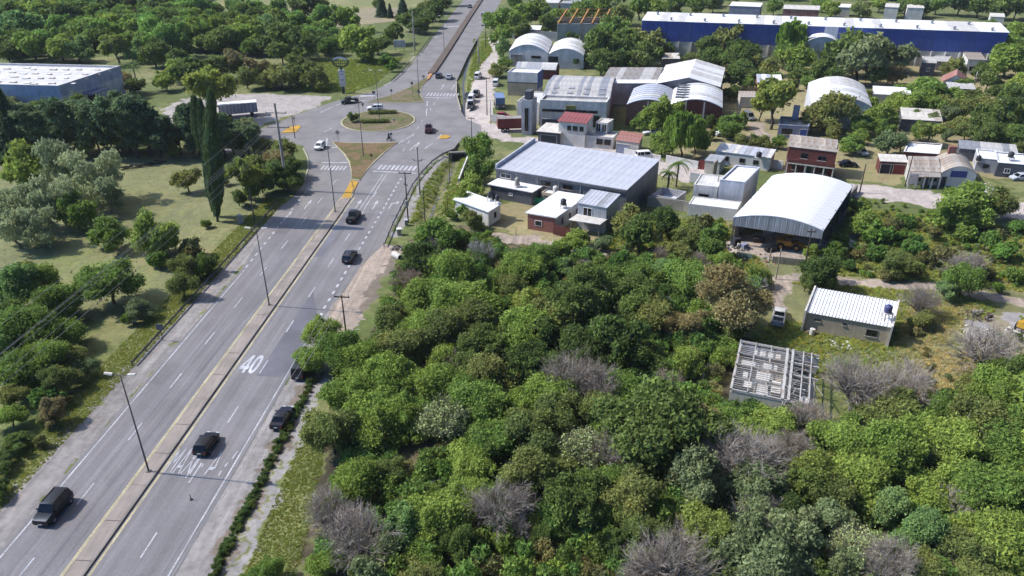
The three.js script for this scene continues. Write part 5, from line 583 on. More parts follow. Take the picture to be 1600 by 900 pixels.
// ---------- fences and small things ----------
function plankFence(label, A, B, h, m, n) { const a = G(...A), c = G(...B), o = thing('plank_fence', label, 'fence', a.clone().lerp(c, 0.5), Math.atan2(-(c.z - a.z), c.x - a.x)), w = a.distanceTo(c), pw = w / n, r = rng(n), g = new MB().box(0.02, 0.05, -0.03, pw - 0.02, h, 0.03).geo(); for (let i = 0; i < n; i++) { const p = mesh('plank', g, m[i % m.length], o); p.position.set(-w / 2 + i * pw, (r() - 0.5) * 0.06, (r() - 0.5) * 0.03); } for (const y of [0.4, h - 0.4]) new MB().box(-w / 2, y, -0.12, w / 2, y + 0.1, -0.05).build('rail', m[0], o); }
plankFence('red brown plank fence beside the brick fronted house', [864, 366], [907, 378], 2.1, [mat(0x70362c, { map: T.bark }), mat(0x7a3d30, { map: T.bark })], 22); plankFence('dark plank gate right of the red brown fence', [908, 378], [922, 382], 1.6, [M.wood], 6); plankFence('grey metal gate of the open shed yard', [1206, 411], [1256, 416], 1.3, [M.galv, M.paleWood], 14); plankFence('pale barred gate in the cube house garden', [1077, 284], [1100, 288], 2.2, [M.paleBlue], 12); plankFence('green sheet fence left of the shed yard', [1150, 402], [1175, 406], 1.1, [mat(0x6f8a80)], 8);
{ const L = pg([781, 310, 815, 315, 856, 322]), o = new THREE.Group(); o.name = 'net_fence'; scene.add(o); tag(o, 'green shade net fence behind the yard', 'fence'); for (let i = 0; i < 2; i++) new MB().prism(strip([L[i], L[i + 1]], 0.05 + 0.01 * i), 0.1, 1.5 - 0.02 * i).build('net', M.greenNet, o); for (const p of L) new MB().cbox(p.x, 0, p.z, 0.12, 1.8, 0.12).build('post', M.paleWood, o); }
{ const r = rng(55), o = thing('log_pile', 'pile of felled logs lying on the lawn', 'log pile', G(222, 260), 0.55); for (let i = 0; i < 26; i++) { const x = (r() - 0.5) * 9, z = (r() - 0.5) * 1.4, y = 0.14 + r() * 0.5, a = (r() - 0.5) * 0.9; new MB().cyl(V(x - Math.cos(a), y, z - Math.sin(a)), V(x + Math.cos(a), y + (r() - 0.5) * 0.3, z + Math.sin(a)), 0.1 + 0.1 * r(), 0.09, 7).build('log', i % 2 ? M.bark : M.wood, o); } }
{ const p = G(620, 402), o = thing('drain_pipe', 'concrete drain pipe mouth in the bare soil bank', 'pipe', p.setY(0.35), -2.4); const sh = [new THREE.Vector2(0.42, 0), new THREE.Vector2(0.55, 0), new THREE.Vector2(0.55, 2), new THREE.Vector2(0.42, 2), new THREE.Vector2(0.42, 0)]; const q = mesh('pipe_wall', new THREE.LatheGeometry(sh, 20), M.offwhite, o); q.rotation.x = -Math.PI / 2; q.position.z = 0.9; const w = new MB().cyl(V(0, 0, 0.2), V(0, 0, -1), 0.42, 0.42, 16).build('shade_plug', M.darkAndShade, o); }  // near-black plug gives the pipe bore its shade by colour
{ const o = thing('utility_box', 'white capped concrete utility box beside the guard rail', 'box', G(624, 367), 0.2); new MB().box(-0.4, 0, -0.4, 0.4, 1.2, 0.4).build('body', M.concrete, o); new MB().box(-0.46, 1.2, -0.46, 0.46, 1.32, 0.46).build('cap', M.white, o); const o2 = thing('utility_box', 'grey utility box below the transformer pole', 'box', G(635, 352), 0.2); new MB().box(-0.3, 0, -0.3, 0.3, 1.1, 0.3).build('body', M.concrete, o2); new MB().box(-0.34, 1.1, -0.34, 0.34, 1.18, 0.34).build('cap', M.grey, o2); const o3 = thing('stone_block', 'grey pillar stone on the lawn beside the cypress', 'stone', G(376, 348), 0.3); new MB().hexa(V(-0.5, 0, 0.5), V(0.5, 0, 0.5), V(0.5, 0, -0.5), V(-0.5, 0, -0.5), V(-0.42, 1.6, 0.4), V(0.4, 1.5, 0.4), V(0.4, 1.55, -0.4), V(-0.4, 1.7, -0.4)).build('stone', M.grey, o3); }
{ const o = thing('road_marker', 'thin dark marker post standing alone in the right lane', 'marker post', onRoad(299, 781)); new MB().cyl(V(0, 0, 0), V(0, 0.06, 0), 0.18, 0.16, 12).build('foot', M.black, o); new MB().cyl(V(0, 0.06, 0), V(-0.05, 0.8, 0), 0.06, 0.025, 8).build('stem', M.black, o); }
{ const o = thing('culvert', 'dark concrete culvert mouth at the head of the ditch', 'culvert', G(716, 246), 0.1); new MB().box(-2.2, -1, -0.4, -1.5, 1, 0.4).box(1.5, -1, -0.4, 2.2, 1, 0.4).box(-2.2, 1.002, -0.5, 2.2, 1.4, 0.5).build('portal', M.darkConcrete, o); new MB().box(-1.5, -1, -0.39, 1.5, 1, -0.3).build('painted_opening', M.darkAndShade, o); }  // culvert mouth is closed by a dark panel, its shade painted in
{ const r = rng(66), heap = (name, label, px, py, n, rad, m, s, flat = 0.5) => { const o = thing(name, label, 'rubble heap', G(px, py)); const gs = [0, 1, 2].map((i) => { const g = new THREE.DodecahedronGeometry(1, 0), P = g.attributes.position; const q = rng(i + 5); for (let k = 0; k < P.count; k++) { const f = 0.7 + 0.5 * N1(P.getX(k) * 3 + i * 9, P.getY(k) * 3 + P.getZ(k)); P.setXYZ(k, P.getX(k) * f, P.getY(k) * f * 0.7, P.getZ(k) * f); } g.computeVertexNormals(); return g; }); for (let i = 0; i < n; i++) { const d = Math.sqrt(r()), a = r() * 6.28, q = mesh('stone', gs[i % 3], m[i % m.length], o), k = s * (0.5 + r()); q.position.set(Math.cos(a) * d * rad, (1 - d) * rad * flat * r(), Math.sin(a) * d * rad * 0.7); q.scale.setScalar(k); q.rotation.set(r() * 3, r() * 3, r() * 3); } };
  heap('rubble_heap', 'heap of broken bricks beside the small house', 1274, 517, 46, 1.6, [M.brick, M.rubble, M.offwhite], 0.2); heap('rubble_heap', 'pale gravel heap right of the brown field', 1522, 517, 130, 2.6, [M.offwhite, M.rubble, M.white], 0.13, 0.2); heap('rubble_heap', 'grey soil heap above the pale gravel heap', 1525, 494, 110, 2.8, [M.soil, M.rubble], 0.2, 0.4); heap('rubble_heap', 'white rubble strewn before the derelict frame', 1312, 538, 34, 2.2, [M.white, M.offwhite], 0.16, 0.1); heap('rubble_heap', 'broken concrete beside the right edge yellow machine', 1590, 520, 40, 2, [M.rubble, M.offwhite], 0.3, 0.3); heap('rubble_heap', 'white rubble on the track right of the open shed', 1328, 385, 40, 3.4, [M.offwhite, M.white], 0.22, 0.06); heap('rubble_heap', 'scrap heap at the left corner of the open shed', 1152, 388, 46, 2.4, [M.darkgrey, M.rubble, M.offwhite], 0.28, 0.4); heap('rubble_heap', 'white debris heap on the winding dirt path', 1100, 575, 26, 1, [M.white, M.offwhite], 0.16, 0.3); heap('rubble_heap', 'litter of rubble by the shed yard gate', 1190, 405, 40, 3.4, [M.rubble, M.offwhite, M.brick], 0.2, 0.1); heap('rubble_heap', 'dark stones by the road drain bank', 622, 388, 26, 1.4, [M.soil, M.rubble], 0.3, 0.4); heap('rubble_heap', 'white rubble behind the leafy roadside tree at dirt street', 1540, 300, 50, 2.6, [M.white, M.offwhite], 0.3, 0.9); }
{ const o = thing('barrel', 'white plastic barrel beside the small house', 'barrel', G(1268, 523)); new MB().cyl(V(0, 0, 0), V(0, 0.95, 0), 0.34, 0.36, 16).build('drum', M.white, o, 0.9); new MB().cyl(V(0, 0.95, 0), V(0, 1, 0), 0.37, 0.37, 16).build('rim', M.offwhite, o); const pl = thing('leaning_planks', 'two brown planks leaning on the small house wall', 'planks', G(1311, 519)); for (const x of [0, 0.3]) new MB().bar(V(x, 0, 0.5), V(x + 0.3, 1.9, -0.4), 0.18, 0.04).build('plank', M.paleWood, pl); }
function loader(label, pos, turn, m) { const o = thing('wheel_loader', label, 'loader', pos, turn); new MB().box(-0.9, 0.8, -2.2, 0.9, 1.7, 0.2).build('engine_body', m, o); new MB().box(-0.6, 0.7, 0.2, 0.6, 1.2, 1.8).build('front_frame', m, o); new MB().box(-0.75, 1.7, -0.9, 0.75, 2.9, 0.3).build('cab', M.glass, o); new MB().box(-0.85, 2.9, -1, 0.85, 3.02, 0.4).build('cab_roof', m, o); for (const s of [-1, 1]) { new MB().bar(V(s * 0.5, 1.3, 0.8), V(s * 0.5, 0.8, 2.8), 0.18, 0.28).build('lift_arm', m, o); for (const z of [-1.5, 1.2]) { const w = new MB().cyl(V(s * 0.95 - 0.2, 0.65, z), V(s * 0.95 + 0.2, 0.65, z), 0.65, 0.65, 18).build('wheel', M.tyre, o); new MB().cyl(V(s * 0.95 - 0.21, 0.65, z), V(s * 0.95 + 0.21, 0.65, z), 0.3, 0.3, 12).build('rim', m, w); } } new MB().hexa(V(-1.2, 0.15, 3.4), V(1.2, 0.15, 3.4), V(1.2, 0.2, 2.7), V(-1.2, 0.2, 2.7), V(-1.2, 0.3, 3.5), V(1.2, 0.3, 3.5), V(1.2, 1.1, 2.75), V(-1.2, 1.1, 2.75)).build('bucket', m, o); }
loader('rusty yellow loader under the open shed roof', G(1232, 388), 1.3, M.machine); loader('yellow machine parked at the right edge', G(1606, 514), 2.2, mat(0xb98f30, { roughness: 0.55 }));
{ const r = rng(9), box = (label, px, py, w, h, d, m, t) => { const o = thing('scrap_crate', label, 'crate', G(px, py), t, 'scrap under the open shed'); new MB().cbox(0, 0.02, 0, w, h, d).build('crate_body', m, o); for (const y of [0.1, h - 0.2]) for (const s of [-1, 1]) new MB().box(-w / 2 - 0.03, y, s * (d / 2 + 0.03) - 0.03, w / 2 + 0.03, y + 0.12, s * (d / 2 + 0.03) + 0.03).build('slat', M.wood, o); }; box('dark crate at the left edge of the shed yard', 1150, 384, 1.2, 1.6, 1, M.darkAndShade, 0.2); box('low dark bin before the loader', 1203, 392, 1.8, 0.9, 1, M.black, 0.3); box('pale crate deep under the shed roof', 1200, 366, 1.6, 1.3, 1.1, M.offwhite, 0.5); box('brown workbench crate under the shed roof', 1185, 378, 2, 0.9, 1, M.wood, -0.2); box('blue grey crate beside the dark crate', 1162, 388, 1.2, 0.9, 0.9, M.slate, 0.6); }
for (const [a, c2, l] of [[1128, 534, 'upper white pipe rail along the winding path'], [1082, 596, 'lower white pipe rail along the winding path']]) { const o = thing('pipe_rail', l, 'railing', G(a, c2 + 34)); for (let i = 0; i < 3; i++) new MB().cyl(V(i * 0.25 - 0.2, 0, -i * 0.9), V(i * 0.25 + 0.1, 1.3, -i * 0.9 - 0.2), 0.05, 0.05, 7).build('post', M.white, o); new MB().cyl(V(-0.1, 1.3, -0.2), V(0.6, 1.3, -2.2), 0.05, 0.05, 7).build('rail', M.white, o); }
{ const o = thing('trestle', 'pale wooden tripod standing in the weeds', 'trestle', G(1004, 425)); for (const [x, z] of [[-0.8, 0.3], [0.8, 0.3], [0, -0.8]]) new MB().bar(V(x, 0, z), V(0, 1.7, 0), 0.1).build('leg', M.paleWood, o); let k = 0; for (const [x, y, l] of [[959, 408, 'pale fence post near the wooden tripod'], [1052, 422, 'pale fence post right of the wooden tripod'], [1082, 372, 'short pale fence post in the weeds'], [806, 368, 'white stub post before the brick fronted house'], [724, 782, 'dark iron post inside the wood clearing'], [640, 770, 'thin pale post in the clearing grass'], [754, 392, 'pale post below the small yard tree']]) { const p = thing('fence_post', l, 'post', G(x, y)); new MB().cyl(V(0, 0, 0), V(0.05, 1.5, 0), 0.07, 0.06, 8).build('stake', x === 724 ? M.wood : M.paleWood, p); new MB().cyl(V(0.05, 1.5, 0), V(0.05, 1.54, 0), 0.075, 0.05, 8).build('cap', M.paleWood, p); } }
// ---------- trees ----------
const dirRand = (r) => { const z = r() * 2 - 1, a = r() * 6.2832, q = Math.sqrt(1 - z * z); return V(q * Math.cos(a), z, q * Math.sin(a)); };
function leafGeo(list) { // list of {p, n, t, L, W, c}
  const P = new Float32Array(list.length * 9), K = new Float32Array(list.length * 9); let i = 0;
  for (const f of list) {
    const b = f.n.clone().cross(f.t).normalize().multiplyScalar(f.W / 2), t = f.t.clone().multiplyScalar(f.L / 2);
    const a = [f.p.clone().sub(t).add(b), f.p.clone().sub(t).sub(b), f.p.clone().add(t)];
    for (const q of a) { P[i] = q.x; P[i + 1] = q.y; P[i + 2] = q.z; K[i] = f.c[0]; K[i + 1] = f.c[1]; K[i + 2] = f.c[2]; i += 3; }
  }
  const g = new THREE.BufferGeometry(); g.setAttribute('position', new THREE.BufferAttribute(P, 3)); g.setAttribute('color', new THREE.BufferAttribute(K, 3)); g.computeVertexNormals(); return g;
}
function broadCrown(r, o) { // rounded crown: big boughs, each carrying smaller leafy clumps
  const big = [], lobes = [], cy = o.cy, n = Math.round(o.lobes * 0.55);
  for (let i = 0; i < n; i++) { const d = dirRand(r); if (d.y < (o.low ?? -0.8)) d.y *= -0.5; const k = Math.pow(r(), 0.4) * (0.6 + 0.75 * r()), lr = o.lr * (0.42 + 0.9 * r()); big.push({ c: V(d.x * (o.R - lr * 0.8) * k, cy + d.y * (o.ry - lr * 0.75) * k, d.z * (o.R - lr * 0.8) * k), r: lr, tone: 0.88 + 0.24 * r(), warm: r() }); }
  for (const g of big) { lobes.push({ ...g, r: g.r * 0.82 }); const m = o.sub ?? 7; for (let i = 0; i < m; i++) { const d = dirRand(r); if (d.y < -0.3) d.y *= -0.7; const q = g.r * (0.25 + 0.3 * r()); lobes.push({ c: g.c.clone().addScaledVector(d, g.r * (0.72 + 0.3 * r())), r: q, tone: g.tone * (0.9 + 0.2 * r()), warm: g.warm * 0.6 + r() * 0.4 }); } }
  const tot = lobes.reduce((s, l) => s + l.r * l.r, 0), out = []; let guard = 0;
  while (out.length < o.n && guard++ < o.n * 6) {
    let q = r() * tot, l = lobes[0]; for (const x of lobes) { q -= x.r * x.r; if (q <= 0) { l = x; break; } }
    const d = dirRand(r); if (d.y < -0.5 && r() < 0.6) continue; const inner = r() < 0.1, k = inner ? 0.35 + 0.45 * r() : 0.78 + 0.34 * r() + (r() < (o.fuzz ?? 0.1) ? 1.15 * r() * r() : 0);
    const p = V(l.c.x + d.x * l.r * k, l.c.y + d.y * l.r * k * 0.9, l.c.z + d.z * l.r * k); if (p.y < 0.08) continue;
    if (!inner) { let hid = false; for (const x of lobes) { if (x === l) continue; const e = x.c, w = x.r * 0.74; if ((e.x - p.x) ** 2 + (e.y - p.y) ** 2 + (e.z - p.z) ** 2 < w * w) { hid = true; break; } } if (hid) continue; }
    const nn = d.clone().multiplyScalar(o.out ?? 0.6).add(dirRand(r)).add(V(0, 0.25, 0)).normalize(); let t = nn.clone().cross(dirRand(r)).normalize(); if (o.droop) t = t.multiplyScalar(0.5).add(V(d.x * 0.25, -o.droop, d.z * 0.25)).normalize();
    const v = l.tone * (0.7 + 0.6 * r()), w = (l.warm * 0.6 + r() * 0.4 - 0.5) * (o.warm ?? 0.35), s = 0.6 + 0.8 * r();
    out.push({ p, n: nn, t, L: o.leaf[0] * s, W: o.leaf[1] * s, c: [v * (1 + w), v, v * (1 - w * 0.6)] });
  }
  return { geo: leafGeo(out), lobes: big };
}
function trunkGeo(r, h, rad, lobes, lean = 0.3, nl = 6) {
  const m = new MB(); let p = V(0, -0.15, 0), rr = rad; const n = 4;
  for (let i = 0; i < n; i++) { const q = V((r() - 0.5) * lean * (i + 1), h * (i + 1) / n, (r() - 0.5) * lean * (i + 1)); m.cyl(p, q, rr, rr * 0.85, 7, false); p = q; rr *= 0.85; if (i === 1 || i === 3) for (let j = 0; j < nl / 2 && lobes.length; j++) { const l = lobes[Math.floor(r() * lobes.length)].c, mid = p.clone().lerp(l, 0.5).add(V(0, 0.3, 0)); m.cyl(p, mid, rr * 0.55, rr * 0.38, 5, false); m.cyl(mid, l, rr * 0.38, rr * 0.12, 5, false); } }
  return m.geo(0.9);
}
function bareCrown(r, o) { // leafless twigs
  const out = [], limbs = new MB(); const twig = (a, b, w) => { const d = b.clone().sub(a), L = d.length(); d.normalize(); for (let k = 0; k < 2; k++) { const n = d.clone().cross(dirRand(r)).normalize(); const c = 0.75 + 0.5 * r(); out.push({ p: a.clone().lerp(b, 0.5), n, t: d, L, W: w, c: [c, c, c] }); } };
  const grow = (p, d, len, rad, lev) => {
    const q = p.clone().addScaledVector(d, len); if (lev < 2) limbs.cyl(p, q, rad, rad * 0.6, 5, false); else twig(p, q, rad * 2.6);
    if (lev >= o.levels) return; const nb = lev === 0 ? 5 : lev < 3 ? 4 : 4;
    for (let i = 0; i < nb; i++) { const nd = d.clone().multiplyScalar(0.9).add(dirRand(r).multiplyScalar(0.62)).add(V(0, 0.12, 0)).normalize(); grow(p.clone().lerp(q, 0.35 + 0.65 * (i + r()) / nb), nd, len * (0.62 + 0.22 * r()), rad * 0.52, lev + 1); }
  };
  const nl = o.limbs; for (let i = 0; i < nl; i++) { const a = i / nl * 6.2832 + r(), e = 0.5 + 0.75 * r(); grow(V(0, o.h * 0.12, 0), V(Math.cos(a) * Math.cos(e), Math.sin(e), Math.sin(a) * Math.cos(e)), o.h * 0.36, 0.13, 0); }
  if (o.leafN) { const L = out.filter((f, i) => i % 3 === 0 && f.p.y > o.h * 0.3); for (let i = 0; i < o.leafN; i++) { const f = L[Math.floor(r() * L.length)]; const c = 0.8 + 0.5 * r(); out.push({ p: f.p.clone().add(dirRand(r).multiplyScalar(0.3)), n: dirRand(r).add(V(0, 0.6, 0)).normalize(), t: dirRand(r), L: 0.3, W: 0.2, c: [c * 0.9, c * 1.15, c * 0.6] }); } }
  for (const f of out) if (Math.abs(f.t.dot(f.n)) > 0.95) f.t = f.n.clone().cross(V(0.3, 0.9, 0.2)).normalize();
  return { geo: leafGeo(out), trunk: limbs.cyl(V(0, -0.1, 0), V(0, o.h * 0.14, 0), 0.2, 0.17, 7, false).geo(0.9) };
}
function coneCrown(r, o) { // conifer and cypress
  const out = [], ph = r() * 6; for (let i = 0; i < o.n; i++) {
    const t = o.col ? Math.pow(r(), 0.9) : Math.pow(r(), 1.35), y = o.y0 + t * (o.h - o.y0), a = r() * 6.2832;
    let rad = o.col ? o.R * (0.35 + 0.65 * THREE.MathUtils.smoothstep(t, 0, 0.22)) * (1 - 0.8 * Math.pow(Math.max(0, (t - 0.35) / 0.65), 1.7)) : o.R * (1 - t) * (0.72 + 0.5 * N1(a * 2.2 + ph, y * 1.1)) + 0.2;
    rad *= o.col ? 0.86 + 0.2 * N1(a * 3 + ph, y * 0.6) : 1; const k = r() < 0.25 ? 0.35 + 0.5 * r() : 0.8 + 0.25 * r();
    const d = V(Math.cos(a), 0, Math.sin(a)), p = d.clone().multiplyScalar(rad * k).add(V(0, y - (o.col ? 0 : rad * k * 0.22), 0));
    const t2 = o.col ? V(d.x * 0.25, 1, d.z * 0.25).add(dirRand(r).multiplyScalar(0.4)).normalize() : d.clone().multiplyScalar(0.9).add(V(0, -0.25, 0)).add(dirRand(r).multiplyScalar(0.55)).normalize();
    const nn = (o.col ? d.clone() : V(d.x * 0.5, 0.9, d.z * 0.5)).add(dirRand(r).multiplyScalar(0.7)); nn.addScaledVector(t2, -nn.dot(t2)).normalize();
    const b = 0.68 + 0.6 * r(), s = 0.6 + 0.8 * r(); out.push({ p, n: nn, t: t2, L: o.leaf[0] * s, W: o.leaf[1] * s, c: [b, b, b * (0.85 + 0.3 * r())] });
  }
  return leafGeo(out);
}
const leafMat = (h, o = {}) => new THREE.MeshPhysicalMaterial({ color: hex(h).multiply(new THREE.Color(1.28, 1.26, 0.98)), vertexColors: true, roughness: 0.95, transmission: 0.42, thickness: 0, side: THREE.DoubleSide, specularIntensity: 0.25, ...o });
const twigMat = (h) => mat(h, { vertexColors: true, roughness: 1 });
// kinds: R crown radius of the pattern tree, H height, cy crown centre height; name, words, colours
const KINDS = {
  b: { name: 'broadleaf_tree', words: 'bright green broadleaf tree', cols: [0x7a8e46, 0x708844, 0x85964c, 0x687f3f], R: 4, ry: 3.3, cy: 3.3, lobes: 24, lr: 1.5, warm: 0.2, fuzz: 0.6 },
  d: { name: 'evergreen_tree', words: 'dark green dense rounded tree', cols: [0x5f713a, 0x667640, 0x576a38], R: 4, ry: 3.2, cy: 3.2, lobes: 28, lr: 1.35, warm: 0.18, fuzz: 0.28 },
  o: { name: 'olive_green_tree', words: 'olive green bushy tree', cols: [0x757e4a, 0x7e834f, 0x6b7644], R: 4, ry: 3.1, cy: 3.1, lobes: 26, lr: 1.35, warm: 0.3, fuzz: 0.5 },
  y: { name: 'acacia_tree', words: 'yellow green feathery spreading tree', cols: [0x7c8848, 0x87904a], R: 4, ry: 2.2, cy: 4.6, lobes: 26, lr: 1.2, warm: 0.2, fuzz: 0.5 },
  n: { name: 'brown_tree', words: 'brownish sage bushy tree', cols: [0x8a8060, 0x918562, 0x7e775a], R: 4, ry: 3.5, cy: 3.7, lobes: 30, lr: 1.2, warm: 0.25, thin: 1, fuzz: 0.6 },
  g: { name: 'grey_green_tree', words: 'grey green leafy tree', cols: [0x74805f, 0x7c8666, 0x6a7a58], R: 4, ry: 3.1, cy: 3.1, lobes: 28, lr: 1.25, warm: 0.2, fuzz: 0.25 },
  s: { name: 'silver_tree', words: 'silvery blue green drooping tree', cols: [0x949c82, 0x8a947a], R: 4, ry: 3.9, cy: 4.1, lobes: 30, lr: 1.3, warm: 0.15, droop: 0.9, thin: 1, fuzz: 0.5 },
  t: { name: 'teal_green_tree', words: 'cool mid green leafy tree', cols: [0x6f8a58, 0x788e5e], R: 4, ry: 3.1, cy: 3.1, lobes: 24, lr: 1.4, warm: 0.2 },
  w: { name: 'willow_tree', words: 'weeping willow with hanging green fronds', cols: [0x70883c], R: 4, ry: 4.2, cy: 4.6, lobes: 24, lr: 1.4, warm: 0.2, droop: 1.6, long: 2.4 },
  x: { name: 'bare_tree', words: 'leafless grey twiggy tree', cols: [0xa3988a, 0xaa9f92], bare: 1, R: 3.1, H: 6.4, cy: 3.4 },
  z: { name: 'budding_tree', words: 'half bare grey tree with sparse leaves', cols: [0x9c967e], bare: 1, leafN: 3200, R: 3.2, H: 6.4, cy: 3.6 },
  k: { name: 'tall_dark_tree', words: 'tall dark clumpy tree', cols: [0x60745a, 0x6a7c5e, 0x566b50], R: 2.7, ry: 4.9, cy: 5.6, H: 10.8, lobes: 46, lr: 1.05, warm: 0.15, fuzz: 0.35 },
  c: { name: 'conifer_tree', words: 'tall dark conifer', cols: [0x4a5f44, 0x52684a, 0x5b7050], cone: 1, R: 2.6, H: 11, cy: 5.6 },
  p: { name: 'cypress_tree', words: 'narrow dark cypress', cols: [0x465a3c, 0x4c6040], cone: 2, R: 1.7, H: 14, cy: 7.8 },
  u: { name: 'shrub', words: 'low green shrub', cols: [0x63803a, 0x6f8440, 0x587538], R: 1.6, ry: 1.2, cy: 1.05, lobes: 12, lr: 0.65, warm: 0.35, shrub: 1 },
  v: { name: 'dry_shrub', words: 'low olive brown shrub', cols: [0x7c7850, 0x6f7048], R: 1.6, ry: 1.2, cy: 1.0, lobes: 12, lr: 0.6, warm: 0.4, shrub: 1 },
};
const protos = {};
function proto(k, lod, vi) {
  const key = k + lod + vi; if (protos[key]) return protos[key]; const K = KINDS[k], r = rng(key.split('').reduce((s, c) => s * 31 + c.charCodeAt(0), 7));
  const n = [17500, 5600, 2300][lod], ls = [1, 1.62, 2.35][lod]; let crown, trunk;
  if (K.bare) { const b = bareCrown(r, { h: K.H, limbs: [13, 9, 6][lod], levels: 4, leafN: K.leafN ? K.leafN / (lod + 1) : 0 }); crown = b.geo; trunk = b.trunk; }
  else if (K.cone) { crown = coneCrown(r, { R: K.R, h: K.H, y0: K.cone === 2 ? 1.2 : 0.7, n: n * 0.8, col: K.cone === 2, leaf: [0.62 * ls, 0.26 * ls] }); trunk = new MB().cyl(V(0, -0.1, 0), V(0, K.H * 0.8, 0), 0.26, 0.05, 7, false).geo(0.9); }
  else { const s = K.shrub ? 0.22 : 1, b = broadCrown(r, { ...K, n: n * (K.shrub ? 0.2 : 1) * (K.thin ? 1.15 : 1), leaf: [(K.long ?? 1) * (K.thin ? 0.28 : 0.35) * ls * (K.shrub ? 0.8 : 1), (K.thin ? 0.15 : 0.205) * ls * (K.shrub ? 0.8 : 1)] }); crown = b.geo; trunk = trunkGeo(r, K.shrub ? 0.8 : K.cy * 0.8, K.shrub ? 0.07 : 0.24, b.lobes, K.shrub ? 0.1 : 0.35); }
  return protos[key] = { crown, trunk };
}
const mats = {}; for (const k in KINDS) mats[k] = KINDS[k].cols.map((c) => KINDS[k].bare ? twigMat(c) : leafMat(c));
const placed = []; const tr = rng(4242);
function treeAt(pos, s, k, o = {}) {
  const K = KINDS[k], dist = -pos.z, lod = dist < 118 ? 0 : dist < 215 ? 1 : 2, vi = Math.floor(tr() * (lod === 0 ? 4 : 3)), P = proto(k, lod, vi);
  const g = thing(K.name, null, K.shrub ? 'shrub' : 'tree', pos, tr() * 6.2832); const wob = K.cone ? 0.12 : 0.36; g.scale.set(s * (1 - wob / 2 + wob * tr()), s * (o.tall ?? 1) * (0.9 + 0.2 * tr()), s * (1 - wob / 2 + wob * tr()));
  mesh('trunk', P.trunk, K.bare || k === 's' ? M.barkPale : M.bark, g); mesh('crown', P.crown, mats[k][o.col ?? Math.floor(tr() * mats[k].length)], g);
  g.userData.group = o.group ?? 'trees and shrubs of the district'; placed.push({ g, k, pos, s, label: o.label }); return g;
}
function T_(px, py, rpx, k, o = {}) { // crown seen centred at a photo point with a radius in photo pixels
  const K = KINDS[k]; let hc = 3, s = 1, p; for (let i = 0; i < 6; i++) { p = G(px, py, hc); s = rpx * depthOf(p) / FOCAL / K.R; hc = Math.min(K.cy * s * (o.tall ?? 1), 16); }
  p.y = 0; return treeAt(p, s, k, o);
}
function S_(px, base, top, k, wide = 1, o = {}) { // a slender tree by its foot and its tip
  const K = KINDS[k], b = G(px, base), v = (top - 450) / FOCAL, zc = depthOf(b), vb = (base - 450) / FOCAL; const H = (vb * zc - v * zc) / (CP - v * SP), s = H / K.H; const g = treeAt(b, s, k, o); g.scale.x *= wide; g.scale.z *= wide; return g;
}
const rows = (a, f = 1) => { for (const [x, y, r, k, o] of a) T_(x, y, r * (f === 1 ? 1 : f * (0.85 + 0.3 * tr())), k, o); };
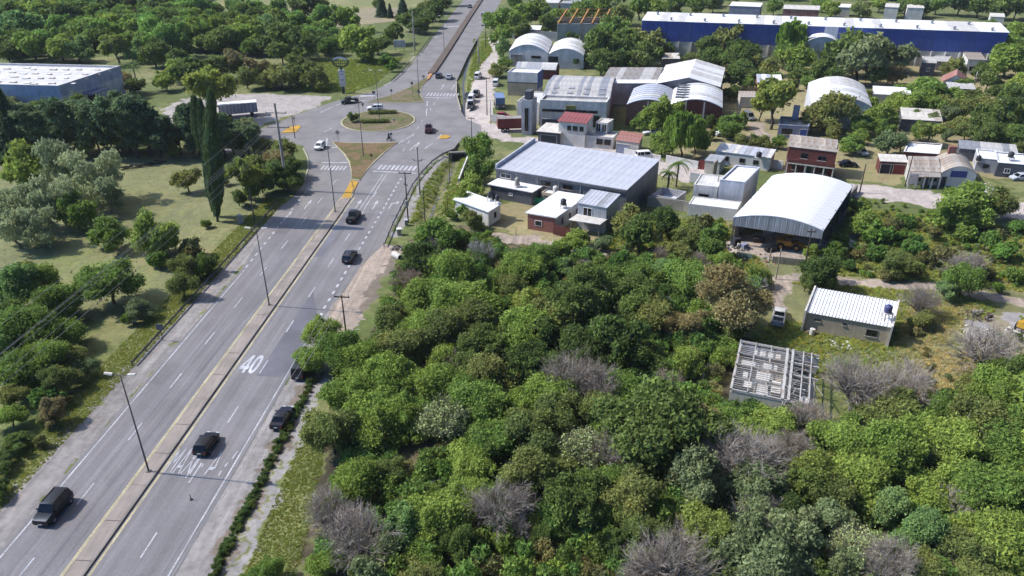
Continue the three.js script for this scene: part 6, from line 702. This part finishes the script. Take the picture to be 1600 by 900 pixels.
// the wood in front, from the road verge to the right edge
rows([
  [690, 368, 34, 'b'], [652, 408, 33, 'd'], [712, 425, 42, 'b'], [745, 400, 22, 'b'], [665, 455, 38, 'b'], [722, 468, 42, 'b'], [618, 500, 34, 'o'], [660, 512, 40, 'b'], [705, 520, 38, 'o'], [748, 500, 36, 'o'], [772, 540, 42, 'd'], [735, 565, 34, 'd'], [690, 560, 32, 'b'], [640, 545, 36, 'o'],
  [497, 520, 26, 'b'], [488, 562, 26, 'b', { col: 0 }], [524, 548, 34, 'b'], [565, 560, 38, 'b'], [560, 605, 44, 'b'], [604, 590, 44, 'b'], [590, 638, 44, 'b'], [640, 600, 42, 'b'], [680, 600, 40, 'b'], [520, 682, 46, 'o'], [575, 672, 36, 'b'], [628, 650, 44, 'b'], [694, 655, 42, 'z'], [725, 610, 38, 'b'], [755, 640, 46, 'b'], [770, 590, 42, 'o'], [775, 690, 46, 'b'], [735, 720, 40, 'b'], [690, 735, 28, 'u'], [560, 752, 46, 'b'], [610, 745, 26, 'o'], [515, 800, 40, 'x'], [560, 835, 48, 'x'], [632, 835, 46, 't'], [600, 872, 38, 'g'], [655, 862, 36, 'b'], [690, 805, 42, 'b'], [735, 770, 36, 'b'], [782, 790, 50, 'x'], [420, 893, 30, 'b', { col: 1 }], [375, 915, 22, 'b'], [720, 850, 32, 'd'], [505, 880, 30, 'b'],
  [818, 425, 32, 'b'], [845, 400, 26, 'b'], [882, 418, 22, 't'], [800, 455, 30, 'o'], [835, 470, 28, 'y'], [912, 470, 58, 'd'], [862, 505, 40, 'o'], [880, 535, 46, 'd'], [985, 465, 52, 'd'], [1010, 500, 42, 'o'], [960, 530, 58, 'd'], [915, 570, 36, 'd'], [820, 520, 44, 'b'], [835, 570, 44, 'd'], [1000, 560, 36, 'd'], [1140, 470, 62, 'n'], [1068, 505, 36, 'n'], [1075, 438, 36, 'b'], [1040, 425, 26, 't'], [1070, 562, 28, 'b', { col: 2 }], [890, 588, 44, 'x'], [935, 600, 36, 'x'], [945, 430, 28, 'b'], [1000, 425, 24, 'b'], [975, 410, 20, 'u'], [860, 615, 40, 'b'],
  [870, 648, 46, 'o'], [828, 630, 42, 'b'], [830, 690, 44, 'o'], [930, 632, 40, 'o'], [975, 610, 36, 'b'], [1028, 665, 76, 'd', { col: 1 }], [1098, 668, 40, 'n'], [1146, 660, 32, 'b', { tall: 0.75 }], [905, 700, 44, 'z'], [955, 710, 34, 'x'], [838, 745, 48, 'o'], [905, 790, 58, 'd'], [990, 775, 52, 'o'], [960, 750, 34, 'b'], [880, 735, 36, 'o'], [1165, 715, 54, 'x'], [1090, 755, 56, 'g'], [1185, 770, 50, 'g'], [1010, 830, 44, 'o'], [1100, 825, 56, 'y'], [1045, 872, 52, 'x'], [1175, 855, 64, 'g'], [1120, 885, 44, 'g'], [960, 850, 34, 'd'], [850, 835, 26, 'd'], [1230, 700, 32, 'x'], [1262, 655, 30, 'x'],
  [1208, 668, 44, 'b', { col: 2, tall: 0.75 }], [1338, 600, 54, 'x'], [1312, 578, 26, 'b'], [1380, 640, 46, 'o'], [1420, 595, 38, 'x'], [1545, 540, 42, 'x'], [1588, 588, 40, 'd'], [1560, 620, 38, 'b'], [1262, 735, 50, 'y'], [1325, 695, 44, 'b'], [1340, 750, 48, 'b'], [1400, 715, 50, 'b'], [1440, 680, 42, 'b'], [1485, 690, 46, 'b'], [1532, 668, 48, 'o'], [1575, 700, 54, 'b'], [1300, 780, 44, 'o'], [1384, 795, 46, 't'], [1440, 835, 44, 't'], [1445, 765, 48, 'b'], [1500, 755, 48, 'b'], [1550, 770, 50, 'b'], [1595, 775, 46, 'b'], [1500, 850, 50, 'o'], [1560, 845, 52, 'b'], [1600, 855, 46, 'b'], [1430, 895, 44, 'o'], [1340, 860, 36, 'z'], [1245, 850, 60, 'g'], [1290, 810, 42, 'g'], [1310, 895, 46, 'g'], [1390, 885, 40, 'x'], [1270, 900, 40, 'd'], [1220, 790, 36, 'd'], [1530, 905, 48, 'o'], [1600, 670, 46, 'b'], [1600, 720, 40, 'b'], [1470, 640, 34, 'b'], [1520, 610, 26, 'o'], [1470, 725, 38, 'o'], [1010, 905, 46, 'x'], [1200, 905, 50, 'g'], [660, 905, 40, 'o'], [580, 905, 40, 'g'],
], 1.02);
// field and verge on the right of the wood
rows([
  [1000, 370, 38, 'd'], [985, 345, 30, 'o'], [1035, 350, 30, 'd'], [1080, 370, 26, 'o'], [1110, 385, 28, 'b'], [1060, 395, 24, 'o'], [1130, 410, 22, 'b'], [940, 380, 18, 'g'], [900, 372, 20, 'b'], [760, 378, 16, 'b'], [745, 350, 14, 'u'], [875, 395, 24, 'b'], [1100, 345, 20, 'v'], [1125, 360, 16, 'u'],
  [1286, 428, 34, 'd'], [1260, 440, 22, 'o'], [1505, 440, 34, 'b', { col: 3 }], [1512, 415, 24, 'x'], [1480, 455, 22, 't'], [1520, 318, 44, 'b'], [1490, 335, 34, 'b'], [1560, 320, 26, 'o'], [1350, 345, 26, 'b'], [1372, 365, 24, 'u'], [1400, 415, 26, 'o'], [1420, 345, 16, 'u'], [1300, 392, 18, 'b'], [1370, 395, 18, 'u'], [1430, 385, 22, 'u'], [1450, 405, 18, 'v'], [1570, 395, 22, 'u'], [1590, 355, 18, 'u'], [1540, 380, 20, 'u'], [1580, 430, 22, 'u'], [1330, 415, 14, 'u'], [1460, 365, 18, 'v'], [1480, 395, 20, 'v'], [1345, 330, 16, 'u'], [1437, 500, 20, 'o'], [1440, 470, 26, 'x'], [1430, 515, 14, 'v'], [1310, 372, 14, 'u'], [1270, 395, 16, 'b'], [1405, 370, 14, 'u'], [1395, 352, 16, 'v'], [1510, 365, 18, 'u'], [1560, 365, 14, 'v'], [1545, 425, 18, 'v'], [1560, 450, 12, 'u'], [1380, 430, 14, 'v'], [1340, 400, 12, 'v'], [1430, 425, 14, 'v'],
  [735, 290, 26, 'b'], [722, 312, 20, 'b'], [745, 268, 22, 'b'], [752, 232, 24, 'b', { tall: 1.25 }], [728, 332, 14, 'u'], [736, 345, 20, 'o'], [706, 335, 12, 'u'],
]);
// left of the highway
rows([
  [32, 268, 40, 'b', { col: 2 }], [62, 262, 34, 'y'], [100, 268, 40, 's'], [148, 278, 42, 's'], [168, 305, 30, 's', { col: 1 }], [92, 315, 40, 's'], [38, 322, 42, 's'], [20, 355, 36, 's'], [60, 355, 34, 's'], [118, 335, 32, 'b'], [166, 366, 32, 'b', { col: 3 }], [236, 372, 42, 'b'], [262, 378, 22, 'b'], [300, 392, 30, 'v'], [288, 420, 26, 'o'], [320, 410, 24, 'd'], [170, 442, 44, 'b', { col: 3 }], [215, 485, 22, 'g'], [200, 500, 14, 'u'], [285, 445, 26, 'o'], [310, 425, 18, 'u'], [85, 470, 42, 'b', { col: 3 }], [20, 452, 40, 't'], [50, 515, 44, 'b', { col: 3 }], [12, 535, 42, 't'], [95, 520, 38, 'b', { col: 1 }], [30, 575, 40, 'b', { col: 3 }], [85, 600, 28, 'o'], [60, 625, 26, 'u'], [98, 620, 20, 'v'], [80, 645, 28, 'n'], [78, 655, 16, 'o'], [22, 690, 32, 'd', { tall: 0.65 }], [-4, 722, 26, 'd', { tall: 0.65 }], [15, 650, 24, 'b'], [66, 690, 14, 'v'], [126, 590, 14, 'o'], [128, 575, 20, 'g'], [-4, 765, 18, 'd'],
  [60, 440, 34, 'b'], [110, 480, 30, 't'], [10, 500, 36, 'd'], [70, 560, 34, 'b'], [110, 560, 26, 'o'], [20, 620, 24, 'o'], [45, 420, 22, 'o'], [250, 410, 20, 'u'], [292, 282, 24, 'o'], [382, 268, 30, 'y', { tall: 1.4 }], [372, 310, 16, 'd'], [320, 350, 10, 'u'], [402, 262, 26, 'o'], [420, 250, 28, 'n'], [445, 240, 24, 'o'], [458, 262, 22, 'd'], [432, 272, 26, 'd'], [408, 285, 22, 'd'], [448, 285, 18, 'd'], [412, 228, 20, 'o'], [392, 300, 16, 'b'], [270, 236, 12, 'b'], [352, 280, 12, 'o'],
]);
S_(340, 346, 158, 'p', 0.6).rotation.set(0, 0, -0.13); S_(335, 338, 150, 'p', 0.5).rotation.set(0, 0, -0.12);
// row of tall conifers behind the lawn
{ const q = rng(77); for (const [x, b, t] of [[4, 240, 140], [28, 246, 140], [48, 240, 150], [70, 244, 146], [92, 238, 152], [112, 246, 155], [135, 242, 150], [158, 246, 152], [180, 248, 158], [204, 238, 130], [216, 246, 132], [236, 244, 130], [252, 248, 160], [268, 244, 165], [302, 240, 150], [312, 244, 165], [345, 236, 160], [352, 246, 172], [366, 246, 178], [388, 240, 172], [398, 246, 190], [18, 236, 150], [284, 240, 175]]) S_(x, b, t - 6 + 22 * q(), q() < 0.12 ? 'c' : 'k', 0.9 + 0.5 * q()); }
S_(322, 250, 155, 'p', 1); S_(330, 252, 160, 'p', 1);
rows([[15, 170, 26, 'g'], [60, 175, 28, 'd'], [110, 178, 30, 'd'], [150, 182, 28, 'g'], [185, 205, 24, 'd'], [290, 185, 24, 'g'], [385, 200, 22, 'g'], [350, 195, 20, 'd'], [70, 200, 26, 'o'], [100, 215, 22, 'o'], [130, 225, 20, 'b'], [60, 222, 22, 'd'], [170, 215, 22, 'd'], [190, 190, 20, 'd'], [290, 210, 18, 'g'], [340, 205, 18, 'o'], [375, 205, 18, 'd'], [40, 205, 20, 'd'], [230, 215, 22, 'd'], [260, 222, 16, 'd'], [20, 180, 22, 'd'], [175, 150, 12, 't'],
  [328, 138, 36, 'y', { tall: 1.3 }], [300, 108, 32, 'd'], [282, 112, 24, 'b'], [258, 128, 17, 'b', { col: 2 }], [256, 115, 12, 'y'], [240, 85, 24, 'd'], [218, 82, 20, 't'], [275, 92, 24, 'd'], [350, 105, 28, 'o'], [372, 98, 26, 'n'], [400, 108, 26, 'n'], [440, 118, 26, 'o'], [470, 110, 32, 'o'], [492, 122, 24, 'o'], [415, 122, 22, 'o'], [385, 122, 22, 'o'], [195, 128, 18, 'n'], [210, 135, 16, 'o'],
  [180, 70, 26, 'y'], [150, 60, 22, 'd'], [100, 28, 30, 'd'], [70, 20, 28, 'b'], [20, 22, 28, 'b'], [30, 45, 34, 't'], [130, 50, 26, 'b'], [160, 12, 26, 'd'], [50, 72, 26, 'b'], [10, 78, 24, 'd'], [95, 76, 24, 'b'], [120, 80, 22, 't'], [220, 40, 28, 'b'], [250, 30, 24, 'b'], [275, 55, 28, 'd'], [310, 52, 28, 'b'], [340, 62, 26, 'd'], [365, 55, 24, 'b'], [395, 60, 24, 'b'], [420, 48, 26, 't'], [450, 60, 28, 'd'], [475, 72, 26, 'd'], [440, 82, 22, 'd'], [500, 62, 22, 'd'], [545, 55, 22, 'b'], [565, 68, 34, 'b'], [590, 70, 18, 'd'], [575, 88, 12, 'u'], [618, 52, 21, 'd'], [605, 96, 14, 'u'], [612, 104, 12, 'u'], [470, 8, 22, 'd'], [495, 10, 20, 'd'], [432, 28, 16, 't'], [592, 8, 14, 'd'], [640, 35, 18, 'd'], [655, 38, 18, 'd'], [668, 28, 18, 'd'], [680, 18, 18, 'd'], [690, 6, 18, 'd'], [652, 22, 14, 'd'], [700, -4, 16, 'd'], [665, 12, 14, 'o']]);
S_(597, 26, -6, 'c', 1.4); S_(630, 26, -6, 'c', 1.4); S_(545, 26, 12, 'c', 1.2); S_(610, 28, 4, 'c', 1);
// right of the highway, among the buildings
rows([
  [772, 32, 20, 'b'], [785, 55, 20, 'b'], [795, 30, 24, 'b'], [820, 22, 24, 'b'], [845, 20, 24, 'd'], [862, 38, 20, 'd'], [880, 30, 22, 'b'], [815, 48, 18, 'd'], [787, 75, 14, 't', { tall: 1.4 }], [776, 108, 16, 'o'], [788, 100, 12, 'b'], [912, 18, 22, 'b'], [940, 12, 22, 'b'], [968, 22, 22, 'o'], [1000, 12, 22, 'b'], [1025, 16, 20, 'b'], [1055, 10, 20, 'd'], [930, 70, 34, 'd'], [952, 52, 30, 'b'], [978, 68, 34, 'd'], [1006, 62, 30, 'o'], [1014, 84, 24, 'd'], [940, 95, 28, 'd'], [968, 96, 26, 'd'], [995, 98, 22, 'o'], [1045, 76, 16, 'd'],
  [1090, 10, 18, 'b'], [1115, 6, 18, 'o'], [1128, 58, 26, 'o'], [1112, 74, 24, 'd'], [1145, 62, 34, 'o'], [1150, 90, 26, 'd'], [1165, 85, 24, 'd'], [1235, 68, 26, 'w'], [1250, 92, 26, 'b'], [1225, 90, 22, 'b'], [1290, 85, 20, 'd'], [1320, 85, 40, 'd', { col: 1 }], [1345, 100, 42, 'g'], [1375, 82, 32, 'd'], [1400, 92, 28, 'g'], [1410, 80, 20, 'd'], [1270, 118, 18, 'd'], [1405, 118, 16, 'n'],
  [1212, 155, 42, 'y', { col: 1 }], [1190, 165, 22, 'y'], [1180, 118, 16, 'o'], [1165, 130, 14, 'b'], [1270, 185, 24, 'n'], [1298, 180, 36, 'o'], [1320, 170, 22, 'b'], [1375, 185, 26, 'b'], [1365, 172, 20, 'b'], [1392, 160, 18, 'b'], [1425, 165, 24, 'b', { col: 2 }], [1455, 140, 28, 'b', { col: 1 }], [1440, 160, 22, 'b'], [1490, 150, 18, 'b'], [1490, 108, 22, 'o'], [1508, 68, 18, 't'], [1555, 58, 26, 't'], [1580, 72, 28, 'b'], [1575, 95, 30, 'b'], [1598, 100, 26, 'b'], [1545, 125, 22, 'd'], [1560, 145, 20, 'd'], [1505, 172, 26, 'o'], [1520, 155, 20, 'o'], [1560, 185, 36, 'd'], [1595, 180, 34, 'd'], [1535, 195, 26, 'd'], [1482, 180, 18, 'g'], [1500, 195, 18, 'o'], [1390, 225, 26, 'g'], [1410, 222, 18, 'n'], [1330, 222, 20, 'b'], [1350, 215, 14, 'b'], [1455, 206, 20, 'y'], [1435, 208, 16, 'b'], [1590, 50, 20, 'b'], [1590, 10, 24, 'd'], [1560, 12, 22, 'd'], [1530, 10, 22, 'd'], [1500, 8, 20, 'd'], [1465, 6, 20, 'b'], [1445, 12, 18, 'd'], [1420, 8, 16, 'b'], [1375, 6, 16, 'b'], [1345, 16, 16, 'o'], [1300, 14, 16, 'b'], [1285, 8, 14, 'b'], [1210, 12, 14, 'b'], [1415, 14, 14, 'd'],
  [1068, 208, 34, 'w', { tall: 1.1 }], [1088, 215, 24, 'w'], [1022, 184, 26, 'b'], [1040, 178, 26, 'b'], [1000, 190, 18, 'b'], [1036, 226, 24, 'b'], [1140, 198, 22, 'b', { col: 1 }], [1160, 190, 14, 'b'], [1178, 222, 12, 'o'], [1195, 222, 13, 'o'], [1218, 222, 13, 'b'], [1160, 222, 14, 'o'], [1112, 212, 10, 'o'], [938, 222, 8, 'b'], [988, 224, 7, 'b'], [770, 62, 10, 'u'], [918, 268, 5, 'u'],
]);
rows([[1104, 95, 22, 'd'], [1160, 108, 22, 'd'], [1178, 98, 18, 'o'], [1202, 104, 18, 'o'], [1262, 128, 14, 'b'], [1244, 114, 18, 'd'], [1288, 106, 22, 'd'], [1304, 116, 20, 'd'], [1366, 120, 20, 'd'], [1388, 118, 16, 'n'], [1402, 142, 14, 'b'], [1345, 198, 18, 'b'], [1432, 182, 16, 'b'], [1462, 166, 22, 'b'], [1478, 160, 18, 'o'], [1502, 132, 16, 'b'], [1532, 112, 16, 'd'], [1542, 168, 24, 'o'], [1582, 150, 22, 'd'], [1452, 188, 18, 'g'], [1580, 212, 28, 'd'], [1542, 214, 24, 'd'], [1510, 206, 18, 'o'], [1144, 122, 22, 'd'], [1142, 146, 14, 'd'], [1120, 90, 20, 'd'], [1210, 125, 12, 'b'], [1236, 132, 12, 'o'], [1352, 150, 14, 'o'], [1380, 205, 16, 'b'], [1480, 212, 12, 'g'], [1300, 205, 18, 'o'], [1340, 150, 12, 'd'], [1110, 190, 14, 'd'], [1100, 180, 16, 'b'], [1595, 230, 16, 'o'], [1600, 130, 22, 'b'], [1560, 108, 14, 'b'], [1525, 60, 14, 't'], [1070, 60, 12, 'd'], [1188, 62, 16, 'b'], [1205, 75, 16, 'd'], [1260, 66, 12, 'd'], [1360, 60, 18, 'd'], [1060, 96, 12, 'd'], [1080, 92, 12, 'o'], [895, 60, 12, 'd'], [905, 95, 14, 'd'], [1550, 40, 12, 'b'], [1470, 84, 10, 'o'], [1505, 100, 10, 'o']]);
// island planting
rows([[552, 184, 9, 'd']]);
for (const [a, b, c, d] of [[578, 179, 618, 178], [566, 193, 606, 192]]) {
  const A = G(a, b), B = G(c, d), r = rng(a), L = [], len = A.distanceTo(B); for (let i = 0; i < 1500; i++) { const p = A.clone().lerp(B, r()), q = dirRand(r); p.x += q.x * 0.7; p.z += q.z * 0.7; p.y = 0.5 + q.y * 0.42; const k = 0.75 + 0.5 * r(); const t = dirRand(r), n = q.clone().add(t.clone().cross(q)).normalize(); L.push({ p: p.sub(A), n, t, L: 0.4, W: 0.26, c: [k, k, k] }); }
  const h = mesh('hedge', leafGeo(L), mats.o[0]); h.position.copy(A); h.position.y = 0.15; tag(h, a > 570 ? 'clipped low hedge on the far half of the roundabout island' : 'clipped low hedge on the near half of the roundabout island', 'hedge', 'hedges of the roundabout');
}
// far wood on the upper left reads as one mass; so do the brush under the trees and the weeds of the fields
function inPoly(x, z, P) { let c = false; for (let i = 0, j = P.length - 1; i < P.length; j = i++) if ((P[i].z > z) !== (P[j].z > z) && x < (P[j].x - P[i].x) * (z - P[i].z) / (P[j].z - P[i].z) + P[i].x) c = !c; return c; }
function scatter(name, label, geo, m, polys, n, seed, sc, colorVar, avoid) {
  const r = rng(seed), mt = new THREE.Matrix4(), out = [], q = new THREE.Quaternion(), cols = [];
  for (const P of polys) { const xs = P.map((p) => p.x), zs = P.map((p) => p.z), x0 = Math.min(...xs), x1 = Math.max(...xs), z0 = Math.min(...zs), z1 = Math.max(...zs); P.area = Math.abs(THREE.ShapeUtils.area(P.map((p) => new THREE.Vector2(p.x, p.z)))); P.bb = [x0, x1, z0, z1]; }
  const A = polys.reduce((s, P) => s + P.area, 0);
  for (const P of polys) { const k = Math.round(n * P.area / A); for (let i = 0, g = 0; i < k && g < k * 6; g++) { const x = P.bb[0] + r() * (P.bb[1] - P.bb[0]), z = P.bb[2] + r() * (P.bb[3] - P.bb[2]); if (!inPoly(x, z, P)) continue; i++; if (avoid && avoid(x, z, r)) continue; const s = sc[0] + (sc[1] - sc[0]) * r(); q.setFromAxisAngle(V(0, 1, 0), r() * 6.28); out.push(new THREE.Matrix4().compose(V(x, groundYs(x, z), z), q, V(s, s * (0.75 + 0.5 * r()), s))); const b = 1 - colorVar + 2 * colorVar * r(), w = (r() - 0.5) * colorVar; cols.push(new THREE.Color(b * (1 + w), b, b * (1 - w))); } }
  const im = new THREE.InstancedMesh(geo, m, out.length); out.forEach((a, i) => { im.setMatrixAt(i, a); im.setColorAt(i, cols[i]); }); im.castShadow = im.receiveShadow = true; im.name = numbered(name); scene.add(im); return tag(im, label, null, null, 'stuff');
}
const groundYs = (x, z) => (x > -40 && x < 10 && z < -120 && z > -320) ? groundY(x, z) : 0;
scatter('woodland', 'distant mass of mixed green trees beyond the warehouse', proto('b', 2, 0).crown, mats.b[1], [pg([-260, -40, 300, -40, 330, 15, 560, 45, 520, 95, 400, 88, 250, 96, 190, 90, -240, 92])], 620, 5, [0.8, 1.5], 0.28);
scatter('woodland', 'distant mass of darker trees beyond the warehouse', proto('d', 2, 1).crown, mats.d[1], [pg([-260, -40, 250, -40, 300, 20, 480, 50, 480, 90, 250, 92, -240, 88])], 330, 6, [0.8, 1.6], 0.25);
scatter('woodland', 'distant tree mass along the upper right edge', proto('b', 2, 1).crown, mats.b[3], [pg([790, -40, 1900, -40, 1900, 10, 1620, 18, 1400, 5, 1000, 16, 800, 20]), pg([1600, 60, 1900, 60, 1900, 210, 1620, 205])], 260, 8, [0.8, 1.4], 0.28);
scatter('woodland', 'bright trees of the wood beyond the photo edges', proto('b', 2, 2).crown, mats.b[0], [pg([1640, 560, 1900, 540, 2000, 930, 1640, 940])], 60, 9, [0.8, 1.3], 0.28);
const bushG = broadCrown(rng(91), { R: 1.2, ry: 0.8, cy: 0.7, lobes: 12, lr: 0.5, n: 900, leaf: [0.24, 0.13], warm: 0.3, fuzz: 0.5 }).geo;
const woodPoly = pg([650, 395, 720, 372, 880, 410, 1050, 410, 1200, 440, 1150, 545, 1120, 640, 1300, 670, 1480, 640, 1560, 580, 1700, 560, 1900, 930, 520, 930, 505, 800, 545, 660, 600, 490]);
const isGreen = (x, z) => GREEN.has(groundKind(x, -z));
const clear = (x, z) => !isGreen(x, z);
scatter('undergrowth', 'green brush filling the ground under the wood', bushG, mats.b[3], [woodPoly], 2100, 12, [0.6, 1.8], 0.3, clear);
scatter('undergrowth', 'olive brown brush mixed into the wood', bushG, mats.v[0], [woodPoly, pg([1000, 380, 1180, 430, 1120, 440, 980, 400])], 700, 13, [0.5, 1.3], 0.3, clear);
scatter('weeds', 'dark green weeds filling the roadside ditch strip', bushG, mats.d[2], [strip(prd([36, -32.9, 60, -33.2, 82, -33.6]), 0.9)], 330, 19, [0.15, 0.42], 0.3);
scatter('dry_brush', 'grey leafless brush and dead branches mixed through the wood', bareCrown(rng(17), { h: 4.2, limbs: 9, levels: 4, leafN: 0 }).geo, mats.x[1], [woodPoly], 38, 18, [0.5, 1.1], 0.2, clear);
scatter('weeds', 'green weed clumps across the right hand field', bushG, mats.u[1], [pg([930, 335, 1130, 345, 1150, 400, 1210, 432, 1050, 400, 950, 392]), pg([1300, 320, 1340, 310, 1400, 320, 1560, 345, 1700, 370, 1700, 455, 1540, 450, 1480, 442, 1300, 430, 1290, 400, 1350, 360]), pg([1500, 545, 1640, 500, 1640, 560, 1560, 600])], 620, 14, [0.2, 0.7], 0.35, (x, z, r) => clear(x, z) || (r() < 0.2));
scatter('weeds', 'dry brown weed clumps of the right hand field', bushG, mats.v[1], [pg([1300, 330, 1700, 370, 1700, 455, 1480, 442, 1290, 420, 1340, 370]), pg([1400, 540, 1560, 560, 1500, 680, 1390, 660, 1420, 590]), pg([1060, 345, 1140, 350, 1200, 430, 1080, 400])], 420, 15, [0.2, 0.6], 0.35, clear);
const bladeL = []; { const r = rng(3); for (let i = 0; i < 22; i++) { const a = r() * 6.28, t = V(Math.cos(a) * 0.5, 0.75 + r() * 0.5, Math.sin(a) * 0.5).normalize(), n = V(-Math.sin(a), 0.1, Math.cos(a)); const L = 0.22 + 0.24 * r(), k = 0.75 + 0.5 * r(); n.addScaledVector(t, -n.dot(t)).normalize(); bladeL.push({ p: V((r() - 0.5) * 0.5, 0, (r() - 0.5) * 0.5).addScaledVector(t, L / 2), n, t, L, W: 0.09, c: [k, k, k * 0.9] }); } }
const tuft = leafGeo(bladeL);
const verge = [strip(prd([40, -61.6, 144, -61]), 4.6), strip(prd([34, -27, 52, -27.8, 64, -29, 74, -30.4]), [5, 5, 4, 2]), strip(prd([36, -32.9, 60, -33.2, 82, -33.6]), 0.8)];
scatter('grass', 'lush grass tufts along the road verges', tuft, leafMat(0x8f9658), verge, 26000, 21, [0.2, 0.5], 0.22);
scatter('grass', 'tufted grass of the open ground on the right', tuft, leafMat(0x9aa060), [pg([1150, 545, 1215, 500, 1400, 525, 1440, 560, 1400, 640, 1300, 600]), pg([930, 335, 1130, 345, 1210, 432, 950, 392]), pg([1300, 320, 1700, 370, 1700, 470, 1480, 442, 1290, 430]), pg([1220, 440, 1480, 452, 1560, 480, 1500, 540, 1400, 530, 1400, 470, 1260, 446])], 18000, 22, [0.5, 1.2], 0.35, clear);
scatter('grass', 'dry straw coloured grass of the brown field', tuft, leafMat(0xb8ae92), [pg([1395, 535, 1560, 560, 1530, 640, 1480, 690, 1380, 670, 1420, 590]), pg([740, 862, 1000, 870, 1010, 960, 700, 960]), pg([1420, 470, 1530, 480, 1480, 540, 1400, 540])], 7000, 23, [0.5, 1.2], 0.3, clear);
scatter('grass', 'short grass of the ditch banks and far lawns', tuft, leafMat(0x87934e), [pg([700, 238, 722, 230, 760, 240, 735, 300, 690, 345, 640, 350, 655, 310, 672, 270]), pg([450, 98, 630, 90, 590, 130, 550, 146, 460, 142]), pg([740, 62, 760, 55, 770, 80, 738, 130, 728, 150])], 9000, 24, [0.5, 1.4], 0.3, clear);
scatter('grass', 'sparse grass of the lawn beside the highway', tuft, leafMat(0x9a9660), [pg([-40, 268, 262, 238, 360, 262, 420, 300, 400, 345, 300, 420, 220, 500, -40, 480])], 2500, 25, [0.15, 0.35], 0.15);
// two palms
function palm(px, base, top, label) {
  const b = G(px, base), v = (top - 450) / FOCAL, zc = depthOf(b), H = ((base - 450) / FOCAL * zc - v * zc) / (CP - v * SP), o = thing('palm_tree', label, 'palm tree', b, 0, 'palms'), r = rng(px);
  new MB().cyl(V(0, -0.1, 0), V(0.1, H * 0.5, 0), 0.22, 0.19, 8, false).cyl(V(0.1, H * 0.5, 0), V(0, H * 0.8, 0.1), 0.19, 0.16, 8).build('trunk', M.barkPale, o, 0.9);
  const fl = mats.d[0]; for (let i = 0; i < 15; i++) { const a = i * 2.4 + r(), up = 1.1 - 1.3 * r(), L = H * 0.36, list = []; let p = V(0, H * 0.8, 0), d = V(Math.cos(a), up, Math.sin(a)).normalize(); for (let k = 0; k < 12; k++) { d.y -= 0.13; d.normalize(); const n = p.clone().addScaledVector(d, L / 9); const side = V(-d.z, 0, d.x).normalize(); for (const s of [-1, 1]) for (let e = 0; e < 2; e++) list.push({ p: p.clone().lerp(n, e / 2).addScaledVector(side, s * 0.34).add(V(0, -0.12, 0)), n: V(0, 1, 0), t: side.clone().multiplyScalar(s).addScaledVector(d, 0.5).add(V(0, -0.4, 0)).normalize(), L: 0.8 * (1 - k / 16), W: 0.14, c: [0.9, 1, 0.8] }); p = n; } mesh('frond', leafGeo(list), fl, o); }
}
palm(1056, 292, 243, 'tall feathery palm behind the grey warehouse'); palm(1043, 296, 262, 'shorter palm beside the swimming tank'); palm(216, 142, 90, 'palm with hanging fronds beside the white roofed warehouse');
// labels that single each plant out: how it looks and which landmark it stands nearest to
const marks = [['derelict white roof frame', 1215, 590], ['small house with blue tank', 1330, 500], ['open white shed', 1230, 360], ['grey blue roofed warehouse', 900, 300], ['brick fronted white house', 870, 340], ['white hut by the ditch', 748, 330], ['black hatchback', 320, 700], ['dark sedan on the shoulder', 438, 655], ['wooden T pole', 542, 530], ['painted number 40', 395, 570], ['pickup in the right lane', 551, 345], ['black off-roader', 80, 800], ['first lamp post', 233, 738], ['second lamp post', 421, 478], ['big concrete pylon', 448, 297], ['tall cypress pair', 335, 346], ['log pile', 222, 260], ['white roofed warehouse', 100, 150], ['oval topped sign', 536, 146], ['roundabout island', 591, 189], ['small billboard', 625, 75], ['red lorry', 805, 200], ['twin arched hangars', 850, 100], ['long blue warehouse', 1300, 60], ['big white vaulted shed', 1310, 180], ['brick house with balcony', 1270, 255], ['vaulted white shop', 1470, 280], ['red roofed white house', 900, 215], ['white cube house', 1150, 300], ['wood corner below the brown field', 1480, 680], ['drain pipe mouth', 620, 402], ['lower right corner', 1590, 890], ['bottom edge centre', 900, 890], ['yellow machine', 1590, 505], ['winding dirt path', 1095, 600], ['orange roof trusses', 910, 40], ['terracotta gable', 1490, 115], ['truck trailer', 372, 165], ['left frame edge', 5, 620]].map(([n, x, y]) => ({ n, p: G(x, y), c: {} }));
{
  const ord = ['nearest', 'second nearest', 'third nearest', 'fourth nearest', 'fifth nearest', 'sixth nearest', 'seventh nearest', 'eighth nearest', 'ninth nearest', 'tenth nearest'];
  const list = placed.map((t) => { let best = null, bd = 1e9; for (const m of marks) { const d = m.p.distanceTo(t.pos) ; if (d < bd) { bd = d; best = m; } } return { ...t, m: best, d: bd }; }).sort((a, b) => a.d - b.d);
  for (const t of list) { const i = t.m.c[t.k] = (t.m.c[t.k] || 0) + 1; const w = KINDS[t.k].words; t.g.userData.label = t.label ?? `${w}, ${ord[i - 1] ?? i + 'th nearest'} one to the ${t.m.n}`; t.g.userData.group = KINDS[t.k].shrub ? 'shrubs of the district' : KINDS[t.k].words.split(',')[0] + 's'; }
}

scene.traverse((o) => { if (o.isMesh && o !== sky) { o.castShadow = true; o.receiveShadow = true; } });
renderer.render(scene, camera);
